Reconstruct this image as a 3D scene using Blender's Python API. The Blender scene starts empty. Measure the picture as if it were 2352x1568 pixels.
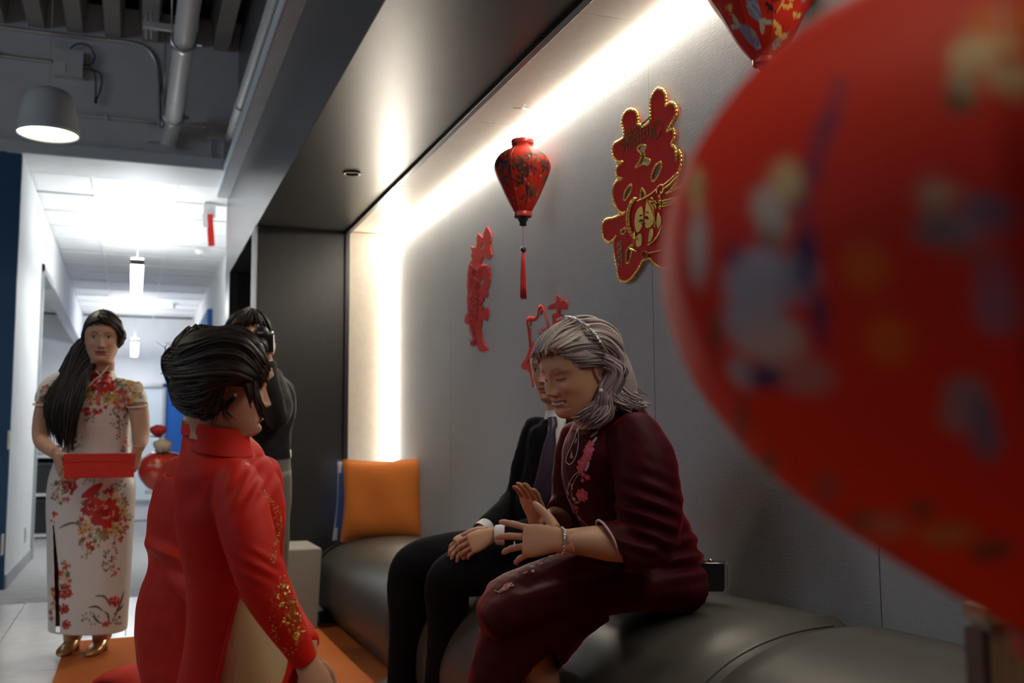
import bpy, bmesh, math, random
import numpy as np
from mathutils import Vector, Matrix, Quaternion
from mathutils.bvhtree import BVHTree
random.seed(7); rng = np.random.default_rng(7)
SC = bpy.context.scene
COL = SC.collection
# ------------------------------------------------------------------ camera
FPX = 2287.0
CAM = np.array([0.0, 0.0, 1.0])
def _basis(yaw, pitch, roll):
    y, p, r = map(math.radians, (yaw, pitch, roll))
    F = np.array([math.sin(y)*math.cos(p), math.cos(y)*math.cos(p), math.sin(p)])
    R0 = np.array([math.cos(y), -math.sin(y), 0.0]); U0 = np.cross(R0, F)
    R = R0*math.cos(r) + U0*math.sin(r)
    return F, R, np.cross(R, F)
CF, CR, CU = _basis(20.85, 5.75, -0.37)
cd = bpy.data.cameras.new('camera'); cam = bpy.data.objects.new('camera', cd); COL.objects.link(cam)
cd.sensor_width = 36.0; cd.lens = FPX*36.0/2352.0; cd.clip_start = 0.05; cd.clip_end = 100
cam.matrix_world = Matrix(((CR[0], CU[0], -CF[0], CAM[0]), (CR[1], CU[1], -CF[1], CAM[1]), (CR[2], CU[2], -CF[2], CAM[2]), (0, 0, 0, 1)))
cd.dof.use_dof = True; cd.dof.focus_distance = 2.75; cd.dof.aperture_fstop = 3.2
SC.camera = cam
# ------------------------------------------------------------------ world, light, exposure
SC.view_settings.view_transform = 'Standard'; SC.view_settings.look = 'None'
SC.view_settings.exposure = 0.0; SC.view_settings.gamma = 1.0; SC.view_settings.use_curve_mapping = False
W = bpy.data.worlds.new('world'); SC.world = W; W.use_nodes = True
W.node_tree.nodes['Background'].inputs[0].default_value = (0.74, 0.82, 1.0, 1)
W.node_tree.nodes['Background'].inputs[1].default_value = 0.017
def lamp(name, kind, loc, energy, color, size=0.2, rot=None, size_y=None, spot=None):
    l = bpy.data.lights.new(name, kind); l.energy = energy; l.color = color
    if kind == 'AREA':
        l.size = size
        if size_y: l.shape = 'RECTANGLE'; l.size_y = size_y
    elif kind in ('POINT', 'SPOT'): l.shadow_soft_size = size
    if kind == 'SPOT' and spot: l.spot_size = math.radians(spot); l.spot_blend = .6
    o = bpy.data.objects.new(name, l); COL.objects.link(o); o.location = loc
    if rot: o.rotation_euler = rot
    return o
WARM = (1.0, 0.86, 0.66)
# overhead spots: first two added as unseen fill, third is the modelled pendant's light
lamp('overhead_spot', 'SPOT', (-1.10, 3.2, 2.50), 17, (1, .80, .58), .14, (0, 0, 0), spot=150)
lamp('overhead_spot', 'SPOT', (.05, .50, 2.50), 26, (1, .78, .55), .14, (0, 0, 0), spot=84)  # added above the big lantern, cone narrowed to keep off the wall
lamp('overhead_spot', 'SPOT', (-.585, 5.33, 2.50), 26, (1, .84, .62), .12, (0, 0, 0), spot=140)
lamp('cool_fill', 'AREA', (-5.5, 3.5, 3.0), 40, (.76, .86, 1.0), 1.6, (0, math.radians(-102), 0), 3.2)  # unseen daylight fill from the left; no window is built
lamp('cool_fill', 'AREA', (-4.6, .6, 3.1), 20, (.76, .86, 1.0), 2.4, (math.radians(103), 0, math.radians(-48)), 1.4)  # second cool area light, added to lift the upper wall and lantern side
# ------------------------------------------------------------------ helpers
def at(u, v, d):
    return CAM + CF*d + CR*((u-1176.0)/FPX*d) - CU*((v-784.0)/FPX*d)
def onp(u, v, ax, val):
    r = CF + CR*((u-1176.0)/FPX) - CU*((v-784.0)/FPX)
    return CAM + r*((val-CAM[ax])/r[ax])
def px(P):
    d = np.asarray(P, float)-CAM; z = d@CF
    return 1176+FPX*(d@CR)/z, 784-FPX*(d@CU)/z, z
def nrm(v):
    v = np.asarray(v, float); n = np.linalg.norm(v); return v/n if n > 1e-12 else v
def cr(pts, n, e=.7):
    """Catmull-Rom resample of an (k,m) array to n rows (chord parameter)."""
    P = np.asarray(pts, float)
    if P.ndim == 1: P = P[:, None]
    k = len(P)
    if k == 2:
        t = np.linspace(0, 1, n)[:, None]; return P[0]*(1-t)+P[1]*t
    d = np.linalg.norm(np.diff(P[:, :3], axis=0), axis=1)**e+1e-6
    s = np.concatenate([[0], np.cumsum(d)]); q = np.linspace(0, s[-1], n)
    i = np.clip(np.searchsorted(s, q, side='right')-1, 0, k-2)
    h = (s[i+1]-s[i]); t = ((q-s[i])/h)[:, None]
    m = np.zeros_like(P)
    m[1:-1] = (P[2:]-P[:-2])/(s[2:]-s[:-2])[:, None]
    m[0] = (P[1]-P[0])/(s[1]-s[0]); m[-1] = (P[-1]-P[-2])/(s[-1]-s[-2])
    h = h[:, None]
    return ((2*t**3-3*t**2+1)*P[i]+(t**3-2*t**2+t)*h*m[i]+(-2*t**3+3*t**2)*P[i+1]+(t**3-t**2)*h*m[i+1])
class MB:
    """Gathers vertices, faces and vertex colours; build() links them as ONE mesh object."""
    def __init__(s): s.v = []; s.f = []; s.c = []; s.n = 0; s.m = []
    def add(s, v, f, c=None, mi=0):
        v = np.asarray(v, float); s.v.append(v)
        s.f += [[i+s.n for i in q] for q in f] if not isinstance(f, np.ndarray) else (f+s.n).tolist()
        if c is None: c = (1, 1, 1)
        c = np.asarray(c, float)
        if c.ndim == 1: c = np.tile(c[:3], (len(v), 1))
        s.c.append(c[:, :3]); s.m += [mi]*len(f); s.n += len(v); return s
    def box(s, lo, hi, c=None, mi=0, bev=0.0):
        lo = np.array(lo, float); hi = np.array(hi, float); lo, hi = np.minimum(lo, hi), np.maximum(lo, hi)
        if bev > 0:
            bm = bmesh.new(); bmesh.ops.create_cube(bm, size=1)
            for v in bm.verts: v.co = Vector((lo+hi)/2+np.array(v.co)*(hi-lo))
            bmesh.ops.bevel(bm, geom=bm.edges[:], offset=bev, segments=2, profile=.6, affect='EDGES')
            bm.verts.index_update()
            r = s.add([list(v.co) for v in bm.verts], [[v.index for v in f.verts] for f in bm.faces], c, mi); bm.free(); return r
        x0, y0, z0 = lo; x1, y1, z1 = hi
        return s.add([(x0, y0, z0), (x1, y0, z0), (x1, y1, z0), (x0, y1, z0), (x0, y0, z1), (x1, y0, z1), (x1, y1, z1), (x0, y1, z1)],
                     [(0, 3, 2, 1), (4, 5, 6, 7), (0, 1, 5, 4), (1, 2, 6, 5), (2, 3, 7, 6), (3, 0, 4, 7)], c, mi)
    def obox(s, c0, ax, ay, az, c=None, mi=0):
        """oriented box: centre and three half-axis vectors"""
        c0, ax, ay, az = (np.asarray(q, float) for q in (c0, ax, ay, az))
        v = [c0+i*ax+j*ay+k*az for k in (-1, 1) for i, j in ((-1, -1), (1, -1), (1, 1), (-1, 1))]
        return s.add(v, [(0, 3, 2, 1), (4, 5, 6, 7), (0, 1, 5, 4), (1, 2, 6, 5), (2, 3, 7, 6), (3, 0, 4, 7)], c, mi)
    def loft(s, keys, hint, n=24, m=24, pw=2.0, caps=True, c=None, mi=0, disp=None, raw=False):
        """keys: rows (x,y,z,ru,rv); ring u axis follows HINT (vector or per-key list), v = tangent x u."""
        K = np.asarray(keys, float); hint = np.asarray(hint, float)
        if hint.ndim == 2: K = np.hstack([K, hint])
        R = K if raw else cr(K, n); n = len(R)
        cen = R[:, :3]; ru = R[:, 3:4]; rv = R[:, 4:5]
        T = np.gradient(cen, axis=0); T /= np.linalg.norm(T, axis=1)[:, None]+1e-12
        H = R[:, 5:8] if hint.ndim == 2 else np.tile(hint, (n, 1))
        U = H-T*np.sum(H*T, axis=1)[:, None]; U /= np.linalg.norm(U, axis=1)[:, None]+1e-12
        Vv = np.cross(T, U)
        th = np.linspace(0, 2*math.pi, m, endpoint=False)
        ct, st = np.cos(th), np.sin(th)
        if pw != 2.0:
            e = 2.0/pw; ct = np.sign(ct)*np.abs(ct)**e; st = np.sign(st)*np.abs(st)**e
        P = cen[:, None, :]+U[:, None, :]*(np.maximum(ru, 1e-4)[:, :, None]*ct[None, :, None])+Vv[:, None, :]*(np.maximum(rv, 1e-4)[:, :, None]*st[None, :, None])
        if disp is not None: P = disp(P, cen, th)
        v = P.reshape(-1, 3)
        i = np.arange(n-1)[:, None]*m; j = np.arange(m)[None, :]; j2 = (j+1) % m
        f = np.stack([i+j, i+j2, i+m+j2, i+m+j], axis=-1).reshape(-1, 4).tolist()
        if caps:
            v = np.vstack([v, cen[0], cen[-1]]); a = n*m; b = a+1
            f += [[a, (q+1) % m, q] for q in range(m)]+[[b, (n-1)*m+q, (n-1)*m+(q+1) % m] for q in range(m)]
        if callable(c): c = c(v)
        return s.add(v, f, c, mi)
    def tube(s, pts, r, n=None, m=10, c=None, mi=0, caps=True):
        P = np.asarray(pts, float); n = n or max(2, (len(P)-1)*6+1)
        r = np.full(len(P), r) if np.isscalar(r) else np.asarray(r, float)
        t = P[-1]-P[0]; h = np.array([0, 0, 1.0]) if abs(nrm(t)[2]) < .8 else np.array([1.0, .3, 0])
        return s.loft(np.column_stack([P, r, r]), h, n, m, caps=caps, c=c, mi=mi)
    def ball(s, c0, r, m=16, n=10, c=None, mi=0, ax=None):
        r = np.array([r]*3 if np.isscalar(r) else r, float)
        ph = np.linspace(0.0, math.pi, n+2)[1:-1]; th = np.linspace(0, 2*math.pi, m, endpoint=False)
        P = np.stack([np.sin(ph)[:, None]*np.cos(th), np.sin(ph)[:, None]*np.sin(th), np.tile(np.cos(ph)[:, None], (1, m))], -1).reshape(-1, 3)
        P = np.vstack([P, [0, 0, 1], [0, 0, -1]])*r
        if ax is not None: P = P@np.asarray(ax, float)
        P = P+np.asarray(c0, float)
        f = [[i*m+j, (i+1)*m+j, (i+1)*m+(j+1) % m, i*m+(j+1) % m] for i in range(n-1) for j in range(m)]
        f += [[n*m, j, (j+1) % m] for j in range(m)]+[[n*m+1, (n-1)*m+(j+1) % m, (n-1)*m+j] for j in range(m)]
        return s.add(P, f, c, mi)
    def lathe(s, prof, c0, axis=(0, 0, 1), m=32, c=None, mi=0, n=None, caps=False):
        """prof: (r, h) pairs along axis"""
        Pq = np.asarray(prof, float)
        if n: Pq = cr(np.column_stack([Pq, np.zeros(len(Pq))]), n)[:, :2]
        a = nrm(axis); h = np.array([1, 0, 0.]) if abs(a[0]) < .8 else np.array([0, 1., 0])
        K = np.column_stack([np.asarray(c0, float)+a*Pq[:, 1:2], Pq[:, 0], Pq[:, 0]])
        # rings keep the axis as tangent
        U = nrm(h-a*(h@a)); V2 = np.cross(a, U); th = np.linspace(0, 2*math.pi, m, endpoint=False)
        v = (K[:, None, :3]+K[:, None, 3:4]*(np.cos(th)[None, :, None]*U+np.sin(th)[None, :, None]*V2)).reshape(-1, 3)
        k = len(K)
        f = [[i*m+j, i*m+(j+1) % m, (i+1)*m+(j+1) % m, (i+1)*m+j] for i in range(k-1) for j in range(m)]
        if caps:
            v = np.vstack([v, K[0, :3], K[-1, :3]]); q = k*m
            f += [[q, (j+1) % m, j] for j in range(m)]+[[q+1, (k-1)*m+j, (k-1)*m+(j+1) % m] for j in range(m)]
        if callable(c): c = c(np.asarray(v))
        return s.add(v, f, c, mi)
    def arr(s):
        return np.vstack(s.v), s.f, np.vstack(s.c)
    def build(s, name, mat, parent=None, smooth=True, auto=None):
        return mk(name, np.vstack(s.v), s.f, mat, parent, np.vstack(s.c), smooth, s.m, auto)
def mk(name, v, f, mat, parent=None, col=None, smooth=True, mids=None, auto=None):
    me = bpy.data.meshes.new(name)
    v = np.asarray(v, np.float32)
    ls = np.array([len(q) for q in f], np.int32); li = np.fromiter((i for q in f for i in q), np.int32, int(ls.sum()))
    me.vertices.add(len(v)); me.vertices.foreach_set('co', v.ravel())
    me.loops.add(len(li)); me.loops.foreach_set('vertex_index', li)
    me.polygons.add(len(ls)); me.polygons.foreach_set('loop_start', np.concatenate([[0], np.cumsum(ls)[:-1]]).astype(np.int32))
    if mids is not None: me.polygons.foreach_set('material_index', np.array(mids, np.int32))
    me.update(calc_edges=True); me.validate()
    me.polygons.foreach_set('use_smooth', np.full(len(me.polygons), smooth))
    if col is not None and len(col) == len(me.vertices):
        a = me.color_attributes.new('Col', 'FLOAT_COLOR', 'POINT')
        a.data.foreach_set('color', np.column_stack([col, np.ones(len(col))]).astype(np.float32).ravel())
    for q in (mat if isinstance(mat, (list, tuple)) else [mat]): me.materials.append(q)
    if auto is not None:
        bm = bmesh.new(); bm.from_mesh(me)
        for e in bm.edges:
            if len(e.link_faces) == 2 and e.calc_face_angle(0) > math.radians(auto): e.smooth = False
        bm.to_mesh(me); bm.free()
    o = bpy.data.objects.new(name, me); COL.objects.link(o)
    if parent is not None: child(o, parent)
    return o
def child(o, parent):
    o.parent = parent
    bpy.context.view_layer.update() if False else None
    o.matrix_parent_inverse = Matrix.Translation(-Vector(parent_loc(parent)))
def parent_loc(p):
    l = Vector(p.location)
    while p.parent is not None:
        p = p.parent
        if 'rooted' not in p: l = l
    return l if p.type == 'EMPTY' or True else l
def empty(name, loc, label=None, cat=None, group=None):
    o = bpy.data.objects.new(name, None); COL.objects.link(o); o.location = Vector(loc); o.empty_display_size = .1
    if label: tag(o, label, cat, group)
    return o
def tag(o, label=None, cat=None, group=None, kind=None):
    if label: o['label'] = label
    if cat: o['category'] = cat
    if group: o['group'] = group
    if kind: o['kind'] = kind
    return o
def struct(o): o['kind'] = 'structure'; return o
MATS = {}
def mat(name, base=(.8, .8, .8), rough=.6, metal=0.0, spec=.5, emit=None, es=0.0, vcol=False, bump=0.0, bscale=60.0, noise=0.0, nscale=8.0, sheen=0.0, sheen_tint=None, sss=0.0, trans=0.0, alpha=1.0, stretch=None, aniso=None, coat=0.0):
    if name in MATS: return MATS[name]
    m = bpy.data.materials.new(name); m.use_nodes = True; nt = m.node_tree; b = nt.nodes['Principled BSDF']
    L = nt.links.new
    b.inputs['Base Color'].default_value = (*base, 1); b.inputs['Roughness'].default_value = rough
    b.inputs['Metallic'].default_value = metal; b.inputs['Specular IOR Level'].default_value = spec
    if emit: b.inputs['Emission Color'].default_value = (*emit, 1); b.inputs['Emission Strength'].default_value = es
    if sheen: b.inputs['Sheen Weight'].default_value = sheen; b.inputs['Sheen Roughness'].default_value = .35
    if sheen_tint: b.inputs['Sheen Tint'].default_value = (*sheen_tint, 1)
    if sss: b.inputs['Subsurface Weight'].default_value = sss; b.inputs['Subsurface Radius'].default_value = (.010, .004, .002); b.inputs['Subsurface Scale'].default_value = .6
    if trans: b.inputs['Transmission Weight'].default_value = trans
    if coat: b.inputs['Coat Weight'].default_value = coat; b.inputs['Coat Roughness'].default_value = .15
    b.inputs['Alpha'].default_value = alpha
    src = None
    if vcol:
        a = nt.nodes.new('ShaderNodeVertexColor'); a.layer_name = 'Col'; src = a.outputs[0]
    tc = nt.nodes.new('ShaderNodeTexCoord'); co = tc.outputs['Object']
    if stretch:
        mp = nt.nodes.new('ShaderNodeMapping'); mp.inputs['Scale'].default_value = stretch; L(co, mp.inputs[0]); co = mp.outputs[0]
    if noise:
        n = nt.nodes.new('ShaderNodeTexNoise'); n.inputs['Scale'].default_value = nscale; n.inputs['Detail'].default_value = 5; L(co, n.inputs['Vector'])
        r = nt.nodes.new('ShaderNodeMapRange'); r.inputs['From Min'].default_value = .3; r.inputs['From Max'].default_value = .7
        r.inputs['To Min'].default_value = 1-noise; r.inputs['To Max'].default_value = 1+noise; L(n.outputs[0], r.inputs[0])
        x = nt.nodes.new('ShaderNodeMix'); x.data_type = 'RGBA'; x.blend_type = 'MULTIPLY'; x.inputs[0].default_value = 1
        x.inputs[6].default_value = (*base, 1)
        if src: L(src, x.inputs[6])
        L(r.outputs[0], x.inputs[7]); src = x.outputs[2]
    if src: L(src, b.inputs['Base Color'])
    if bump:
        n2 = nt.nodes.new('ShaderNodeTexNoise'); n2.inputs['Scale'].default_value = bscale; n2.inputs['Detail'].default_value = 4; L(co, n2.inputs['Vector'])
        bp = nt.nodes.new('ShaderNodeBump'); bp.inputs['Strength'].default_value = bump; bp.inputs['Distance'].default_value = .004
        L(n2.outputs[0], bp.inputs['Height']); L(bp.outputs[0], b.inputs['Normal'])
    MATS[name] = m; return m
def woven(name, base, rough, sx, sz, amt, bump=.3):
    """cloth-faced panel or carpet: two crossed stretched noises"""
    if name in MATS: return MATS[name]
    m = mat(name, base, rough); nt = m.node_tree; L = nt.links.new; b = nt.nodes['Principled BSDF']
    tc = nt.nodes.new('ShaderNodeTexCoord'); fac = []
    for sc in (sx, sz):
        mp = nt.nodes.new('ShaderNodeMapping'); mp.inputs['Scale'].default_value = sc; L(tc.outputs['Object'], mp.inputs[0])
        n = nt.nodes.new('ShaderNodeTexNoise'); n.inputs['Scale'].default_value = 1; n.inputs['Detail'].default_value = 3; L(mp.outputs[0], n.inputs['Vector']); fac.append(n.outputs[0])
    ad = nt.nodes.new('ShaderNodeMath'); ad.operation = 'ADD'; L(fac[0], ad.inputs[0]); L(fac[1], ad.inputs[1])
    r = nt.nodes.new('ShaderNodeMapRange'); r.inputs['From Min'].default_value = .6; r.inputs['From Max'].default_value = 1.4
    r.inputs['To Min'].default_value = 1-amt; r.inputs['To Max'].default_value = 1+amt; L(ad.outputs[0], r.inputs[0])
    x = nt.nodes.new('ShaderNodeMix'); x.data_type = 'RGBA'; x.blend_type = 'MULTIPLY'; x.inputs[0].default_value = 1; x.inputs[6].default_value = (*base, 1)
    L(r.outputs[0], x.inputs[7]); L(x.outputs[2], b.inputs['Base Color'])
    bp = nt.nodes.new('ShaderNodeBump'); bp.inputs['Strength'].default_value = bump; bp.inputs['Distance'].default_value = .002
    L(ad.outputs[0], bp.inputs['Height']); L(bp.outputs[0], b.inputs['Normal'])
    return m
# ================================================================== ROOM
XW, XF, XT, ZC, YE = 1.60, 0.70, 1.27, 2.378, 6.38     # niche: back wall, front face, black trim, ceiling, far end
XL, YH, ZH = -0.80, 7.80, 3.10                          # corridor: left wall, header, ceiling
m_wallcloth = woven('grey woven wall cloth', (.40, .42, .435), .85, (20, 400, 14), (20, 24, 420), .10, .35)
m_beige = mat('beige laminate', (.50, .44, .36), .45, noise=.05, nscale=30, bump=.05, bscale=200)
m_dark = mat('dark charcoal panel', (.022, .021, .020), .34, noise=.12, nscale=40, bump=.08, bscale=260)
m_frame = mat('grey metallic paint', (.10, .105, .11), .30, noise=.04, nscale=20)
m_black = mat('black metal trim', (.015, .015, .017), .35)
m_white = mat('white wall paint', (.72, .73, .73), .6, noise=.03, nscale=6, bump=.03, bscale=180)
m_grey = mat('grey white ceiling paint', (.52, .54, .56), .7, noise=.05, nscale=5, bump=.05, bscale=120)
m_tile = mat('white ceiling tile', (.74, .75, .75), .85, noise=.04, nscale=50, bump=.12, bscale=220)
m_grid = mat('white ceiling grid', (.78, .78, .78), .5)
m_blue = mat('blue wall paint', (.012, .12, .42), .55, noise=.04, nscale=6)
m_navy = mat('navy wall paint', (.012, .07, .17), .55, noise=.05, nscale=6)
m_ftile = mat('white glazed floor tile', (.74, .75, .76), .22, noise=.06, nscale=9)
m_grout = mat('grey grout', (.25, .25, .26), .8)
m_carpet = woven('grey striped corridor carpet', (.36, .36, .36), .95, (3, 22, 3), (60, 160, 60), .35, .5)
m_orange = woven('orange carpet', (.46, .115, .012), .95, (160, 160, 160), (420, 420, 420), .45, .8)
m_metal = mat('brushed aluminium', (.55, .55, .54), .35, metal=.9)
m_led = mat('warm white LED strip', (1, 1, 1), .5, emit=(1, .91, .77), es=88)
m_tubeled = mat('white linear diffuser', (1, 1, 1), .5, emit=(.95, .98, 1), es=38)
m_lampglow = mat('warm lamp diffuser', (1, 1, 1), .5, emit=(1, .93, .74), es=9)

# ---- floor
fl = struct(MB().box((-6, -2, -.06), (3.2, 17.6, -.014)).build('floor', m_grout, smooth=False))
ty = [7.15-.712*i for i in range(0, 6)]
tx = [-2.4+.6*i for i in range(0, 7)]
_tm = None
for j in range(len(ty)-1):
    for x0 in tx:
        x1 = x0+.6
        if x0 >= XF+.1: continue
        o = MB().box((x0+.002, ty[j+1]+.002, -.02), (x1-.002, ty[j]-.002, 0), bev=.0015).build('tile', m_ftile, fl, smooth=False)
MB().box((-6, 7.15, -.02), (3.2, 17.6, 0.002)).build('carpet', m_carpet, fl, smooth=False)
tag(MB().box((-6, -2, -.02), (-2.4, 7.15, 0.0)).build('carpet', m_carpet, fl, smooth=False))
MB().box((.02, 14.0, .002), (.92, 14.12, .012)).build('threshold_strip', m_black, fl, smooth=False)
MB().box((.70, 5.62, -.01), (1.6, YE, .010)).build('shaded_floor', mat('dark floor shade', (.02, .02, .022), .95, noise=.2, nscale=200), fl, smooth=False)  # dark slab painting the shade between stool and bench into the floor colour
rug = tag(MB().box((-.28, -.6, .0), (1.62, 5.62, .012), bev=.004).build('carpet', m_orange, None, smooth=False), 'orange carpet under the kneeling couple and the bench', 'carpet')
MB().box((-.285, 5.615, 0), (.72, 5.65, .014), bev=.004).build('edge_strip', m_metal, rug, smooth=False)

# ---- niche back wall of cloth panels
wr = struct(MB().box((XW+.02, -.6, 0), (XW+.12, YE+.1, 3.4)).build('wall_right', m_dark, smooth=False))
seams = [-.6, .84, 1.86, 2.888, 5.135, YE]
for a, b in zip(seams[:-1], seams[1:]):
    MB().box((XW, a+.0015, .0), (XW+.03, b-.0015, ZC), bev=.001).build('wall_panel', m_wallcloth, wr, smooth=False)
# niche ceiling: dark outer band, black trim, beige inner panels
nc = struct(MB().box((XF+.01, -.6, ZC+.012), (XW+.1, YE+.2, ZC+.06)).build('ceiling_niche', m_dark, smooth=False))
MB().box((XF+.002, -.6, ZC-.002), (XT, YE+.02, ZC+.02)).build('dark_band', m_dark, nc, smooth=False)
for a, b in zip([-.6, 1.66, 2.81, 3.965, 5.13], [1.66, 2.81, 3.965, 5.13, YE]):
    MB().box((XT+.03, a+.001, ZC), (XW-.004, b-.001, ZC+.02), bev=.001).build('beige_panel', m_beige, nc, smooth=False)
struct(MB().box((XT-.004, -.6, ZC-.022), (XT+.024, YE, ZC+.01), bev=.002).box((XT-.004, YE-.026, .0), (XT+.024, YE, ZC+.01), bev=.002).build('trim_1', m_black, smooth=False))
# niche far end: dark leaf and beige return
ne = struct(MB().box((XF+.012, YE+.02, 0), (XW+.05, YE+.19, ZC+.03)).build('wall_end', m_black, smooth=False))
MB().box((XF+.008, YE, 0), (XT, YE+.03, ZC), bev=.002).build('dark_panel', m_dark, ne, smooth=False)
MB().box((XT+.024, YE, 0), (XW, YE+.03, ZC-.004), bev=.001).build('beige_panel', m_beige, ne, smooth=False)
# LED strips in the top and the end corner
led = tag(MB().box((XW-.034, -.5, ZC-.012), (XW-.006, YE-.01, ZC-.002), bev=.002).box((XW-.026, YE-.026, .46), (XW-.004, YE-.006, ZC-.01), bev=.002).build('led_strip', m_led, smooth=False), 'warm white light strip glowing along the top and end corner of the niche', 'light strip')
MB().box((XW-.0225, -.5, ZC-.017), (XW-.0195, YE-.03, ZC-.010)).build('unlit_edge_strip', m_black, led, smooth=False)  # dark strip put in for the ceiling panel edge the LED leaves unlit
# outer face of the niche with the second opening beyond
fr = MB()
def slab(y0, y1, z0, z1, x0=XF, x1=XF+.012): fr.box((x0, y0, z0), (x1, y1, z1))
slab(-.6, 8.62, ZC, 4.2)
slab(YE+.005, 6.60, 0, ZC)
slab(8.25, 8.62, 0, ZC)
frame = struct(fr.build('wall_frame', m_frame, smooth=False))
struct(MB().box((XF-.004, YE+.001, 0), (XF+.012, 6.602, ZC+.002)).build('trim_2', m_white, smooth=False))
n2 = struct(MB().box((XF+.07, 6.58, 0), (1.7, 6.62, ZC)).box((1.5, 6.6, 0), (1.56, 8.3, ZC)).box((XF+.07, 8.25, 0), (1.56, 8.3, ZC)).box((XF+.02, 6.6, ZC), (1.56, 8.27, ZC+.05)).build('wall_recess', m_dark, smooth=False))
# pale ledge that runs along the frame
struct(MB().box((.602, -.6, 3.045), (.615, 8.5, 3.125)).build('trim_3', mat('pale blue grey ledge paint', (.72, .80, .88), .45), smooth=False))
struct(MB().box((.612, -.6, 3.045), (XF, 8.5, 3.10)).build('trim_4', m_grey, smooth=False))
# ---- corridor shell
struct(MB().box((XL-.12, YH+.06, 0), (XL, 9.75, ZH)).build('wall_left', m_white, smooth=False))
bl = struct(MB().box((XL-.12, YH+.06, 0), (XL+.012, 9.75, .10)).build('baseboard_left', mat('grey vinyl base', (.36, .37, .37), .5), smooth=False))
struct(MB().box((-6, YH+.03, 0), (XL-.002, YH+.1, ZH+.01)).build('wall_back_left', m_navy, smooth=False))
struct(MB().box((.92, 8.6, 0), (1.0, 17.6, ZH)).box((XF, 8.58, 0), (1.0, 8.66, ZH)).build('wall_corridor_right', m_white, smooth=False))
fw = struct(MB().box((-4, 17.6, 0), (3.2, 17.7, ZH)).build('wall_far', m_white, smooth=False))
MB().box((.50, 17.55, 0), (.97, 17.62, 2.10)).build('blue_panel', m_blue, fw, smooth=False)
struct(MB().box((.86, 13.2, 0), (.99, 17.58, 2.72)).build('wall_blue', m_blue, smooth=False))
struct(MB().box((-4, 9.7, 0), (-3.9, 17.6, ZH)).build('wall_office', m_white, smooth=False))
# header and the wall above it
hd = struct(MB().box((-6, YH+.05, ZH), (XF+.02, YH+.5, 4.3)).build('wall_header', m_grey, smooth=False))
struct(MB().box((-6, YH, ZH), (.615, YH+.06, ZH+.085)).build('trim_5', mat('pale header lip', (.50, .55, .60), .5), smooth=False))
struct(MB().box((-.9, YH+.01, ZH-.004), (XF, 8.33, ZH+.004)).build('trim_6', m_white, smooth=False))
# suspended ceiling tiles
ce = struct(MB().box((-4, 8.3, ZH+.03), (3.2, 17.7, ZH+.09)).build('ceiling', m_grid, smooth=False))
gx = [-.98+.63*i for i in range(-1, 4)]; gy = [8.38+.68*i for i in range(0, 14)]
g = MB()
for x in gx: g.box((x-.012, 8.33, ZH+.002), (x+.012, 17.6, ZH+.012))
for y in gy: g.box((-1.7, y-.011, ZH+.003), (1.0, y+.011, ZH+.011))
g.build('grid_rail', m_grid, ce, smooth=False)
for i in range(len(gx)-1):
    for j in range(len(gy)-1):
        dz = .006*random.random()
        MB().box((gx[i]+.008, gy[j]+.008, ZH+.014+dz), (gx[i+1]-.008, gy[j+1]-.008, ZH+.032)).build('ceiling_tile', m_tile, ce, smooth=False)
struct(MB().box((-4, 9.75, ZH+.0), (-1.62, 17.6, ZH+.03)).build('ceiling_office', m_tile, smooth=False))
# open ceiling: ribbed deck
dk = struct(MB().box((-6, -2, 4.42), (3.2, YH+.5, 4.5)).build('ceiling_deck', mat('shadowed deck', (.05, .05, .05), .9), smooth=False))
m_deck = mat('grey painted deck rib', (.34, .33, .31), .7, noise=.08, nscale=7)
for i in range(24):
    x0 = -5.2+.262*i
    if x0 > .62: break
    r = MB()
    a = np.array([(x0-.085, 4.30), (x0-.055, 4.06), (x0+.055, 4.06), (x0+.085, 4.30)])
    v = [(p[0], y, p[1]) for y in (-2, YH+.30) for p in a]+[(p[0], y, p[1]+.02) for y in (-2, YH+.30) for p in a]
    f = [(q, q+1, q+5, q+4) for q in range(3)]+[(q+8, q+12, q+13, q+9) for q in range(3)]+[(0, 8, 9, 1), (1, 9, 10, 2), (2, 10, 11, 3)]+[(4, 5, 13, 12), (5, 6, 14, 13), (6, 7, 15, 14)]
    r.add(v, f); r.build('deck_rib', m_deck, dk, smooth=False)
struct(MB().box((-6, 4.9, 3.86), (XF, 5.05, 4.40)).build('ceiling_beam', m_grey, smooth=False)) if False else None
# near end of the niche, out of frame
struct(MB().box((XF, -.7, 0), (XW+.1, -.6, 3.4)).build('wall_near', m_dark, smooth=False))

# ---- corridor fittings
def linear_light(x, y0, y1, z, label):
    e = empty('linear_light', (x, (y0+y1)/2, z), label, 'ceiling light', 'linear lights hung down the corridor')
    MB().box((x-.052, y0, z+.004), (x+.052, y1, z+.05), bev=.004).build('housing', mat('grey lamp housing', (.30, .30, .30), .4), e, smooth=False)
    MB().box((x-.046, y0+.012, z-.012), (x+.046, y1-.012, z+.004)).build('diffuser', m_tubeled, e, smooth=False)
    MB().box((x-.046, y0+.012, z+.05), (x+.046, y1-.012, z+.06)).build('upper_diffuser', mat('bright upper diffuser', (1, 1, 1), .5, emit=(.95, .98, 1), es=30), e, smooth=False)
    for y in (y0+.3, y1-.3): MB().tube([(x, y, z+.05), (x, y, ZH+.01)], .0025, 2, 6).build('cable', m_metal, e)
linear_light(.0, 8.45, 11.4, 2.43, 'nearest long pendant light tube in the corridor')
linear_light(.0, 15.0, 17.2, 2.43, 'farther pendant light tube down the corridor')
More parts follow.
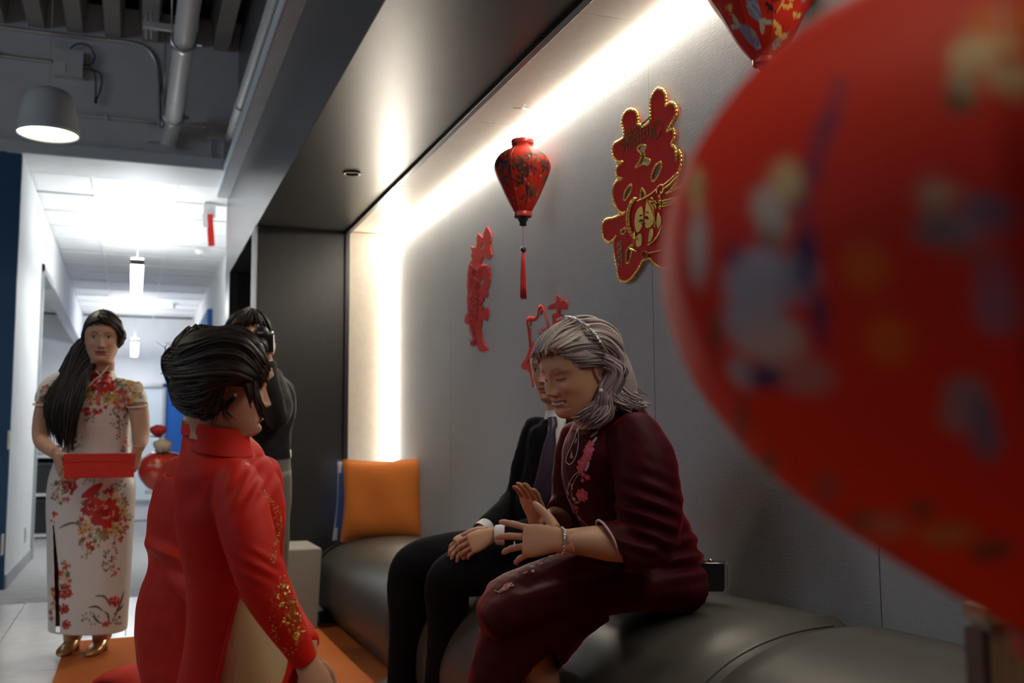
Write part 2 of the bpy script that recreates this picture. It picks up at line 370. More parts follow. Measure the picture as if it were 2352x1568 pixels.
# fire strobe on the ceiling
P = onp(478, 498, 1, 9.0)
e = empty('fire_strobe', P, 'white and red fire alarm strobe under the corridor ceiling', 'alarm')
MB().box((P[0]-.045, 8.97, ZH-.12), (P[0]+.06, 9.05, ZH+.004), bev=.006).build('mount_box', m_white, e, smooth=False)
MB().obox((P[0]+.02, 8.955, ZH-.24), (.028, 0, .004), (0, .012, 0), (-.012, 0, .14)).build('red_plate', mat('red alarm plastic', (.75, .03, .02), .35), e, smooth=False)
MB().obox((P[0]-.03, 8.95, ZH-.16), (.022, 0, 0), (0, .01, 0), (-.006, 0, .06)).build('clear_lens', mat('white lens', (.8, .8, .8), .2), e, smooth=False)
for (u, v, lab) in ((460, 574, 'white smoke detector on the corridor ceiling below the alarm'),):
    P = onp(u, v, 2, ZH); t = empty('smoke_detector', P, lab, 'detector')
    MB().lathe([(.0, -.05), (.03, -.05), (.055, -.03), (.06, 0)], P, m=20).build('body', m_white, t)
    MB().lathe([(.0, -.062), (.018, -.06), (.02, -.05)], P, m=14).build('sensor', mat('grey plastic', (.3, .3, .3), .5), t)
for (u, v, lab) in ((400, 699, 'small sprinkler head in the corridor ceiling'),):
    P = onp(u, v, 2, ZH); t = empty('sprinkler', P, lab, 'sprinkler')
    MB().lathe([(.0, -.0), (.05, -.003), (.05, .004)], P, m=16).build('escutcheon', m_metal, t)
    MB().lathe([(.012, 0), (.012, -.05), (.03, -.055), (.03, -.06), (0, -.06)], P, m=12).build('head', m_metal, t)
P = onp(808, 395, 2, ZC); t = empty('downlight', P, 'small dark round downlight in the dark niche ceiling', 'ceiling light')
MB().lathe([(.030, -.002), (.034, -.012), (.044, -.012), (.048, .004)], P, m=24).build('ring', mat('bronze ring', (.06, .045, .035), .35, metal=.7), t)
MB().lathe([(.0, -.003), (.032, -.003)], P, m=24).build('lens', m_black, t)
# far door, doorway and shelf
e = empty('glass_door', (.28, 17.55, 0), 'white glazed door in an aluminium frame at the corridor end', 'door')
MB().box((-.02, 17.5, 0), (.04, 17.6, 2.0)).box((.46, 17.5, 0), (.51, 17.6, 2.0)).box((-.02, 17.5, 1.94), (.51, 17.6, 2.0)).box((-.02, 17.5, 0), (.51, 17.6, .10)).build('frame', m_metal, e, smooth=False)
MB().box((.04, 17.54, .1), (.46, 17.56, 1.94)).build('frosted_pane', mat('frosted bright pane', (.72, .78, .80), .4), e, smooth=False)
MB().box((.10, 17.49, 1.0), (.17, 17.52, 1.10)).build('lock_case', m_metal, e, smooth=False)
dr = MB().box((XL-.14, 9.75, 0), (XL+.02, 9.83, 2.62)).box((XL-.14, 9.75, 2.55), (XL+.02, 10.9, 2.62))
struct(dr.build('door_1', mat('grey door frame', (.42, .44, .45), .4, metal=.3), smooth=False))
struct(MB().box((XL-.12, 9.8, 2.62), (XL, 17.6, ZH)).build('wall_left_upper', m_white, smooth=False))
e = empty('bookcase', (-1.0, 12.0, 0), 'white shelving unit with dark boxes behind the standing woman', 'shelf')
for z in (.02, .45, .86): MB().box((-1.45, 11.9, z), (-.70, 12.3, z+.03)).build('shelf_board', m_white, e, smooth=False)
for x in (-1.45, -.70): MB().box((x-.02, 11.9, 0), (x+.02, 12.3, 1.0)).build('side_panel', m_white, e, smooth=False)
MB().box((-1.43, 12.27, 0), (-.72, 12.3, 1.0)).build('back_panel', mat('dark back board', (.05, .05, .055), .7), e, smooth=False)
for k, (x, z, h, lab) in enumerate(((-1.15, .48, .30, 'dark grey storage box on the middle shelf of the white unit'), (-1.15, .05, .34, 'black storage box on the lowest shelf of the white unit'))):
    b = empty('storage_box', (x, 12.05, z), lab, 'box')
    MB().box((x-.24, 11.94, z), (x+.38, 12.22, z+h), bev=.008).build('body', mat('black box card', (.02, .021, .023), .7), b, smooth=False)
    MB().box((x-.245, 11.93, z+h), (x+.385, 12.225, z+h+.025), bev=.004).build('lid', mat('grey box card', (.06, .06, .07), .7), b, smooth=False)
b = empty('paper_bundle', (-1.0, 12.05, .89), 'crumpled pale bag on top of the white shelving unit', 'bag')
def crump(P_, cen, th): return P_+np.random.default_rng(3).normal(0, .012, P_.shape)
MB().loft([(-1.0, 12.05, .89, .16, .12), (-1.0, 12.05, 1.0, .20, .12), (-1.0, 12.05, 1.08, .14, .08), (-.98, 12.05, 1.12, .04, .03)], (1, 0, 0), 10, 18, disp=crump).build('bag_body', mat('grey plastic film', (.42, .43, .45), .4), b)
MB().tube([(-1.02, 12.05, 1.1), (-1.03, 12.03, 1.16), (-.97, 12.04, 1.18), (-.95, 12.05, 1.1)], .008).build('bag_knot', mat('grey plastic film'), b)
# switch plates and sockets on the left wall
for (u, v, h, lab) in ((19, 1010, .13, 'tall pale cover plate on the left corridor wall'), (4, 1250, .14, 'white socket plate low at the near end of the corridor wall'), (57, 1228, .12, 'small socket plate low on the corridor wall by the door frame')):
    P = onp(u, v, 0, XL); t = empty('wall_plate', P, lab, 'socket')
    MB().box((XL-.001, P[1]-.045, P[2]-h/2), (XL+.008, P[1]+.045, P[2]+h/2), bev=.002).build('plate', mat('ivory plastic', (.6, .58, .52), .4), t, smooth=False)
    MB().box((XL+.007, P[1]-.018, P[2]-.03), (XL+.011, P[1]+.018, P[2]+.03)).build('insert', mat('ivory plastic'), t, smooth=False)
# office ceiling light seen through the doorway
t = empty('panel_light', (-1.4, 14.5, ZH), 'small square panel light in the office ceiling', 'ceiling light')
MB().box((-1.75, 14.2, ZH-.012), (-1.05, 14.8, ZH+.0)).build('frame', m_grid, t, smooth=False)
MB().box((-1.70, 14.25, ZH-.016), (-1.10, 14.75, ZH-.010)).build('diffuser', m_tubeled, t, smooth=False)

# ---- services under the open ceiling
m_pipe = mat('white painted pipe', (.52, .53, .53), .5, noise=.05, nscale=10)
e = empty('drain_pipe', (.217, 7.5, 3.37), 'thick white pipe hung under the ribbed ceiling', 'pipe')
MB().tube([(.24, 1.0, 3.42), (.217, 7.62, 3.385)], .062, 12, 20).build('pipe_run', m_pipe, e)
MB().tube([(.217, 7.55, 3.385), (.217, 7.70, 3.37), (.20, 7.76, 3.30), (.185, 7.78, 3.24)], .058, 14, 18).build('elbow', m_pipe, e)
for y in (6.05, 7.52):
    MB().lathe([(.066, -.02), (.078, -.018), (.078, .018), (.066, .02)], (.22, y, 3.39), (0, 1, 0), 24).build('clamp', m_metal, e)
    MB().tube([(.15, y, 3.40), (.145, y, 4.1)], .005, 2, 6).build('hanger_rod', m_metal, e)
    MB().tube([(.285, y, 3.40), (.30, y, 3.44), (.30, y, 4.1)], .005, 6, 6).build('hanger_rod', m_metal, e)
    MB().box((.28, y-.012, 3.375), (.325, y+.012, 3.40)).build('clamp_bolt', m_metal, e, smooth=False)
e = empty('duct_pipe', (.64, 6, 3.33), 'long white pipe running beside the pale ledge', 'pipe')
MB().tube([(.635, .5, 3.27), (.64, 7.72, 3.33)], .042, 10, 18).build('pipe_run', m_pipe, e)
MB().lathe([(.043, -.03), (.05, -.028), (.05, .028), (.043, .03)], (.64, 6.9, 3.323), (0, 1, 0), 20).build('coupling', m_pipe, e)
yw = YH+.05
def wpt(u, v, off=.02): p = onp(u, v, 1, yw-off); return p
e = empty('conduit', wpt(365, 200), 'bent metal conduit dropping down the wall above the header', 'conduit')
MB().tube([wpt(*q) for q in ((-10, 60), (110, 75), (220, 88), (300, 97), (335, 110), (357, 140), (364, 190), (365, 240), (366, 300))], .014, 60, 10).build('tube', m_metal, e)
MB().tube([wpt(372, 200), wpt(374, 250), wpt(372, 300)], .010, 6, 8).build('second_tube', m_metal, e)
e = empty('conduit', wpt(300, 272), 'straight horizontal conduit low on the wall above the header', 'conduit')
MB().tube([wpt(150, 262), wpt(250, 270), wpt(330, 278), wpt(480, 291)], .012, 12, 10).build('tube', m_pipe, e)
for u, v in ((245, 270), (472, 290)): MB().tube([wpt(u-5, v-.4), wpt(u+5, v+.4)], .018, 2, 12).build('coupling', m_pipe, e)
e = empty('conduit', wpt(60, 135), 'short conduit running left from the control box', 'conduit')
MB().tube([wpt(-10, 125), wpt(40, 132), wpt(130, 142)], .013, 8, 10).build('tube', m_metal, e)
MB().tube([wpt(-6, 124, .03), wpt(4, 125.5, .03)], .02, 2, 12).build('coupling', m_metal, e)
e = empty('cable_bundle', wpt(8, 140), 'grey armoured cables hanging at the edge beside the pendant lamp', 'cable')
MB().tube([at(-5, 20, 7.4), at(3, 80, 7.4), at(8, 130, 7.4), at(10, 165, 7.4)], .03, 20, 12).build('cable', m_pipe, e)
MB().tube([at(12, 165, 7.4), at(18, 200, 7.4), at(20, 280, 7.4)], .02, 14, 10).build('cable', m_pipe, e)
MB().tube([at(16, 165, 7.4), at(26, 200, 7.4), at(38, 245, 7.4)], .014, 14, 10).build('cable', m_pipe, e)
c0 = at(12, 160, 7.4); MB().box(c0-np.array([.075, .06, .05]), c0+np.array([.075, .06, .05]), bev=.01).build('connector_box', m_pipe, e, smooth=False)
c0 = at(26, 148, 7.5); MB().box(c0-np.array([.05, .04, .035]), c0+np.array([.05, .04, .035]), bev=.008).build('connector_box', m_pipe, e, smooth=False)
P = wpt(160, 150); e = empty('control_box', P, 'pale square control box with dark wires on the upper wall', 'junction box')
MB().box((P[0]-.105, yw-.09, P[2]-.10), (P[0]+.095, yw, P[2]+.10), bev=.006).build('case', m_pipe, e, smooth=False)
MB().box((P[0]-.10, yw-.095, P[2]-.085), (P[0]-.02, yw-.088, P[2]-.01)).build('label_plate', mat('pale plastic', (.6, .6, .58), .4), e, smooth=False)
MB().lathe([(0, -.008), (.010, -.006), (.010, 0)], (P[0]-.07, yw-.095, P[2]-.04), (0, -1, 0), 12).build('dark_knob', m_black, e)
m_wire = mat('dark blue wire', (.02, .025, .09), .45)
for pts in (((155, 118), (175, 102), (200, 103), (217, 125), (214, 143), (203, 150), (187, 150)), ((187, 145), (205, 153), (217, 168), (220, 190), (220, 225)), ((187, 157), (215, 162), (230, 168), (234, 190), (225, 222), (220, 228))):
    MB().tube([wpt(u, v, .05) for u, v in pts], .006, 40, 8).build('wire', m_wire, e)
q = wpt(220, 230, .05); MB().lathe([(.0, .03), (.010, .02), (.012, -.02), (0, -.03)], q, m=12).build('wire_cap', m_black, e)
for (u, v, a, b, lab) in ((500, 300, .075, .075, 'square junction box with two wires near the ledge'), (362, 313, .075, .05, 'small pale junction box below the thick pipe')):
    P = wpt(u, v); e = empty('junction_box', P, lab, 'junction box')
    MB().box((P[0]-a, yw-.07, P[2]-b), (P[0]+a, yw, P[2]+b), bev=.006).build('case', m_pipe, e, smooth=False)
    MB().box((P[0]-a-.004, yw-.078, P[2]-b-.004), (P[0]+a+.004, yw-.068, P[2]+b+.004), bev=.003).build('cover', m_pipe, e, smooth=False)
    if u == 500:
        for k in (-.05, .05): MB().tube([(P[0]+k, yw-.03, P[2]-b), (P[0]+k*.9, yw-.03, P[2]-b-.14), (P[0]+k*.5+.06, yw-.03, P[2]-b-.2)], .008, 12, 8).build('wire', m_pipe, e)
for (u0, v0, v1) in ((345, 20, 55), (338, 20, 55)): pass
e = empty('cable_tray', at(375, 60, 6.5), 'short slotted strut bracket hung beside the thick pipe', 'bracket')
MB().tube([at(336, 25, 6.6), at(336, 90, 6.6)], .008, 2, 8).tube([at(348, 25, 6.6), at(348, 90, 6.6)], .008, 2, 8).build('hanger_rod', m_pipe, e)
MB().obox(at(372, 62, 6.6), (.12, 0, 0), (0, .02, 0), (0, 0, .02)).build('strut', m_pipe, e, smooth=False)
for (u0, u1) in ((40, 45), (110, 112)):
    pass
# pendant lamp: bell shade, hanging by a thin wire
Pc = at(110, 310, 5.55)
e = empty('pendant_lamp', Pc, 'white bell shaped pendant lamp glowing at the end of a wire', 'lamp')
prof = [(.010, .268), (.06, .262), (.105, .240), (.128, .20), (.142, .14), (.155, .06), (.166, 0), (.158, 0), (.148, .06), (.134, .14), (.12, .19), (.10, .22), (.01, .235)]
MB().lathe(prof, Pc, m=40, n=40).build('shade', mat('matt grey white shade', (.46, .49, .50), .5), e)
MB().lathe([(.0, .03), (.08, .028), (.156, .010)], Pc, m=32).build('diffuser', m_lampglow, e)
MB().tube([Pc+np.array([0, 0, .26]), Pc+np.array([-.003, 0, .6]), Pc+np.array([.0, 0, 1.5])], .0025, 8, 6).build('wire', mat('pale wire', (.4, .36, .28), .5), e)
MB().ball(Pc+np.array([0, 0, .42]), .008, 8, 6).build('wire_grip', m_metal, e)
# ================================================================== FIGURE TOOLS
m_skin = mat('skin', (.5, .3, .2), .52, vcol=True, sss=.06, bump=.05, bscale=400, spec=.35)
SKIN = np.array([.50, .285, .185]); SKIN2 = np.array([.42, .23, .145])
def wob(p, f, seed, oct=3):
    """smooth pseudo noise in [-1,1] at points p"""
    r = np.random.default_rng(seed); o = np.zeros(len(p)); a = 1.0; t = 0
    for k in range(oct):
        for q in range(3):
            d = nrm(r.normal(size=3)); o += a*np.sin((p@d)*f*(1+.35*q)+r.uniform(0, 6.28)); t += a*.75
        f *= 1.9; a *= .55
    return o/t
def remesh(v, f, voxel, smooth=2):
    me = bpy.data.meshes.new('tmp'); me.from_pydata([tuple(q) for q in v], [], f); me.update()
    o = bpy.data.objects.new('tmp', me); COL.objects.link(o)
    r = o.modifiers.new('r', 'REMESH'); r.mode = 'VOXEL'; r.voxel_size = voxel
    if smooth:
        s = o.modifiers.new('s', 'SMOOTH'); s.iterations = smooth; s.factor = .5
    dg = bpy.context.evaluated_depsgraph_get(); ev = o.evaluated_get(dg); e = ev.to_mesh()
    V = np.empty(len(e.vertices)*3, np.float32); e.vertices.foreach_get('co', V)
    F = np.empty(len(e.loops), np.int32); e.loops.foreach_get('vertex_index', F)
    n = len(e.polygons); lt = np.empty(n, np.int32); e.polygons.foreach_get('loop_total', lt)
    if (lt == 4).all(): ff = F.reshape(-1, 4).tolist()
    else:
        ff = []; i = 0
        for k in lt: ff.append(F[i:i+k].tolist()); i += k
    ev.to_mesh_clear(); bpy.data.objects.remove(o); bpy.data.meshes.remove(me)
    return V.reshape(-1, 3).astype(float), ff
def frame3(fwd, up):
    """rows: right, forward, up"""
    y = nrm(fwd); x = nrm(np.cross(y, up)); return np.array([x, y, np.cross(x, y)])
def cdir(r, u, t):
    """direction from camera-frame parts: right, up, towards the camera"""
    return nrm(CR*r+CU*u-CF*t)
HEADTAB = np.array([  # z, half width, front, back, y centre
 (-.200, .051, .045, .048, -.030), (-.150, .049, .046, .048, -.026), (-.128, .050, .052, .050, -.020), (-.119, .050, .066, .054, -.015),
 (-.113, .046, .083, .058, -.010), (-.103, .047, .091, .062, -.008), (-.090, .053, .093, .068, -.006), (-.074, .060, .091, .074, -.004),
 (-.056, .0655, .0895, .082, -.003), (-.038, .069, .089, .089, -.002), (-.018, .072, .086, .095, 0), (.000, .0735, .0855, .099, 0), (.016, .0745, .0905, .101, 0),
 (.034, .0745, .090, .102, 0), (.055, .071, .083, .099, -.001), (.074, .063, .070, .090, -.003), (.090, .049, .051, .073, -.006), (.101, .031, .030, .047, -.010), (.107, .012, .010, .017, -.014), (.108, .001, .001, .001, -.015)])
def head_mesh(sc=1.0, age=0.0, smile=0.5, eyes='open', male=False, skin=SKIN, lip=(.36, .09, .085), brow=(.03, .022, .018), brow_w=.0036, nose=1.0, wide=1.0, teeth=False, neck=-.158):
    nz, nt = 148, 132
    q = np.linspace(0, 1, nz); zz = np.concatenate([np.linspace(neck, -.125, 12), np.linspace(-.122, .06, 108), .06+.048*np.sin(np.linspace(.02, 1, 28)*math.pi/2)])
    T = np.array([[np.interp(z, HEADTAB[:, 0], HEADTAB[:, k]) for k in range(1, 5)] for z in zz])
    k = np.ones(5)/5
    for c in range(4): T[6:-6, c] = np.convolve(np.pad(T[:, c], 2, mode='edge'), k, 'valid')[6:-6]
    s = np.linspace(-1, 1, nt, endpoint=False); th = math.pi*(.52*s+.48*np.sign(s)*np.abs(s)**2.2)
    st, ct = np.sin(th), np.cos(th)
    X = T[:, 0:1]*wide*np.sign(st)*np.abs(st)**.92
    Y = T[:, 3:4]+np.where(ct > 0, T[:, 1:2]*np.abs(ct)**.86, -T[:, 2:3]*np.abs(ct)**.95)
    Z = np.tile(zz[:, None], (1, nt))
    front = np.clip((ct[None, :]-.05)/.4, 0, 1)*np.ones_like(Z)
    G = lambda x0, z0, sx, sz: np.exp(-((X-x0)/sx)**2-((Z-z0)/sz)**2)
    G2 = lambda x0, z0, sx, sz: G(x0, z0, sx, sz)+G(-x0, z0, sx, sz)
    D = np.zeros_like(Z)
    # nose: ridge, tip, wings
    prof = np.interp(Z, [-.052, -.046, -.041, -.036, -.028, -.012, .004, .016, .03], [0, .003, .014, .0195, .0185, .012, .0055, .002, 0])
    wid = np.interp(Z, [-.05, -.038, -.02, .005, .02], [.012, .0125, .0085, .0075, .010])
    D += nose*prof*np.exp(-(X/wid)**2)+.0075*nose*G2(.0135, -.039, .0065, .0065)-.004*G2(.008, -.048, .004, .003)
    D += .0025*G(0, -.036, .012, .008)
    # sockets, lids, brows, cheeks
    D += -.0075*G2(.031, .003, .016, .011)+.0062*G2(.031, .001, .0135, .0075)+.0030*G2(.034, .020, .018, .006)
    D += (.0045+.003*smile)*G2(.043, -.030, .020, .016)-.0035*G2(.052, -.066, .014, .018)*(1-.5*age)
    D += -.0025*smile*np.exp(-((np.abs(X)-(.019+.35*(-.040-Z)))/.0045)**2)*((Z < -.036)&(Z > -.072))
    # lips
    zc = -.0655+.10*smile*np.abs(X)-.0*X
    lw = .0235+.006*smile
    lipm = np.clip(1-(X/lw)**2, 0, 1)**.6
    D += .0058*lipm*np.exp(-((Z-(zc+.0052))/.0042)**2)+.0072*lipm*np.exp(-((Z-(zc-.0062))/.0048)**2)-.0040*lipm*np.exp(-((Z-zc)/.0018)**2)
    D += -.002*G(0, -.053, .004, .004)-.0035*G(0, -.081, .022, .005)+.006*G(0, -.097, .017, .011)
    if age: D += -.0016*age*np.exp(-((np.abs(X)-(.020+.30*(-.040-Z)))/.003)**2)*((Z < -.038)&(Z > -.085))-.0012*age*G2(.031, -.012, .014, .003)
    if male: D += .003*G2(.03, .022, .025, .006)+.003*G(0, -.098, .022, .012)
    Y = Y+D*front
    v = np.stack([X, Y, Z], -1).reshape(-1, 3)
    f = [[i*nt+j, i*nt+(j+1) % nt, (i+1)*nt+(j+1) % nt, (i+1)*nt+j] for i in range(nz-1) for j in range(nt)]
    C = np.tile(np.asarray(skin), (len(v), 1)); x, z = v[:, 0], v[:, 2]; fr = front.reshape(-1)
    def blend(m, c): C[:] = C*(1-m[:, None])+np.asarray(c)*m[:, None]
    blush = np.exp(-((np.abs(x)-.042)/.02)**2-((z+.03)/.016)**2)*fr*.35; blend(blush, (.55, .24, .17))
    zcv = zc.reshape(-1); lm = (np.abs(x) < lw)*fr
    a = np.sqrt(np.clip(1-(x/lw)**2, 0, 1))
    up = lm*((z-zcv) < .0088*a)*((z-zcv) > -.0005); lo = lm*((zcv-z) < .0108*a)*((zcv-z) > -.0005)
    blend(np.clip(up+lo, 0, 1)*.85, lip)
    if teeth:
        tm = lm*((z-zcv) < .0028*a)*((z-zcv) > -.0042*a)*(np.abs(x) < lw*.80); blend(lm*(np.abs(z-zcv) < .0052*a), (.10, .025, .025)); blend(tm, (.50, .46, .40))
    else: blend(lm*np.exp(-((z-zcv)/.0013)**2)*.8, (.07, .018, .018))
    blend(np.exp(-((np.abs(x)-.0075)/.004)**2-((z+.0475)/.0022)**2)*fr*.8, (.10, .04, .03))
    bx = np.clip((np.abs(x)-.014)/.034, 0, 1); bz = .0205+.006*np.sin(bx*2.6)-.003*bx
    bm = ((np.abs(x) > .013)&(np.abs(x) < .049))*np.exp(-((z-bz)/brow_w)**2)*fr*np.clip((.05-np.abs(x))/.012, 0, 1); blend(bm*.85, brow)
    ex = (np.abs(x)-.031)/.0148; lid = .0012+.0052*np.sqrt(np.clip(1-ex**2, 0, 1)); low = .0012-.0042*np.sqrt(np.clip(1-ex**2, 0, 1))
    ins = (np.abs(ex) < 1)*fr
    if eyes == 'open':
        e = ins*(z < lid)*(z > low); blend(e*.9, (.50, .48, .45))
        blend(e*((np.hypot(np.abs(x)-.031, z-.0018)) < .0056), (.018, .012, .009))
        blend(ins*np.exp(-((z-lid-.0004)/.0015)**2), (.012, .009, .008)); blend(ins*np.exp(-((z-low)/.0012)**2)*.5, (.12, .06, .045))
        blend(ins*np.exp(-((z-lid-.0052)/.0010)**2)*.45, (.16, .08, .06))
    else:   # cast down: a dark curved lash line under a full lid
        zl = -.0030-.0022*np.sqrt(np.clip(1-ex**2, 0, 1))+.0012*np.abs(ex)
        blend(ins*np.exp(-((z-zl)/.0021)**2)*1.0, (.012, .008, .007)); blend(ins*np.exp(-((z-.0085)/.0011)**2)*.4, (.18, .09, .065))
        blend(ins*np.exp(-((z-zl+.006)/.003)**2)*.45, (.22, .10, .07))
    # ears
    M = MB(); M.add(v, f, C)
    for sg in (-1, 1):
        E = MB(); E.ball((0, 0, 0), (1, 1, 1), 22, 16)
        ev, ef, _ = E.arr()
        r = np.hypot(ev[:, 1], ev[:, 2]); ed = np.where((ev[:, 0] > 0)&(r < .72), -.75*(1-(r/.72)**2)*1.0, 0)
        w = ev*np.array([.008, .0155*(1), .031]); w[:, 0] += ed*.011; w[:, 1] *= (1+.25*ev[:, 2])
        w[:, 1] -= .12*w[:, 2]*-1
        a_ = .38; w = np.column_stack([w[:, 0]*math.cos(a_)-w[:, 1]*math.sin(-a_)*-1*-1, w[:, 0]*math.sin(-a_)*1+w[:, 1]*math.cos(a_), w[:, 2]])
        w[:, 0] = w[:, 0]+.073*wide; w[:, 0] *= sg; w += np.array([0, -.012, -.010])
        ec = np.tile(np.asarray(skin)*np.array([1.02, .92, .9]), (len(w), 1)); ec[ed < -.2] = np.asarray(skin)*.55
        M.add(w, [list(reversed(q)) if sg < 0 else q for q in ef], ec)
    V, F_, C_ = M.arr()
    return V*sc, F_, C_
def place(v, pos, B): return np.asarray(v)@B+np.asarray(pos)      # B rows = right, forward, up
def hand_mesh(wrist, fdir, back, left, curl=(20, 25, 15), sc=1.0, spread=4, thumb=(35, 20), fing=None, skin=SKIN, nail=(.55, .30, .26), voxel=.0021, wr=(.027, .019)):
    """fdir: wrist to knuckles; back: outward normal of the back of the hand; curls in degrees per joint"""
    y = nrm(fdir); z = nrm(np.asarray(back)-y*(np.asarray(back)@y)); x = np.cross(y, z)
    B = np.array([x, y, z]); sg = 1.0 if left else -1.0     # thumb side in local x
    M = MB()
    M.loft([(0, -.03, 0, wr[0], wr[1]), (0, 0, 0, wr[0], wr[1]), (sg*.002, .022, 0, .031, .018), (sg*.002, .050, -.001, .0375, .0165), (0, .076, -.001, .0395, .0140), (0, .091, -.002, .037, .0105)], (1, 0, 0), 18, 20, pw=2.5)
    nails = []
    fl = [(.029, .086, .076, .0088), (.0100, .092, .085, .0091), (-.0095, .090, .079, .0087), (-.0275, .082, .062, .0078)]
    for k, (bx, by, ln, r) in enumerate(fl):
        c = (fing[k] if fing else curl); p = np.array([sg*bx, by-.012, -.001]); a = 0.0
        sp = math.radians(spread*(1.5-k))*sg; lat = np.array([math.sin(sp), math.cos(sp), 0])
        pts = [(*p, r*1.08, r*1.02)]; segs = [ln*.46+.012, ln*.30, ln*.24]
        for j, L_ in enumerate(segs):
            a += math.radians(c[j]); d = lat*math.cos(a)+np.array([0, 0, -1])*math.sin(a)
            mid = p+d*L_*.55; p = p+d*L_
            rr = r*(1-.09*(j+.5)); pts.append((*mid, rr*.95, rr*.92)); pts.append((*p, rr*(1.0 if j < 2 else .62), rr*(.98 if j < 2 else .55)))
        pts.append((*(p+d*r*.45), .001, .001))
        M.loft(pts, np.cross(d, lat) if abs(math.sin(a)) > .3 else (1, 0, 0), 26, 12) if False else M.loft(pts, (1, 0, 0), 26, 12)
        nn = np.cross(np.array([1., 0, 0]), d); nails.append((p-d*.004, d, nn, r))
    ta, tb = map(math.radians, thumb)
    p = np.array([sg*.028, .016, -.004]); d = nrm(np.array([sg*math.sin(ta), math.cos(ta), -.28]))
    pts = [(*p, .0155, .0135)]; q = p+d*.042; pts += [(*(p+d*.02), .0155, .0135), (*q, .0115, .011)]
    d2 = nrm(np.array([sg*math.sin(ta-tb), math.cos(ta-tb), -.34])); q2 = q+d2*.032; pts += [(*q2, .0105, .0095)]
    q3 = q2+d2*.024; pts += [(*q3, .007, .006), (*(q3+d2*.004), .001, .001)]
    M.loft(pts, (0, 0, 1), 24, 12); nails.append((q3-d2*.008, d2, np.cross(np.array([0, 0, 1.]), d2)*0+np.array([0, 0, 1.]), .0095))
    v, f, _ = M.arr(); v, f = remesh(v, f, voxel/sc, 1)
    C = np.tile(np.asarray(skin), (len(v), 1))
    C *= (1+.10*np.exp(-((v[:, 1:2]-.09)/.012)**2)*np.array([1, -.4, -.5])*.5)
    for p_, d_, n_, r_ in nails:
        w = v-p_; al = w@d_; up = w@nrm(n_); la = np.linalg.norm(w-np.outer(al, d_)-np.outer(up, nrm(n_)), axis=1)
        C[(np.abs(al) < .0065)&(la < r_*.62)&(up > .25*r_)&(up < 1.6*r_)] = nail
    return place(v*sc, wrist, B), f, C
def locks(M, guides, n, r0, r1, cols, jit=.004, wave=0.0, wf=3, rings=14, m=5, seed=1, ends=.12, depth=0.0, normal=None):
    """tapered hair locks between neighbouring guide paths (a sheet of guides)"""
    r = np.random.default_rng(seed); Gd = np.array([cr(g, rings) for g in guides]); k = len(Gd)
    for i in range(n):
        t = r.uniform(0, k-1) if k > 1 else 0; a = min(int(t), max(k-2, 0)); w = t-a
        P = Gd[a]*(1-w)+(Gd[a+1] if k > 1 else Gd[a])*w
        s = np.linspace(0, 1, rings)
        o = r.normal(0, jit, 3); o2 = r.normal(0, jit*1.6, 3); P = P+o+np.outer(s**1.5, o2-o)
        if normal is not None: P = P+np.outer(np.ones(rings), np.asarray(normal))*r.uniform(0, depth)
        if wave:
            T = nrm(P[-1]-P[0]); A_ = nrm(np.cross(T, r.normal(size=3))); B_ = np.cross(T, A_); ph = r.uniform(0, 6.28)
            P = P+wave*(s**1.2)[:, None]*(np.outer(np.sin(s*wf*6.28+ph), A_)+.6*np.outer(np.cos(s*wf*6.28+ph), B_))
        e = 1-r.uniform(0, ends); P = cr(P, rings*2)[:max(6, int(rings*2*e))]; P = cr(P, rings)
        rr = r.uniform(r0*.7, r0*1.2)*(1-s**3)+r1*s; rr[0] *= .6
        c = cols[r.integers(len(cols))]; c = np.asarray(c)*r.uniform(.75, 1.25)
        T = P[-1]-P[0]; h = nrm(r.normal(size=3))
        M.loft(np.column_stack([P, rr*1.35, rr*.8]), h, rings, m, raw=True, c=c)
def cut(v, f, test):
    """drop the faces whose centroid passes TEST(centroids)"""
    fa = np.array([q[:4] if len(q) > 3 else q+[q[-1]] for q in f]); c = v[fa].mean(1); k = test(c)
    return [q for q, d in zip(f, k) if not d]
def pxa(P):
    d = np.asarray(P, float)-CAM; z = d@CF
    return 1176+FPX*(d@CR)/z, 784-FPX*(d@CU)/z, z
def inpoly(u, v, poly):
    p = np.asarray(poly, float); ins = np.zeros(len(u), bool); j = len(p)-1
    for i in range(len(p)):
        c = ((p[i, 1] > v) != (p[j, 1] > v))&(u < (p[j, 0]-p[i, 0])*(v-p[i, 1])/(p[j, 1]-p[i, 1]+1e-12)+p[i, 0]); ins ^= c; j = i
    return ins
def ring(u, v, hw, d, dep): return (*at(u, v, d), hw*d/FPX, dep)
def folds(amp, f, seed, axis=None, lo=0.0, z0=None, z1=None):
    """fold displacement: pushes ring points along their radius"""
    def g(P, cen, th):
        n, m, _ = P.shape; q = P.reshape(-1, 3).copy()
        if axis is not None: q = q*np.asarray(axis)
        w = wob(q, f, seed).reshape(n, m)
        a = amp
        if z0 is not None: a = amp*np.clip((z1-P[:, :, 2])/(z1-z0), lo, 1)
        R_ = P-cen[:, None, :]; L_ = np.linalg.norm(R_, axis=2, keepdims=True)+1e-9
        return P+R_/L_*(w*a)[:, :, None]
    return g
def ground_bvh(objs):
    vs, fs, n = [], [], 0
    for o in objs:
        me = o.data; M_ = o.matrix_world; k = len(me.vertices); co = np.empty(k*3, np.float32); me.vertices.foreach_get('co', co); vs += [Vector(q) for q in co.reshape(-1, 3)]
        fs += [[i+n for i in p.vertices] for p in me.polygons]; n += k
    return BVHTree.FromPolygons(vs, fs)
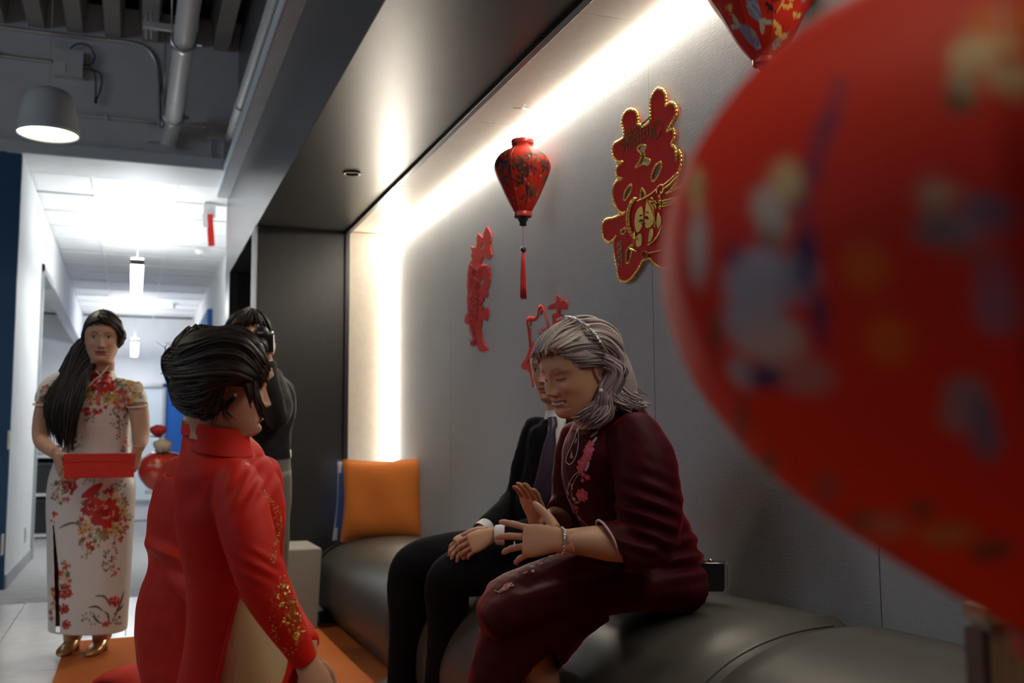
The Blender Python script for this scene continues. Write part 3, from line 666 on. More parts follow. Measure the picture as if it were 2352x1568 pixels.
def hit(b, u, v):
    r = nrm(CF+CR*((u-1176.0)/FPX)-CU*((v-784.0)/FPX)); h = b.ray_cast(Vector(CAM), Vector(r))
    return (np.array(h[0]), np.array(h[1])) if h[0] is not None else (None, None)
def body_from(parts, voxel=.008, extra=()):
    """one continuous skin: the lofts melted together, with head and hands joined on"""
    v, f, _ = parts.arr(); v, f = remesh(v, f, voxel, 3); M = MB(); M.add(v, f, SKIN)
    for e in extra: M.add(*e)
    return M

def garment(name, M, mat_, parent, voxel=.0045, smooth=3, fold=None, cutf=None, col=None, stretch=None):
    """torso and sleeves melted into one sewn surface, then creased along its normals; FOLD(v) gives metres"""
    v, f, _ = M.arr(); v, f = remesh(v, f, voxel, smooth)
    if fold is not None:
        fa = np.array(f); n = np.cross(v[fa[:, 2]]-v[fa[:, 0]], v[fa[:, 3]]-v[fa[:, 1]]); N = np.zeros_like(v)
        for k in range(4): np.add.at(N, fa[:, k], n)
        N /= np.linalg.norm(N, axis=1)[:, None]+1e-12; v = v+N*fold(v)[:, None]
    if cutf is not None: f = cut(v, f, cutf)
    c = col(v) if callable(col) else None
    return mk(name, v, f, mat_, parent, c, True)
def round_end(keys, k=.55):
    """lead a limb in with a dome instead of a flat disc"""
    a, b = np.array(keys[0]), np.array(keys[1]); d = nrm(a[:3]-b[:3]); r = a[3]
    return [(*(a[:3]+d*r*k), r*.25, a[4]*.25), (*(a[:3]+d*r*k*.75), r*.68, a[4]*.68)]+list(keys)
# ================================================================== STANDING WOMAN
m_silk = mat('printed white silk', (.7, .68, .66), .38, vcol=True, sheen=.2, bump=.04, bscale=300)
m_hairb = mat('black hair', (.012, .009, .008), .5, vcol=True, spec=.4)
m_redbox = mat('red lacquered card', (.56, .022, .012), .5, bump=.03, bscale=200)
m_gold = mat('gold leather', (.62, .40, .20), .28, metal=.75)
def petal_stamp(C, U, Vp, u, v, r, col, n=5, ph=0.0, soft=.18, asp=1.0, alpha=1.0, deep=.28):
    dx = (U-u); dy = (Vp-v)/asp; a = np.arctan2(dy, dx); R_ = np.hypot(dx, dy)/(r*(1-deep+deep*np.cos(n*a+ph)))
    m = np.clip((1-R_)/soft, 0, 1)*alpha; C[:] = C*(1-m[:, None])+np.asarray(col)*m[:, None]
def stroke(C, U, Vp, pts, w, col, alpha=1.0):
    P = cr(np.asarray(pts, float), 30)[:, :2]
    for i, p in enumerate(P):
        ww = w*(.35+.65*math.sin(math.pi*(i+1)/32)); m = np.clip((1-np.hypot(U-p[0], Vp-p[1])/ww)/.35, 0, 1)*alpha
        C[:] = C*(1-m[:, None])+np.asarray(col)*m[:, None]
def peony(C, U, Vp, u, v, r, dark=(.16, .006, .008), red=(.46, .018, .014), light=(.66, .34, .32), seed=0):
    q = np.random.default_rng(seed)
    petal_stamp(C, U, Vp, u, v, r, dark, 7, q.uniform(0, 6))
    for k in range(9):
        a = q.uniform(0, 6.28); petal_stamp(C, U, Vp, u+.55*r*math.cos(a), v+.55*r*math.sin(a), r*.42, np.array(red)*q.uniform(.7, 1.15), 3, q.uniform(0, 6))
    for k in range(7):
        a = q.uniform(0, 6.28); b = a+q.uniform(.5, .9); rr = r*q.uniform(.2, .5)
        stroke(C, U, Vp, [(u+rr*math.cos(t), v+rr*math.sin(t)) for t in np.linspace(a, b, 4)], r*.055, light)
def dress_print(V, seed=3, only=None):
    U, Vp, _ = pxa(V); C = np.tile([.66, .63, .60], (len(V), 1)); q = np.random.default_rng(seed)
    OL, GO, RE, CRM, BK, PK = (.15, .13, .05), (.52, .30, .07), (.50, .025, .014), (.60, .47, .31), (.03, .028, .035), (.48, .10, .11)
    def cluster(u, v, ru, rv, n, cols, r0=3, r1=8, np_=5):
        for k in range(n):
            a = q.uniform(0, 6.28); s = math.sqrt(q.uniform(0, 1)); petal_stamp(C, U, Vp, u+ru*s*math.cos(a), v+rv*s*math.sin(a), q.uniform(r0, r1), cols[q.integers(len(cols))], np_, q.uniform(0, 6))
    def dots(u, v, ru, rv, n):
        for k in range(n):
            a = q.uniform(0, 6.28); s = math.sqrt(q.uniform(0, 1)); x, y = u+ru*s*math.cos(a), v+rv*s*math.sin(a)
            petal_stamp(C, U, Vp, x, y, q.uniform(2.6, 4.2), BK, 4, q.uniform(0, 6), alpha=.8); petal_stamp(C, U, Vp, x, y, 1.3, (.5, .48, .45), 4)
    # chest
    cluster(238, 893, 66, 34, 80, [OL, (.22, .17, .06), RE, CRM, GO], 6, 14); cluster(300, 900, 26, 28, 44, [RE, GO, CRM, (.6, .06, .02), OL], 5, 11)
    peony(C, U, Vp, 236, 878, 36, seed=2); petal_stamp(C, U, Vp, 262, 862, 15, (.45, .36, .24), 4); petal_stamp(C, U, Vp, 300, 874, 14, GO, 5)
    petal_stamp(C, U, Vp, 245, 915, 20, GO, 9, deep=.4); petal_stamp(C, U, Vp, 245, 915, 11, OL, 9, deep=.4)
    cluster(215, 938, 34, 14, 18, [RE, (.35, .01, .01)], 4, 9); cluster(285, 928, 20, 14, 18, [RE, GO, PK], 3, 8); dots(272, 960, 22, 26, 36); dots(205, 960, 18, 10, 12)
    for k in range(14): petal_stamp(C, U, Vp, 272+q.normal(0, 2.5), 955+k*4, 3.4, (.20, .03, .06), 4)
    cluster(178, 905, 10, 10, 8, [GO, RE], 4, 7); cluster(105, 905, 16, 22, 22, [RE, GO, OL, (.3, .02, .02)], 4, 8)
    cluster(168, 1010, 8, 26, 12, [RE, OL, (.3, .02, .02)], 4, 8); dots(178, 1015, 12, 20, 18); cluster(290, 1015, 6, 14, 6, [PK, RE], 3, 6); dots(285, 1030, 8, 8, 8)
    # skirt
    dots(215, 1105, 30, 12, 16); dots(270, 1120, 22, 18, 26); dots(130, 1130, 18, 26, 24); cluster(140, 1130, 26, 34, 26, [RE, CRM, OL, GO, PK], 4, 9)
    peony(C, U, Vp, 160, 1115, 20, seed=5); cluster(122, 1180, 8, 20, 8, [RE, PK], 3, 6)
    cluster(238, 1180, 62, 60, 90, [OL, (.24, .20, .09), CRM, RE, (.36, .02, .02)], 5, 12)
    stroke(C, U, Vp, [(190, 1140), (212, 1128), (232, 1112)], 11, (.48, .02, .015)); petal_stamp(C, U, Vp, 262, 1150, 24, CRM, 5); petal_stamp(C, U, Vp, 270, 1148, 8, GO, 5); petal_stamp(C, U, Vp, 245, 1140, 12, (.55, .44, .30), 5)
    peony(C, U, Vp, 240, 1176, 42, dark=(.30, .008, .008), red=(.55, .025, .014), seed=8); peony(C, U, Vp, 212, 1162, 26, dark=(.40, .012, .01), red=(.58, .03, .015), seed=9)
    for u, v in ((196, 1205), (188, 1222), (205, 1215), (268, 1212), (255, 1222), (282, 1172)): petal_stamp(C, U, Vp, u, v, 13, (.60, .36, .13), 5); petal_stamp(C, U, Vp, u, v, 4, (.4, .03, .01), 5)
    petal_stamp(C, U, Vp, 232, 1228, 20, (.32, .27, .12), 11, deep=.4); cluster(205, 1250, 26, 18, 24, [RE, CRM, (.3, .01, .01), OL], 4, 9); cluster(280, 1215, 14, 30, 24, [RE, PK, CRM], 3, 7)
    for k in range(36): petal_stamp(C, U, Vp, 266+q.normal(0, 4)-k*.12, 1225+k*2.8, q.uniform(2.5, 5), [RE, PK, (.25, .02, .05), (.66, .5, .48)][q.integers(4)], 4)
    dots(248, 1290, 16, 30, 34); dots(195, 1280, 10, 8, 6); stroke(C, U, Vp, [(136, 1212), (160, 1202), (180, 1200)], 3.2, OL)
    cluster(152, 1300, 10, 16, 14, [PK, OL, CRM, RE], 3, 7); cluster(146, 1345, 18, 34, 40, [RE, CRM, (.4, .015, .012), OL], 5, 11); peony(C, U, Vp, 148, 1360, 18, seed=12); peony(C, U, Vp, 146, 1398, 15, seed=13); peony(C, U, Vp, 153, 1434, 13, seed=14)
    cluster(122, 1390, 8, 40, 26, [RE, GO, CRM, (.3, .02, .02)], 4, 8)
    for pts in (((220, 1368), (240, 1370), (254, 1392)), ((204, 1394), (222, 1393), (236, 1402)), ((214, 1408), (222, 1424), (234, 1432)), ((285, 1358), (276, 1385), (262, 1420)), ((250, 1432), (248, 1412), (240, 1404)), ((262, 1410), (275, 1398), (282, 1390))): stroke(C, U, Vp, pts, 3.0, (.10, .085, .06))
    cluster(264, 1380, 12, 10, 12, [RE, (.35, .01, .02)], 4, 8); dots(210, 1420, 26, 14, 22); dots(268, 1425, 18, 10, 16); cluster(246, 1432, 10, 5, 6, [RE], 3, 6)
    return C
DW = 4.72
root = empty('person', at(200, 1492, 4.8)*[1, 1, 0]+[0, 0, .012], 'standing woman in a white floral qipao with very long black hair, holding a red box', 'person')
dk_ = [ring(232, 838, 24, 4.70, .045), ring(231, 850, 28, 4.71, .052), ring(228, 862, 42, DW, .062), ring(224, 876, 68, DW, .075), ring(221, 895, 88, DW, .092), ring(224, 930, 84, DW, .118),
       ring(227, 962, 76, DW, .112), ring(229, 1005, 69, DW, .098), ring(224, 1050, 80, DW, .112), ring(214, 1095, 95, DW, .130), ring(209, 1150, 99, DW, .130), ring(207, 1250, 95, DW, .118), ring(205, 1350, 91, DW, .112), ring(203, 1443, 87, DW, .118)]
def t_slit(c):
    u, w, _ = pxa(c); fr_ = (c-np.array(at(210, 1100, DW)))@CF < .03
    return inpoly(u, w, [(121, 1205), (124, 1205), (134, 1300), (138, 1452), (128, 1452), (124, 1300)]) & fr_
M = MB(); M.loft(dk_, CR, 90, 80, pw=2.25)
for keys in ([(*at(150, 872, 4.72), .050, .05), (*at(124, 888, 4.71), .056, .058), (*at(109, 908, 4.69), .052, .056), (*at(103, 927, 4.68), .047, .052)],
             [(*at(266, 882, 4.72), .034, .040), (*at(299, 897, 4.71), .046, .054), (*at(312, 912, 4.69), .049, .055), (*at(316, 931, 4.68), .046, .052)]):
    M.loft(keys, CR, 30, 40)
def fo(v):
    u, w, _ = pxa(v); a = .0035+.004*np.exp(-((w-1010)/40)**2)
    return a*wob(v*np.array([1, 1, .45]), 16, 4)+.0025*wob(v*np.array([.6, .6, 2.2]), 22, 5)*np.exp(-((w-985)/60)**2)
dress = garment('dress', M, m_silk, root, .0036, 2, fo, t_slit, dress_print)
tr = MB()
for (u, v, a, b) in ((102, 926, .048, .053), (316, 931, .047, .053)):
    c = at(u, v, 4.68); th = np.linspace(0, 6.283, 25); tr = MB(); tr.tube([c+CR*(a*math.cos(t)+.0)-CF*(b*math.sin(t))-CU*.006*math.sin(t) for t in th], .0035, 40, 6); tr.build('cuff_piping', mat('white satin piping', (.7, .66, .6), .4), dress)
tr = MB(); tr.tube([at(232, 862, 4.645), at(222, 868, 4.64), at(205, 884, 4.63), at(188, 900, 4.635)], .0035, 20, 6)
tr.build('dress_piping', mat('white satin piping'), dress); tr = MB(); tr.tube([at(231, 861, 4.65), at(241, 850, 4.65), at(252, 836, 4.66)], .0035, 12, 6); tr.build('dress_piping', mat('white satin piping'), dress); tr = MB(); tr.tube([at(231, 861, 4.65), at(219, 850, 4.65), at(211, 838, 4.67)], .0035, 12, 6)
tr.build('dress_piping', mat('white satin piping', (.7, .66, .6), .4), dress)
P = MB()   # arms, legs, torso, neck
P.loft([(*at(230, 830, 4.70), .045, .045), (*at(228, 870, 4.72), .07, .05), (*at(224, 930, 4.72), .135, .09), (*at(229, 1005, 4.72), .12, .075), (*at(212, 1095, 4.72), .165, .10), (*at(212, 1120, 4.72), .15, .09)], CR, 30, 24)
P.loft([(*at(128, 885, 4.72), .05, .05), (*at(104, 935, 4.69), .044, .048), (*at(95, 985, 4.66), .042, .042), (*at(98, 1012, 4.62), .041, .038), (*at(113, 1030, 4.51), .032, .030), (*at(130, 1043, 4.43), .026, .024)], CR, 30, 18)
P.loft([(*at(302, 885, 4.72), .05, .05), (*at(317, 935, 4.69), .046, .048), (*at(323, 985, 4.66), .042, .042), (*at(322, 1010, 4.62), .038, .038), (*at(320, 1022, 4.58), .030, .030), (*at(315, 1036, 4.565), .026, .022)], CR, 30, 18)
for u0, u1 in ((172, 166), (240, 232)):
    P.loft([(*at(u0, 1090, 4.72), .075, .08), (*at(u0-2, 1240, 4.74), .058, .062), (*at(u0-4, 1330, 4.76), .052, .058), (*at(u1, 1400, 4.78), .050, .055), (*at(u1-1, 1455, 4.80), .040, .042), (*at(u1, 1482, 4.80), .036, .038), (*at(u1+2, 1492, 4.78), .032, .036)], CR, 34, 18)
hB = frame3(cdir(.30, -.08, .95), CU+.03*CR); hv, hf, hc = head_mesh(1.03, smile=.55, skin=SKIN*.95, lip=(.30, .05, .05), wide=1.04, brow=(.02, .015, .013))
h1 = hand_mesh(at(131, 1045, 4.42), cdir(.42, -.80, .42), cdir(-.78, .1, .62), False, (22, 38, 25), .95, thumb=(52, 15), skin=SKIN)
h2 = hand_mesh(at(315, 1036, 4.56), cdir(-.18, -.85, -.05), cdir(.88, .1, .3), True, (25, 40, 25), .95, thumb=(52, 15), skin=SKIN)
body_from(P, .009, [(place(hv, at(236, 772, 4.66), hB), hf, hc), h1, h2]).build('body', m_skin, root)
# hair: a close cap and a long fall over her right shoulder
Hm = MB(); hc0 = at(236, 772, 4.66)
def capf(c):
    l = (c-hc0)@hB.T; return ((l[:, 1] > .030+.30*np.clip(.075-l[:, 2], 0, .2)*0)&(l[:, 2] < .066-.30*np.abs(l[:, 0])+.35*(l[:, 1] < .05)*0)) | (l[:, 2] < -.11)
b_ = MB(); b_.ball((0, -.010, .018), (.0865, .108, .104), 48, 36); a, ff, _ = b_.arr(); a = place(a*1.03, hc0, hB); ff = cut(a, ff, capf); Hm.add(a, ff, (.014, .010, .009))
R_, D_, N_ = hB[0], hB[1], hB[2]
def hp(x, y, z): return hc0+x*R_+y*D_+z*N_
gd = [[hp(.0, .085, .085), hp(-.05, .075, .055), hp(-.082, .05, 0), at(206, 850, 4.63), at(196, 900, 4.57), at(176, 950, 4.56), at(166, 1000, 4.55), at(158, 1045, 4.55)],
      [hp(.005, .055, .104), hp(-.065, .045, .06), hp(-.092, .015, -.01), at(190, 850, 4.64), at(165, 915, 4.57), at(158, 970, 4.56), at(148, 1035, 4.55)],
      [hp(.005, .02, .113), hp(-.07, .005, .065), at(188, 790, 4.68), at(168, 850, 4.65), at(138, 920, 4.58), at(132, 980, 4.57), at(142, 1040, 4.56)],
      [hp(.005, -.03, .112), hp(-.065, -.04, .06), at(180, 790, 4.71), at(150, 855, 4.68), at(122, 905, 4.60), at(113, 955, 4.58), at(126, 1010, 4.57)],
      [hp(.0, -.08, .09), hp(-.06, -.08, .03), at(176, 800, 4.74), at(146, 850, 4.72), at(112, 905, 4.66), at(110, 960, 4.60), at(120, 1000, 4.60)]]
locks(Hm, gd, 620, .0048, .0010, [(.012, .009, .008), (.016, .011, .009), (.026, .017, .013)], jit=.006, rings=16, seed=4, ends=.22)
gr = [[hp(.0, .086, .085), hp(.045, .068, .066), hp(.075, .030, .022), hp(.080, -.02, -.025), hp(.055, -.07, -.07)], [hp(.005, .05, .107), hp(.065, .030, .06), hp(.083, -.01, .0), hp(.070, -.05, -.06), hp(.045, -.085, -.10)], [hp(.005, -.03, .112), hp(.07, -.045, .05), hp(.075, -.07, -.05), hp(.04, -.09, -.15)]]
locks(Hm, gr, 160, .005, .002, [(.012, .009, .008), (.02, .013, .010)], jit=.003, rings=12, seed=6)
Hm.build('hair', m_hairb, root)
for (u, v, du) in ((166, 1497, 7), (233, 1497, 1)):
    s = empty('shoe', at(u, v, 4.8)) if False else None
    P0 = np.array(at(u, 1500, 4.80)); P0[2] = .012; fw_ = nrm(np.array([-CF[0]+.10*du*.1, -CF[1], 0])); sd = np.array([fw_[1], -fw_[0], 0])
    sh = MB(); zz = lambda a, b, c: (*(P0+fw_*a+np.array([0, 0, b])), c)
    def sp(a, z, rx, rz): return (*(P0+fw_*a+np.array([0, 0, z])), rx, rz)
    sh.loft([sp(-.055, .078, .018, .022), sp(-.045, .074, .030, .030), sp(-.01, .055, .033, .024), sp(.05, .030, .035, .022), (*(P0+fw_*.10+np.array([0, 0, .020])), .037, .020), sp(.14, .014, .026, .014), sp(.165, .010, .006, .006)], sd, 30, 20, pw=2.4)
    sh.build('shoe', m_gold, root, ).data.materials
    hl = MB(); hl.tube([P0-fw_*.055+np.array([0, 0, .06]), P0-fw_*.06+np.array([0, 0, .03]), P0-fw_*.058], [.012, .006, .006], 8, 10); hl.build('shoe_heel', m_gold, bpy.data.objects[[o.name for o in bpy.data.objects if o.name.startswith('shoe') and 'heel' not in o.name][-1]])
# the red box she holds
c = at(229, 1068, 4.47); e = empty('gift_box', c, 'long red lidded box held in both hands by the standing woman', 'box')
vd = nrm(np.array([c[0], c[1], 0])); ax = np.array([vd[1], -vd[0], 0])*1.0; az = np.array([0, 0, 1.0]); ay = vd
MB().obox(c-az*.012, ax*.143, ay*.085, az*.042).build('box_base', m_redbox, e, smooth=False)
MB().obox(c+az*.034, ax*.146, ay*.0875, az*.018).build('lid', m_redbox, e, smooth=False)

# ================================================================== PHOTOGRAPHER
m_blackcl = mat('black cotton shirt', (.010, .010, .012), .85, bump=.15, bscale=120)
m_trs = mat('grey beige trousers', (.16, .15, .13), .8, bump=.1, bscale=160)
d0 = 4.75
root = empty('person', at(585, 1490, d0)*[1, 1, 0]+[0, 0, .012], 'photographer in black with a camera held to his face by the dark niche end', 'person')
P = MB()
P.loft([(*at(583, 830, d0), .055, .055), (*at(585, 872, d0), .11, .07), (*at(585, 920, d0), .165, .10), (*at(583, 985, d0), .165, .105), (*at(582, 1045, d0), .16, .105), (*at(582, 1090, d0), .17, .11)], CR, 30, 24)
for s in (-1, 1): P.loft([(*at(582+s*42, 1075, d0), .085, .095), (*at(582+s*44, 1260, d0), .06, .065), (*at(582+s*46, 1440, d0), .042, .045), (*at(582+s*46, 1478, d0), .04, .045)], CR, 24, 18)
P.loft([(*at(545, 875, d0), .040, .040), (*at(520, 935, d0-.1), .048, .048), (*at(528, 960, d0-.2), .045, .042), (*at(556, 880, d0-.3), .034, .034), (*at(572, 815, d0-.27), .027, .024)], CR, 30, 16)
P.loft([(*at(620, 878, d0), .040, .040), (*at(640, 930, d0-.12), .05, .05), (*at(634, 955, d0-.2), .045, .042), (*at(622, 880, d0-.3), .034, .034), (*at(612, 826, d0-.28), .027, .024)], CR, 30, 16)
hB = frame3(cdir(.12, -.10, .98), CU-.10*CR); hv, hf, hc = head_mesh(1.04, smile=.1, male=True, skin=SKIN*.95, brow=(.02, .014, .012), brow_w=.0045)
hp0 = at(575, 782, d0-.05)
h1 = hand_mesh(at(572, 812, d0-.27), cdir(.35, .85, .2), cdir(-.5, .1, .85), False, (40, 50, 30), .98, thumb=(40, 30))
h2 = hand_mesh(at(612, 826, d0-.28), cdir(-.35, .8, .1), cdir(.3, -.2, .9), True, (50, 55, 30), .98, thumb=(40, 30))
body_from(P, .010, [(place(hv, hp0, hB), hf, hc), h1, h2]).build('body', m_skin, root)
S = MB()
S.loft([(*at(584, 838, d0), .062, .062), (*at(585, 856, d0), .11, .085), (*at(585, 885, d0), .185, .105), (*at(585, 930, d0), .197, .125), (*at(583, 985, d0), .178, .118), (*at(582, 1042, d0), .172, .115)], CR, 50, 48)
S.loft(round_end([(*at(545, 866, d0), .058, .06), (*at(520, 935, d0-.1), .060, .060), (*at(527, 964, d0-.2), .056, .054), (*at(552, 892, d0-.29), .045, .045), (*at(570, 824, d0-.275), .036, .034)]), CR, 40, 28)
S.loft(round_end([(*at(622, 866, d0), .058, .06), (*at(641, 930, d0-.12), .062, .062), (*at(635, 958, d0-.2), .056, .054), (*at(623, 892, d0-.29), .045, .045), (*at(612.5, 833, d0-.28), .036, .034)]), CR, 40, 28)
garment('shirt', S, m_blackcl, root, .006, 3, lambda v: .006*wob(v, 22, 21)+.003*wob(v, 50, 22))
S = MB(); S.loft([(*at(582, 1040, d0), .174, .118), (*at(582, 1095, d0), .178, .120)], CR, 6, 40)
for s in (-1, 1): S.loft([(*at(582+s*42, 1080, d0), .092, .105), (*at(582+s*44, 1260, d0), .075, .085), (*at(582+s*46, 1400, d0), .062, .072), (*at(582+s*46, 1478, d0), .060, .07)], CR, 30, 28, disp=folds(.007, 12, 24))
S.build('trousers', m_trs, root)
S = MB(); S.loft([(*at(582, 1033, d0), .179, .123), (*at(582, 1050, d0), .179, .123)], CR, 4, 48, caps=False); S.build('belt', mat('black belt leather', (.01, .01, .011), .4), root)
MB().obox(at(575, 1042, d0-.125), CR*.028, CF*.004, CU*.019).build('belt_buckle', m_metal, root, smooth=False)
for s in (-1, 1):
    P0 = np.array(at(582+s*46, 1490, d0)); P0[2] = .012; fw_ = nrm(np.array([-CF[0], -CF[1], 0])); sd = np.array([fw_[1], -fw_[0], 0])
    MB().loft([(*(P0-fw_*.08+[0, 0, .04]), .03, .035), (*(P0-fw_*.04+[0, 0, .05]), .042, .048), (*(P0+fw_*.05+[0, 0, .04]), .046, .040), (*(P0+fw_*.13+[0, 0, .028]), .045, .028), (*(P0+fw_*.18+[0, 0, .02]), .02, .014)], sd, 24, 20, pw=2.4).build('shoe', m_black, root)
Hm = MB(); b_ = MB(); b_.ball((0, -.012, .022), (.088, .112, .108), 40, 32); a, ff, _ = b_.arr(); a = place(a*1.05, hp0, hB)
def capm(c): l = (c-hp0)@hB.T; return ((l[:, 1] > .02)&(l[:, 2] < .085-.1*l[:, 0])) | (l[:, 2] < -.075) | ((l[:, 2] < -.0)&(l[:, 1] > -.02))
Hm.add(a, cut(a, ff, capm), (.012, .010, .009)); R_, D_, N_ = hB
def hp(x, y, z): return hp0+x*R_+y*D_+z*N_
locks(Hm, [[hp(-.02, -.02, .135), hp(-.05, .04, .128), hp(-.075, .07, .095), hp(-.085, .06, .055)], [hp(-.01, -.02, .14), hp(.0, .06, .132), hp(.03, .095, .112), hp(.055, .098, .080)], [hp(.0, -.03, .14), hp(.05, .05, .125), hp(.08, .07, .08), hp(.092, .055, .02)], [hp(.0, -.05, .14), hp(.07, .0, .11), hp(.097, .02, .05), hp(.095, .02, -.02)]], 260, .005, .0012, [(.012, .01, .009), (.022, .017, .015)], jit=.006, seed=9)
locks(Hm, [[hp(.0, -.03, .14), hp(-.06, -.02, .115), hp(-.095, .0, .05), hp(-.094, .01, -.01)], [hp(.0, -.06, .135), hp(-.06, -.06, .10), hp(-.09, -.05, .03), hp(-.08, -.04, -.05)]], 120, .005, .0012, [(.012, .01, .009), (.022, .017, .015)], jit=.006, seed=10)
Hm.build('hair', m_hairb, root)
gl = MB()
for s in (-1, 1):
    th = np.linspace(0, 6.283, 21); gl.tube([hp(s*.034+.021*math.cos(t), .103, .001+.015*math.sin(t)) for t in th], .0012, 40, 6)
gl.tube([hp(-.055, .10, .004), hp(-.08, .05, .004), hp(-.082, -.01, .0)], .0012, 10, 6).tube([hp(-.013, .104, .004), hp(.013, .104, .004)], .0012, 2, 6)
gl.build('spectacles', m_metal, root)
# the camera he holds
ko = at(600, 787, d0-.30); e = empty('camera', ko, 'black camera with a lens held up by the photographer', 'camera')
kf = cdir(.12, -.22, .97); ku = nrm(CU-kf*(CU@kf)); kr = np.cross(kf, ku)
m_cam = mat('black camera body', (.012, .012, .013), .45, bump=.2, bscale=300)
MB().obox(ko, kr*.056, kf*.024, ku*.036).build('camera_body', m_cam, e, smooth=False)
MB().loft([(*(ko+ku*.038), .036, .026), (*(ko+ku*.060), .030, .022), (*(ko+ku*.072), .018, .014)], kr, 10, 20, pw=3).build('viewfinder_hump', m_cam, e)
MB().obox(ko+ku*.052+kf*.0245, kr*.012, kf*.001, ku*.0022).build('name_strip', mat('pale strip', (.5, .5, .5), .5), e, smooth=False)
MB().lathe([(.036, .02), (.037, .05), (.034, .055), (.036, .06), (.038, .10), (.034, .102), (.030, .092)], ko-ku*.006, kf, 32).build('lens_barrel', m_cam, e)
MB().lathe([(0, .097), (.020, .095), (.031, .090)], ko-ku*.006, kf, 28).build('lens_glass', mat('dark lens glass', (.008, .010, .016), .06, spec=.9), e)
MB().lathe([(.010, 0), (.010, .010), (0, .011)], ko+ku*.042-kr*.045, ku, 16).build('dial', m_metal, e)
sq = MB(); sq.tube([ko+kr*.056+ku*.03, ko+kr*.08+ku*.0, ko+kr*.075-ku*.06, ko+kr*.06-ku*.12], .004, 20, 6); sq.build('strap', m_cam, e)
# ================================================================== KNEELING BRIDE
m_redsilk = mat('red silk', (.56, .012, .004), .66, noise=.06, nscale=14, spec=.25, sheen=.12, sheen_tint=(1, .15, .05), bump=.10, bscale=420)
m_redsilk2 = mat('red brocade', (.56, .020, .006), .62, noise=.08, nscale=10, spec=.3, sheen=.15, sheen_tint=(1, .15, .05), bump=.12, bscale=380)
m_cream = mat('cream satin', (.52, .42, .24), .5, sheen=.15, bump=.06, bscale=300)
m_goldthread = mat('gold thread', (.62, .34, .07), .35, metal=.7)
m_goldbead = mat('gold beads', (.80, .50, .18), .25, metal=.8)
m_hairbr = mat('dark brown hair', (.03, .018, .012), .52, vcol=True, spec=.4)
m_pearl = mat('pearl', (.75, .70, .64), .2, coat=.6)
DB = 2.10
root = empty('person', at(540, 1900, 2.15)*[1, 1, 0]+[0, 0, .012], 'kneeling woman in a red long tunic with gold embroidered sleeve and dark hair pinned up', 'person')
kk = [ring(512, 1014, 60, DB, .056), ring(509, 1034, 66, DB, .062), ring(507, 1050, 86, DB, .078), ring(510, 1074, 106, DB, .096), ring(516, 1110, 112, DB, .105), ring(526, 1150, 122, DB, .118),
      ring(530, 1192, 123, DB, .122), ring(527, 1240, 114, DB, .115), ring(531, 1292, 105, DB, .108), ring(533, 1340, 101, DB, .108), ring(538, 1410, 104, DB+.01, .118), ring(548, 1500, 120, DB+.02, .135),
      ring(552, 1600, 140, DB+.03, .150), ring(555, 1800, 165, DB+.05, .170), ring(555, 2075, 200, DB+.06, .22)]
sl = [(556, 1360), (562, 1372), (585, 1440), (628, 1600), (700, 2150), (440, 2150), (470, 1700), (500, 1580), (525, 1470), (548, 1380)]
M = MB(); M.loft(kk, CR, 100, 70)
sk = [(*at(538, 1100, 2.06), .042, .050), (*at(551, 1135, 2.01), .050, .057), (*at(562, 1200, 1.965), .052, .058), (*at(588, 1285, 1.93), .049, .054), (*at(613, 1350, 1.925), .047, .050), (*at(646, 1420, 1.93), .041, .044), (*at(679, 1480, 1.945), .034, .037), (*at(702, 1520, 1.955), .028, .030)]
M.loft(round_end(sk), CR, 70, 44)
M.loft(round_end([(*at(590, 1090, 2.15), .05, .055), (*at(605, 1190, 2.22), .045, .05), (*at(610, 1290, 2.25), .040, .043), (*at(650, 1400, 2.2), .036, .038), (*at(700, 1486, 2.13), .029, .031)]), CR, 60, 36)
def fb(v):
    u, w, _ = pxa(v); low = np.clip((w-1300)/200, 0, 1)
    r = .0035*wob(v*np.array([1, 1, .4]), 20, 31)+.008*low*wob(v*np.array([1, 1, .12]), 15, 32)
    r += .003*np.exp(-((u-575)/60)**2-((w-1120)/50)**2)*np.sin((u+w*.6)*.16)            # pull lines at the armhole
    e = np.exp(-((u-596)/45)**2-((w-1300)/40)**2); return r+.003*e*np.sin((u*.5-w)*.18)
slv = tun = garment('tunic', M, m_redsilk, root, .0042, 12, fb, lambda c: inpoly(*pxa(c)[:2], sl)&((c-np.array(at(545, 1500, DB+.02)))@CF < 0)&((c-np.array(at(545, 1500, DB-.155)))@CF > 0)|((c[:, 2] < .03)))
T = MB(); T.loft([ring(507, 974, 60, DB, .062), ring(508, 990, 61, DB, .063), ring(510, 1014, 65, DB, .066), ring(511, 1036, 71, DB, .072)], CR, 16, 70, caps=False, disp=lambda P, cen, th: P+(-.012*np.cos(th))[None, :, None]*CU)
T.build('collar', m_redsilk, root)
T = MB(); T.loft([ring(545, 1330, 86, DB, .095), ring(552, 1420, 98, DB+.01, .108), ring(560, 1560, 118, DB+.03, .130), ring(562, 1800, 145, DB+.05, .15), ring(562, 2080, 170, DB+.06, .19)], CR, 60, 80, caps=False, disp=folds(.009, 16, 36, axis=(1, 1, .2)))
T.build('trousers', m_cream, root)
P = MB()
P.loft([(*at(513, 930, DB), .048, .05), (*at(510, 1000, DB), .044, .044), (*at(511, 1040, DB), .048, .048), (*at(514, 1085, DB), .08, .07), (*at(526, 1150, DB), .10, .10), (*at(531, 1290, DB), .085, .085), (*at(540, 1420, DB), .09, .10), (*at(548, 1500, DB), .085, .10)], CR, 34, 24)
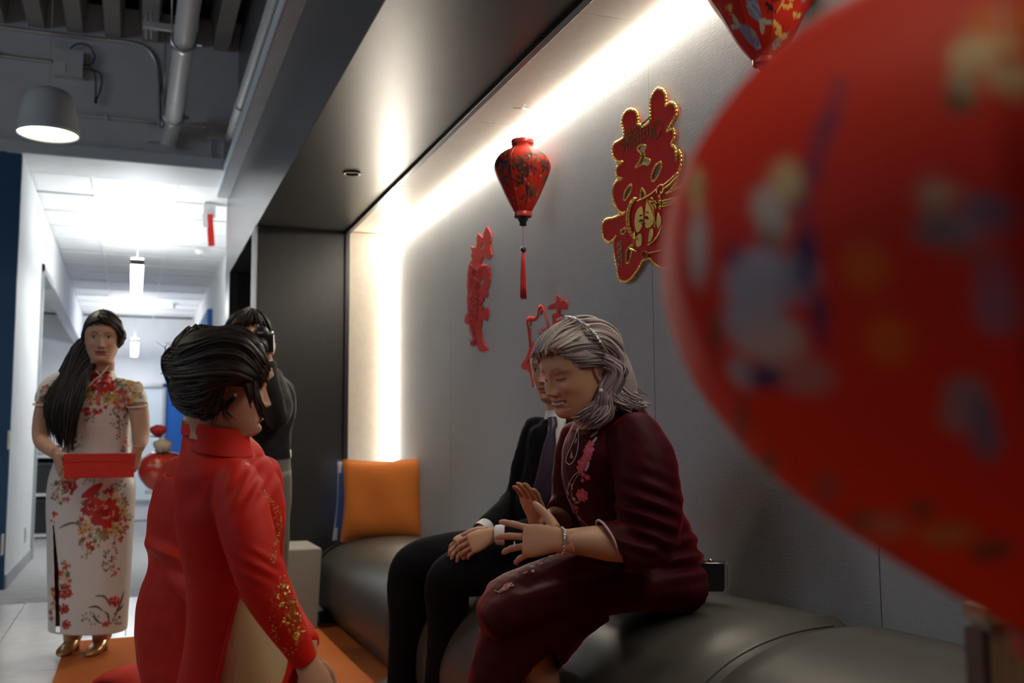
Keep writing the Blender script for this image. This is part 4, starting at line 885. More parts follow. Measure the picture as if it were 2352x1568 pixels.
for q in (-.045, .045): P.loft([(*(at(545, 1460, DB)+CF*q), .060, .055), (*(at(560, 1800, DB)+CF*q), .055, .055), (*(at(566, 2040, DB)+CF*q), .045, .05), (*(at(480, 2060, DB+.02)+CF*q), .045, .042), (*(at(300, 2070, DB+.03)+CF*q), .030, .032), (*(at(170, 2075, DB+.03)+CF*q), .03, .026)], CF, 34, 16)
P.loft([(*at(545, 1090, 2.05), .04, .045), (*at(562, 1200, 1.965), .040, .042), (*at(590, 1290, 1.93), .038, .040), (*at(646, 1420, 1.93), .030, .032), (*at(690, 1500, 1.95), .024, .024), (*at(704, 1522, 1.955), .023, .020)], CR, 30, 16)
P.loft([(*at(590, 1095, 2.15), .04, .045), (*at(610, 1290, 2.25), .033, .035), (*at(697, 1480, 2.132), .022, .022), (*at(712, 1500, 2.12), .021, .019)], CR, 26, 16)
hB = frame3(cdir(.955, -.10, -.29), CU-.03*CR); hv, hf, hc = head_mesh(.90, smile=.75, skin=SKIN*1.0, lip=(.42, .09, .07), nose=.92, neck=-.126)
hb0 = at(519, 886, DB)
h1 = hand_mesh(at(703, 1520, 1.955), cdir(.42, -.90, .1), cdir(.55, .35, .75), False, (38, 62, 40), .86, thumb=(30, 28), fing=[(25, 60, 40), (34, 66, 40), (40, 66, 40), (44, 62, 40)])
h2 = hand_mesh(at(712, 1500, 2.12), cdir(.10, -.95, .3), cdir(.85, .1, -.2), True, (38, 60, 40), .86)
body_from(P, .008, [(place(hv, hb0, hB), hf, hc), h1, h2]).build('body', m_skin, root)
# updo
R_, D_, N_ = hB
def hp(x, y, z): return hb0+(x*R_+y*D_+z*N_)
K = MB()
K.ball(hp(0, -.020, .035), (.082, .098, .088), 30, 22, ax=hB)
K.ball(at(452, 888, DB+.01), (.058, .072, .066), 28, 20)
K.ball(at(418, 838, DB), (.030, .05, .032), 24, 16); K.ball(at(470, 920, DB), (.052, .064, .036), 24, 16)
K.loft([(*at(590, 822, DB), .03, .055), (*at(540, 800, DB), .040, .075), (*at(480, 812, DB), .042, .075), (*at(420, 830, DB), .030, .055), (*at(392, 838, DB), .014, .03)], CU, 30, 24)
v, f, _ = K.arr(); v, f = remesh(v, f, .0035, 5)
def bf(c):
    u, w, _ = pxa(c); return inpoly(u, w, [(600, 850), (596, 890), (556, 862), (520, 866), (506, 880), (504, 945), (490, 960), (700, 1000), (700, 840)])
f = cut(v, f, bf)
Hm = MB(); n_ = wob(v*np.array([1, 1, 3.]), 60, 40)[:, None]; Hm.add(v, f, np.array([.022, .014, .010])*(1+.35*n_))
cb = [(.020, .012, .008), (.03, .018, .012), (.045, .027, .017), (.016, .010, .008)]
dn = -.075
def A(u, v, q): return at(u, v, DB+q)
# swept-back top, sides, roll, nape and loose strands
locks(Hm, [[A(608, 852, -.05), A(596, 812, -.055), A(560, 783, -.05), A(500, 778, -.045), A(440, 812, -.05), A(392, 822, -.03)], [A(600, 868, -.075), A(575, 828, -.085), A(530, 808, -.095), A(470, 815, -.095), A(415, 832, -.07), A(385, 832, -.04)],
           [A(585, 866, -.085), A(548, 842, -.105), A(500, 838, -.11), A(440, 850, -.10), A(388, 852, -.05)], [A(560, 872, -.095), A(515, 866, -.112), A(460, 870, -.105), A(400, 872, -.06)], [A(530, 866, -.100), A(495, 880, -.11), A(455, 900, -.10), A(405, 905, -.06)]], 620, .0030, .0010, cb, jit=.005, rings=16, seed=41, ends=.1)
locks(Hm, [[A(600, 838, -.03), A(570, 772, -.02), A(520, 760, -.01), A(470, 778, 0), A(430, 806, .0)], [A(606, 842, -.05), A(580, 790, -.05), A(530, 772, -.05), A(480, 786, -.04), A(430, 812, -.03)]], 200, .0032, .001, cb, jit=.005, rings=16, seed=42)
locks(Hm, [[A(506, 872, -.095), A(498, 915, -.09), A(490, 940, -.06), A(455, 948, -.06), A(418, 930, -.03)], [A(500, 876, -.10), A(475, 905, -.10), A(440, 915, -.085), A(405, 900, -.03)], [A(500, 938, -.06), A(470, 955, -.05), A(430, 945, -.02), A(404, 915, .0)]], 260, .0030, .001, cb, jit=.005, rings=14, seed=43)
locks(Hm, [[A(602, 846, -.075), A(566, 802, -.098), A(510, 788, -.102), A(450, 802, -.098), A(398, 828, -.06)], [A(592, 832, -.065), A(560, 786, -.078), A(510, 772, -.078), A(455, 787, -.075), A(408, 812, -.045)], [A(596, 862, -.085), A(545, 822, -.108), A(480, 818, -.114), A(420, 836, -.085), A(384, 842, -.04)]], 380, .0028, .001, cb, jit=.004, rings=16, seed=49)
locks(Hm, [[A(396, 818, -.03), A(382, 835, -.02), A(386, 858, -.02), A(404, 868, -.03)], [A(400, 802, 0), A(386, 814, .0), A(382, 838, 0), A(394, 858, 0)]], 90, .003, .001, cb, jit=.005, rings=12, seed=44)
locks(Hm, [[A(597, 830, -.06), A(608, 850, -.055), A(610, 872, -.05)], [A(580, 840, -.085), A(592, 866, -.08), A(598, 890, -.07)]], 80, .0026, .0008, cb, jit=.004, rings=10, seed=45)
locks(Hm, [[A(590, 852, -.075), A(590, 890, -.085), A(596, 930, -.078), A(606, 952, -.06), A(596, 968, -.06)], [A(580, 858, -.085), A(582, 892, -.092), A(590, 930, -.085), A(600, 950, -.07)]], 16, .0026, .0008, cb, jit=.0035, rings=16, seed=46)
locks(Hm, [[A(560, 876, -.095), A(570, 905, -.093), A(572, 930, -.09)], [A(565, 868, -.095), A(578, 898, -.09), A(582, 925, -.085)]], 14, .003, .0008, cb, jit=.003, rings=10, seed=47)
locks(Hm, [[A(545, 905, -.085), A(522, 930, -.08), A(530, 950, -.08), A(545, 965, -.075)], [A(500, 945, -.06), A(490, 965, -.055), A(478, 985, -.05)]], 14, .0012, .0004, cb, jit=.004, rings=10, seed=48)
for k in range(16):
    a = random.uniform(-1, 1); p0 = A(420+40*a, 812, -.03); Hm.tube([p0, p0+CU*.012-CR*.006, p0+CU*random.uniform(.014, .028)+CR*random.uniform(-.03, .02)], [.0006, .0005, .0003], 8, 4, c=cb[2])
Hm.build('hair', m_hairbr, root)
MB().ball(A(541, 907, -.092), .0032, 10, 8).build('ear_stud', m_pearl, root)
cl = MB()
for k in range(5): cl.ball(A(388+2*math.sin(k*2), 852+k*3.4, -.03), .0034, 8, 6)
tag(cl.build('hair_pin', mat('crystal beads', (.8, .8, .82), .08, metal=.6), root), kind='stuff')
# gold embroidery on sleeve and chest
bpy.context.view_layer.update()
bv = ground_bvh([slv]); G_ = MB(); Bd = MB(); q = np.random.default_rng(50)
def leaf(M, b, u, v, ang, ln, wd, off=.0012):
    P_, N = hit(b, u, v)
    if P_ is None: return
    d = nrm(CR*math.cos(ang)+CU*math.sin(ang)); d = nrm(d-N*(d@N)); s = np.cross(N, d); a = P_+N*off
    M.add([a-d*ln*.5, a-d*ln*.1+s*wd*.5+N*off*.2, a+d*ln*.5, a-d*ln*.1-s*wd*.5+N*off*.2, a+N*off*1.2], [(0, 4, 1), (1, 4, 2), (2, 4, 3), (3, 4, 0)])
def bead(M, b, u, v, r=.0011):
    P_, N = hit(b, u, v)
    if P_ is not None: M.ball(P_+N*r*.4, r, 6, 4)
def stem(M, b, pts, r=.0008, n=24):
    o = []
    for u, v in cr(np.asarray(pts, float), n)[:, :2]:
        P_, N = hit(b, u, v)
        if P_ is not None: o.append(P_+N*r*.6)
    if len(o) > 2: M.tube(o, r, len(o)*2, 5)
def ax_(t): return 652+ (690-652)*t, 1335+(1478-1335)*t
for k in range(64):
    t = q.uniform(0, 1); w_ = 30*math.sin(math.pi*min(1, t*.9+.12)); s = q.uniform(-1, 1); u = 655+30*t+s*w_*.85-4; v = 1338+138*t
    leaf(G_, bv, u, v, q.uniform(0, 6.28) if abs(s) < .3 else (math.pi*.75 if s < 0 else math.pi*.2)+q.normal(0, .5), q.uniform(.008, .014), q.uniform(.004, .0065))
for pts in (((650, 1335), (662, 1380), (672, 1430), (684, 1482)), ((660, 1360), (645, 1385), (638, 1400)), ((668, 1400), (650, 1425), (642, 1440)), ((664, 1380), (676, 1400), (686, 1425)), ((674, 1440), (690, 1450), (702, 1448))): stem(G_, bv, pts)
for r in range(7): stem(G_, bv, ((660+r*1.5, 1368+r*9), (680+r*2, 1376+r*9)), .0006, 12); 
for r in range(4): stem(G_, bv, ((661+r*6, 1368), (668+r*7, 1430)), .0006, 14)
tag(G_.build('sleeve_embroidery', m_goldthread, slv, smooth=False), kind='stuff')
for k in range(120):
    a = q.uniform(0, 6.28); rr = q.uniform(.8, 1.15); bead(Bd, bv, 668+rr*46*math.cos(a)*(.7 if math.cos(a) > 0 else .95), 1405+rr*88*math.sin(a))
tag(Bd.build('sleeve_beads', m_goldbead, slv), kind='stuff')
bt = ground_bvh([tun]); Bd = MB()
for k in range(150):
    t = q.uniform(0, 1); e_ = cr([(612, 1128), (640, 1165), (650, 1200), (643, 1240), (634, 1272), (633, 1300)], 40)[int(t*39)][:2]; bead(Bd, bt, e_[0]-abs(q.normal(0, 8))-2, e_[1]+q.normal(0, 3), .0013)
ed = [hit(bt, u-5, v)[0] for u, v in cr([(556, 1364), (548, 1385), (525, 1473), (500, 1583), (470, 1703), (455, 1900)], 60)[:, :2]]; ed = [p_-CF*.0005 for p_ in ed if p_ is not None]
S = MB(); S.tube(ed, .0042, len(ed)*2, 8); S.build('hem_edge', m_redsilk, tun)
if Bd.n: tag(Bd.build('chest_beads', m_goldbead, tun), kind='stuff')

# ================================================================== KNEELING MAN
DM = 2.72
root = empty('person', at(480, 1800, 2.75)*[1, 1, 0]+[0, 0, .012], 'kneeling man in a red gown with white inner collar, mostly hidden behind the bride', 'person')
kk = [ring(462, 985, 38, DM, .05), ring(466, 1004, 52, DM, .06), ring(478, 1026, 80, DM, .08), ring(490, 1052, 103, DM, .10), ring(500, 1085, 117, DM, .12), ring(492, 1130, 133, DM, .135), ring(485, 1195, 141, DM, .14), ring(484, 1260, 140, DM, .14),
      ring(482, 1320, 143, DM, .145), ring(478, 1390, 158, DM, .155), ring(480, 1480, 163, DM, .16), ring(492, 1550, 160, DM, .165), ring(510, 1640, 165, DM+.02, .17), ring(515, 1830, 190, DM+.03, .20)]
gown_f = folds(.016, 9, 61, axis=(1, 1, .8))
def gown_d(P_, cen, th):
    P_ = gown_f(P_, cen, th)
    # two sharp drag folds from the waist
    Rr = P_-cen[:, None, :]; L_ = np.linalg.norm(Rr, axis=2, keepdims=True); z = P_[:, :, 2]; s = (P_-np.asarray(at(440, 1290, DM)))@CR
    w = .018*np.exp(-((z-(.70-.35*s))/.022)**2)-.02*np.exp(-((z-(.655-.30*s))/.025)**2)
    return P_+Rr/L_*w[:, :, None]
M = MB(); M.loft(kk, CR, 100, 70)
M.loft(round_end([(*at(425, 1075, DM), .056, .06), (*at(405, 1150, DM-.03), .060, .064), (*at(400, 1225, DM-.04), .060, .062), (*at(420, 1290, DM-.09), .06, .058), (*at(470, 1350, DM-.15), .06, .05), (*at(515, 1385, DM-.16), .062, .05)]), CR, 50, 40)
M.loft(round_end([(*at(580, 1080, DM), .056, .06), (*at(600, 1210, DM+.05), .058, .06), (*at(600, 1320, DM-.02), .055, .05), (*at(606, 1390, DM-.06), .055, .045)]), CR, 40, 36)
def fg(v):
    u, w, _ = pxa(v); low = np.clip((w-1250)/250, .25, 1)
    r = .007*low*wob(v*np.array([1, 1, .35]), 15, 61)+.003*wob(v, 30, 62)
    r += .016*np.exp(-((w-(1255+.45*(u-350)))/16)**2)*np.exp(-((u-385)/60)**2)-.011*np.exp(-((w-(1300+.25*(u-350)))/26)**2)*np.exp(-((u-400)/70)**2)
    return r
garment('gown', M, m_redsilk2, root, .0048, 3, fg, lambda c: c[:, 2] < .03)
S = MB(); S.loft([(*at(473, 966, DM), .061, .068), (*at(472, 996, DM), .064, .070)], CU*.3+CR, 6, 50, caps=False); S.build('collar', m_redsilk2, root)
S = MB(); S.loft([(*at(473, 955, DM), .057, .064), (*at(473, 975, DM), .059, .066)], CR, 5, 50, caps=False); S.build('white_inner_collar', mat('white cotton', (.62, .62, .62), .7), root)
S = MB(); S.loft([(*at(473, 963, DM), .0620, .0690), (*at(473, 970, DM), .0625, .0695)], CR, 4, 50, caps=False); S.build('gold_collar_edge', m_goldthread, root)
P = MB()
P.loft([(*at(474, 915, DM), .044, .046), (*at(470, 985, DM), .042, .044), (*at(480, 1050, DM), .07, .06), (*at(498, 1090, DM), .125, .10), (*at(485, 1250, DM), .125, .11), (*at(480, 1400, DM), .13, .12), (*at(490, 1500, DM), .12, .11)], CR, 30, 24)
for q_ in (-.08, .08): P.loft([(*(at(500, 1450, DM)+CF*q_), .08, .08), (*(at(525, 1650, DM)+CF*q_), .065, .066), (*(at(545, 1790, DM)+CF*q_), .05, .05), (*(at(430, 1790, DM+.03)+CF*q_), .05, .045), (*(at(290, 1790, DM+.08)+CF*q_), .035, .035)], CF, 30, 16)
P.loft([(*at(585, 1090, DM), .05, .05), (*at(610, 1220, DM+.05), .045, .045), (*at(600, 1330, DM-.02), .035, .035), (*at(606, 1400, DM-.06), .027, .025)], CR, 24, 16)
P.loft([(*at(410, 1090, DM), .05, .05), (*at(405, 1220, DM-.03), .026, .026), (*at(440, 1330, DM-.14), .020, .020), (*at(520, 1390, DM-.16), .027, .025)], CR, 24, 16)
hB = frame3(cdir(.80, -.06, -.60), CU+.02*CR); hv, hf, hc = head_mesh(1.0, smile=.3, male=True, neck=-.126); hm0 = at(490, 862, DM)
h1 = hand_mesh(at(520, 1391, DM-.16), cdir(.8, -.2, -.3), cdir(0, .9, .4), True, (25, 35, 25), .95); h2 = hand_mesh(at(606, 1402, DM-.06), cdir(-.2, -.9, .2), cdir(.3, .2, .9), False, (25, 35, 25), .95)
body_from(P, .010, [(place(hv, hm0, hB), hf, hc), h1, h2]).build('body', m_skin, root)
R_, D_, N_ = hB
def hp(x, y, z): return hm0+.93*(x*R_+y*D_+z*N_)
Hm = MB(); b_ = MB(); b_.ball((0, -.014, .024), (.080, .104, .094), 36, 28); a, ff, _ = b_.arr(); a = place(a, hm0, hB)
def cm(c): l = (c-hm0)@hB.T; return ((l[:, 1] > .055)&(l[:, 2] < .075)) | (l[:, 2] < -.06) | ((l[:, 2] < -.005)&(l[:, 1] > -.03))
Hm.add(a, cut(a, ff, cm), (.018, .014, .012))
locks(Hm, [[hp(0, -.04, .135), hp(-.05, .02, .12), hp(-.085, .03, .06)], [hp(0, -.05, .132), hp(-.06, -.05, .10), hp(-.09, -.05, .02)], [hp(0, -.07, .125), hp(-.02, -.105, .08), hp(-.02, -.112, .0), hp(-.02, -.085, -.055)], [hp(0, -.07, .125), hp(.03, -.11, .08), hp(.05, -.11, .0)]], 260, .005, .0012, [(.018, .014, .012), (.03, .024, .02)], jit=.006, seed=70)
locks(Hm, [[hp(-.03, -.05, .128), hp(.0, .03, .130), hp(.02, .09, .10)], [hp(.03, -.05, .128), hp(.05, .03, .115), hp(.07, .06, .07)]], 120, .005, .0012, [(.018, .014, .012), (.03, .024, .02)], jit=.006, seed=71)
Hm.build('hair', m_hairb, root)
# gown hem lifted over the heel of his dark shoe
S = MB(); hc_ = [at(222, 1660, 2.95), at(230, 1590, 2.93), at(252, 1556, 2.92), at(284, 1545, 2.9), at(318, 1556, 2.88), at(350, 1592, 2.86), at(376, 1660, 2.84)]
S.loft([(*p, .018, .075) for p in hc_], CU, 60, 30, disp=folds(.006, 30, 72)); S.build('gown_hem', m_redsilk2, root)
S = MB(); S.loft([(*at(250, 1580, 2.98), .02, .03), (*at(258, 1600, 2.95), .036, .04), (*at(280, 1660, 2.93), .045, .045), (*at(300, 1740, 2.93), .045, .045)], CR, 24, 20); S.build('shoe', mat('dark grey shoe', (.03, .03, .032), .5), root)
# ================================================================== BENCH, OTTOMAN, CUSHIONS
m_vinyl = mat('dark taupe vinyl', (.062, .058, .048), .42, noise=.05, nscale=5, bump=.05, bscale=160, spec=.45)
def bench_h(y): return np.interp(y, [0, 2.0, 2.7, 5.3, 6.2], [.60, .585, .56, .462, .455])
def bench_module(name, y0, y1, label, far=False):
    e = empty(name, (1.3, (y0+y1)/2, 0), label, 'bench', 'bench modules')
    n, m = 26, 34; V_ = []
    for i in range(n):
        s = i/(n-1); y = y0+.003+(y1-y0-.006)*s; h = float(bench_h(y))
        ed = min(s, 1-s)*(y1-y0); rr = .035; k = 1-(1-math.sqrt(max(0, 1-((rr-ed)/rr)**2)) if ed < rr else 0)*.035/.3
        if far:
            de = (y1-y)/.16
            if de < 1: k *= .80+.20*math.sqrt(max(0, 1-(1-de)**2))
        bul = 1+.012*math.sin(math.pi*s)
        a, b = .50*k*bul, (h-.20)*k*bul; row = [(XW-.012, y, .20+b*.985)]
        for t in np.linspace(.04, 1, 24):
            th = t*math.pi/2; p = 2/2.35
            row.append((XW-.07-a*math.sin(th)**p, y, .20+b*max(0, math.cos(th))**p))
        row += [(XW-.07-a*.985, y, .12), (XW-.07-a*.95, y, .05), (XW-.07-a*.9, y, .03), (XW-.012, y, .03)]
        V_ += row
    m = len(row); f = [[i*m+j, i*m+j+1, (i+1)*m+j+1, (i+1)*m+j] for i in range(n-1) for j in range(m-1)]
    f += [[i*m, (i+1)*m, (i+1)*m+m-1, i*m+m-1] for i in range(n-1)]
    f += [list(range(m-1, -1, -1)), [(n-1)*m+j for j in range(m)]]
    mk('upholstery', V_, f, m_vinyl, e, None, True)
    MB().box((XW-.50, y0+.03, .012), (XW-.03, y1-.03, .04)).build('plinth', m_black, e, smooth=False)
    sm_ = MB(); k = int(.02*n)
    for yy in (y1-.012,):
        h = float(bench_h(yy)); sm_.tube([(XW-.07-.50*.985*math.sin(t*math.pi/2)**.851, yy, .20+(h-.20)*.985*max(0, math.cos(t*math.pi/2))**.851) for t in np.linspace(.02, .98, 14)], .0035, 40, 6)
    sm_.build('piping', m_vinyl, e)
bench_module('bench_module', .35, 1.92, 'near module of the grey vinyl bench, cut off by the big blurred lantern')
bench_module('bench_module', 1.92, 4.10, 'middle module of the grey vinyl bench, carrying the seated couple')
bench_module('bench_module', 4.10, 6.10, 'far module of the grey vinyl bench with the orange cushion on it', True)
m_ott = woven('pale grey felt', (.30, .285, .25), .9, (260, 260, 260), (500, 500, 500), .12, .4)
e = empty('ottoman', (.78, 5.7, 0), 'pale grey faceted cube stool beside the far end of the bench', 'stool')
bm = bmesh.new(); bmesh.ops.create_cube(bm, size=1)
for v in bm.verts:
    v.co = Vector((.76+v.co.x*.44, 5.70+v.co.y*.46, .225+v.co.z*.425))
    if v.co.z < .2 and v.co.x > .8: v.co.x -= .02
bm.verts.ensure_lookup_table()
bmesh.ops.bevel(bm, geom=bm.edges[:], offset=.018, segments=3, profile=.6, affect='EDGES')
bm.verts.index_update(); vv = [list(v.co) for v in bm.verts]; ff = [[v.index for v in p.verts] for p in bm.faces]; bm.free()
mk('felt_cover', vv, ff, m_ott, e, None, True, auto=35)
MB().add([(.979, 5.50, .03), (.979, 5.92, .03), (.975, 5.92, .40), (.986, 5.92, .03)], [(0, 1, 2), (0, 3, 2), (1, 3, 2), (0, 1, 3)]).build('facet', m_ott, e, smooth=False)
MB().box((.58, 5.51, .012), (.94, 5.89, .02)).build('foot_plate', m_black, e, smooth=False)
def cushion(name, c, right, up, w, h, t, mats, label, split=None):
    right = nrm(right); nrm_ = nrm(np.cross(right, up)); up = np.cross(nrm_, right)
    e = empty(name, c-up*h/2, label, 'cushion'); n = 26; V_, F_ = [], []
    for sd in (1, -1):
        for i in range(n):
            for j in range(n):
                a, b = 2*i/(n-1)-1, 2*j/(n-1)-1
                pin = 1-.075*(1-abs(a)**1.5)*b*b*(1 if True else 0); pin2 = 1-.075*(1-abs(b)**1.5)*a*a
                th = t*.5*((1-a**4)*(1-b**4))**.55*(1+.06*math.sin(5*a+3*b))
                V_.append(np.asarray(c)+right*(a*w/2*pin2)+up*(b*h/2*pin)+nrm_*(sd*th))
        o = 0 if sd == 1 else n*n
        F_ += [[o+i*n+j, o+(i+1)*n+j, o+(i+1)*n+j+1, o+i*n+j+1][::sd] for i in range(n-1) for j in range(n-1)]
    ids = None
    M = MB(); M.add(V_, F_)
    if split:
        M.m = []
        for q in F_:
            a = np.mean([(V_[k]-np.asarray(c))@right for k in q])/(w/2); M.m.append(1 if split[0] < a < split[1] else 0)
        M.build('cover', mats, e)
    else: M.build('cover', mats[0], e)
    p = MB(); th = np.linspace(-1, 1, 14)
    lp = [(a, -1) for a in th]+[(1, b) for b in th[1:]]+[(a, 1) for a in th[::-1][1:]]+[(-1, b) for b in th[::-1][1:]]
    p.tube([np.asarray(c)+right*(a*w/2*(1-.075*(1-abs(b)**1.5)*a*a))+up*(b*h/2*(1-.075*(1-abs(a)**1.5)*b*b)) for a, b in lp], .0045, 110, 6)
    p.build('seam', mats[-1], e)
m_orfab = woven('orange wool cushion cloth', (.56, .155, .016), .9, (300, 300, 300), (700, 700, 700), .22, .6)
m_blfab = woven('blue cushion cloth', (.02, .06, .20), .9, (300, 300, 300), (700, 700, 700), .2, .5)
m_ivfab = woven('ivory cushion cloth', (.46, .44, .38), .9, (300, 300, 300), (700, 700, 700), .15, .5)
pc = at(880, 1147, 5.93); fwdh = nrm(np.array([-CF[0], -CF[1], 0.0])); rt = nrm(np.array([CR[0], CR[1], 0])+.10*fwdh)
cushion('cushion', pc, rt+np.array([0, 0, .02]), np.array([0, 0, 1])-.16*fwdh, .50, .485, .17, [m_orfab], 'square orange cushion on the far end of the bench')
pc2 = at(852, 1150, 6.06); cushion('cushion', pc2, rt-np.array([0, 0, .01])+.1*fwdh, np.array([0, 0, 1])-.12*fwdh, .47, .49, .10, [m_ivfab, m_blfab], 'ivory and blue striped cushion tucked behind the orange one', split=(-.86, .5))
# ================================================================== SEATED MAN
m_suit = mat('black suit wool', (.007, .007, .0085), .9, spec=.12, bump=.12, bscale=300, noise=.1, nscale=20)
m_shirt = mat('white shirt cotton', (.66, .66, .66), .7, bump=.06, bscale=200)
D3 = 3.52
root = empty('person', at(1225, 1300, 3.6), 'seated elderly man in a black suit and dark tie with clasped hands on the bench', 'person')
P = MB()
P.loft([(*at(1280, 915, D3), .046, .046), (*at(1288, 962, D3), .048, .048), (*at(1290, 985, D3), .09, .07), (*at(1290, 1040, D3), .115, .10), (*at(1268, 1140, D3+.02), .12, .11), (*at(1255, 1240, D3+.06), .14, .13), (*at(1245, 1290, D3+.08), .14, .13)], CR, 30, 24)
legs = [[(*at(1215, 1268, 3.74), .085, .085), (*at(1080, 1272, 3.74), .078, .078), (*at(965, 1290, 3.74), .064, .066), (*at(938, 1320, 3.75), .060, .062), (*at(938, 1420, 3.78), .052, .058), (*at(932, 1560, 3.85), .038, .042), (*at(930, 1610, 3.88), .036, .04)],
        [(*at(1225, 1290, 3.50), .088, .088), (*at(1130, 1302, 3.47), .082, .082), (*at(1048, 1320, 3.45), .070, .070), (*at(1028, 1350, 3.46), .062, .064), (*at(1030, 1450, 3.50), .054, .060), (*at(1020, 1600, 3.56), .038, .042), (*at(1018, 1640, 3.58), .036, .04)]]
for L_ in legs: P.loft(L_, CF, 34, 18)
arms = [[(*at(1245, 985, D3+.05), .05, .05), (*at(1215, 1070, D3+.10), .046, .046), (*at(1195, 1145, D3+.10), .044, .044), (*at(1150, 1190, D3+.02), .036, .036), (*at(1102, 1222, D3-.07), .027, .024)],
        [(*at(1345, 1000, D3-.10), .05, .05), (*at(1345, 1110, D3-.16), .048, .048), (*at(1310, 1200, D3-.18), .044, .044), (*at(1215, 1225, D3-.17), .036, .036), (*at(1138, 1228, D3-.15), .028, .024)]]
for L_ in arms: P.loft(L_, CF, 30, 16)
hB = frame3(cdir(-.52, -.13, .83), CU-.02*CR); hv, hf, hc = head_mesh(1.0, age=.8, smile=.3, male=True, skin=SKIN*.92, brow=(.09, .07, .06), brow_w=.0045, lip=(.34, .12, .09)); hs0 = at(1273, 842, D3-.02)
h1 = hand_mesh(at(1100, 1223, D3-.07), cdir(-.80, -.35, .45), cdir(-.1, .85, .45), False, (28, 40, 22), .95, thumb=(25, 25), wr=(.026, .02))
h2 = hand_mesh(at(1134, 1229, D3-.15), cdir(-.90, -.30, .15), cdir(.1, .55, .80), True, (30, 42, 25), .95, thumb=(28, 20), wr=(.026, .02))
body_from(P, .008, [(place(hv, hs0, hB), hf, hc), h1, h2]).build('body', m_skin, root)
S = MB(); S.loft([(*at(1284, 952, D3), .062, .058), (*at(1288, 966, D3), .092, .075), (*at(1290, 988, D3), .118, .092), (*at(1292, 1030, D3), .126, .108), (*at(1280, 1100, D3+.01), .128, .118), (*at(1265, 1180, D3+.03), .135, .128), (*at(1258, 1260, D3+.06), .152, .142)], CR, 60, 50)
for i, L_ in enumerate(arms):
    K2 = [(*k[:3], k[3]+.015, k[4]+.015) for k in L_[:-1]]; K2.append((*(np.array(L_[-2][:3])*.30+np.array(L_[-1][:3])*.70), .040, .040))
    S.loft(round_end(K2), CF, 50, 34)
    a, b = np.array(L_[-2][:3]), np.array(L_[-1][:3])
    S2 = MB(); S2.loft([(*(a*.40+b*.60), .036, .036), (*(a*.02+b*.98), .034, .033)], CF, 6, 30, caps=False); S2.build('shirt_cuff', m_shirt, root)
garment('jacket', S, m_suit, root, .005, 3, lambda v: .004*wob(v, 24, 80)+.002*wob(v, 55, 81))
for i, L_ in enumerate(legs):
    K2 = [(*k[:3], k[3]+.014, k[4]+.014) for k in L_]; K2[-1] = (*L_[-1][:3], .060, .066); K2[-2] = (*L_[-2][:3], .064, .070); K2[-3] = (*L_[-3][:3], .070, .074)
    S = MB(); S.loft(K2, CF, 70, 40, disp=folds(.004, 18, 84+i), caps=False); S.build('trouser_leg', m_suit, root)
S = MB(); S.loft([(*at(1262, 1215, D3+.06), .155, .15), (*at(1245, 1290, D3+.09), .165, .16), (*at(1235, 1320, D3+.10), .14, .14)], CR, 16, 40); S.build('trouser_seat', m_suit, root)
for (u, v, d, fx) in ((932, 1620, 3.90, 0), (1020, 1655, 3.60, 0)):
    P0 = np.array(at(u, v, d)); P0[2] = .015; fw_ = nrm(np.array([-.95, -.25, 0])); sd = np.array([fw_[1], -fw_[0], 0])
    S = MB(); S.loft([(*(P0-fw_*.07+[0, 0, .045]), .03, .04), (*(P0-fw_*.03+[0, 0, .06]), .04, .06), (*(P0+fw_*.06+[0, 0, .04]), .044, .04), (*(P0+fw_*.14+[0, 0, .028]), .044, .028), (*(P0+fw_*.19+[0, 0, .02]), .02, .014)], sd, 24, 20, pw=2.4); S.build('shoe', m_black, root)
# shirt front, collar, tie, lapels: laid over the jacket
fc = nrm(cdir(-.62, .10, .78))
def jf(u, v, dd): return at(u, v, D3-dd)
S = MB(); S.add([jf(1262, 955, .062), jf(1284, 950, .080), jf(1302, 962, .085), jf(1300, 1000, .112), jf(1284, 1060, .122), jf(1268, 1110, .126), jf(1258, 1060, .118), jf(1256, 1000, .10)], [(0, 1, 7), (1, 2, 3), (1, 3, 7), (3, 4, 6), (3, 6, 7), (4, 5, 6)]); S.build('shirt_front', m_shirt, root)
S = MB(); S.loft([(*at(1287, 942, D3), .050, .052), (*at(1288, 968, D3-.004), .060, .064)], CR, 6, 40, caps=False); S.build('shirt_collar', m_shirt, root)
S = MB(); S.loft([(*jf(1268, 958, .082), .016, .008), (*jf(1270, 975, .092), .017, .012), (*jf(1268, 984, .104), .013, .010), (*jf(1262, 1030, .122), .024, .006), (*jf(1254, 1085, .134), .030, .006), (*jf(1246, 1140, .138), .034, .006), (*jf(1243, 1165, .138), .003, .003)], nrm(CR+CF*.2), 40, 18); S.build('tie', mat('dark purple silk tie', (.035, .020, .045), .45, noise=.15, nscale=60), root)
for pts in (((1300, 958), (1318, 985), (1308, 1040), (1275, 1120), (1290, 1040), (1300, 1000)), ((1250, 965), (1236, 1000), (1240, 1060), (1258, 1125), (1252, 1060), (1252, 1000))):
    S = MB(); top = [jf(u, v, .098+.03*min(1, (v-955)/60)) for u, v in pts]; S.add(top+[p+CF*.006 for p in top], [list(range(6))]+[[11-k for k in range(6)]]+[[k, (k+1) % 6, 6+(k+1) % 6, 6+k] for k in range(6)]); S.build('lapel', m_suit, root, smooth=False)
R_, D_, N_ = hB
def hp(x, y, z): return hs0+x*R_+y*D_+z*N_
Hm = MB()
gc = [(.16, .15, .14), (.10, .095, .09), (.22, .21, .20)]
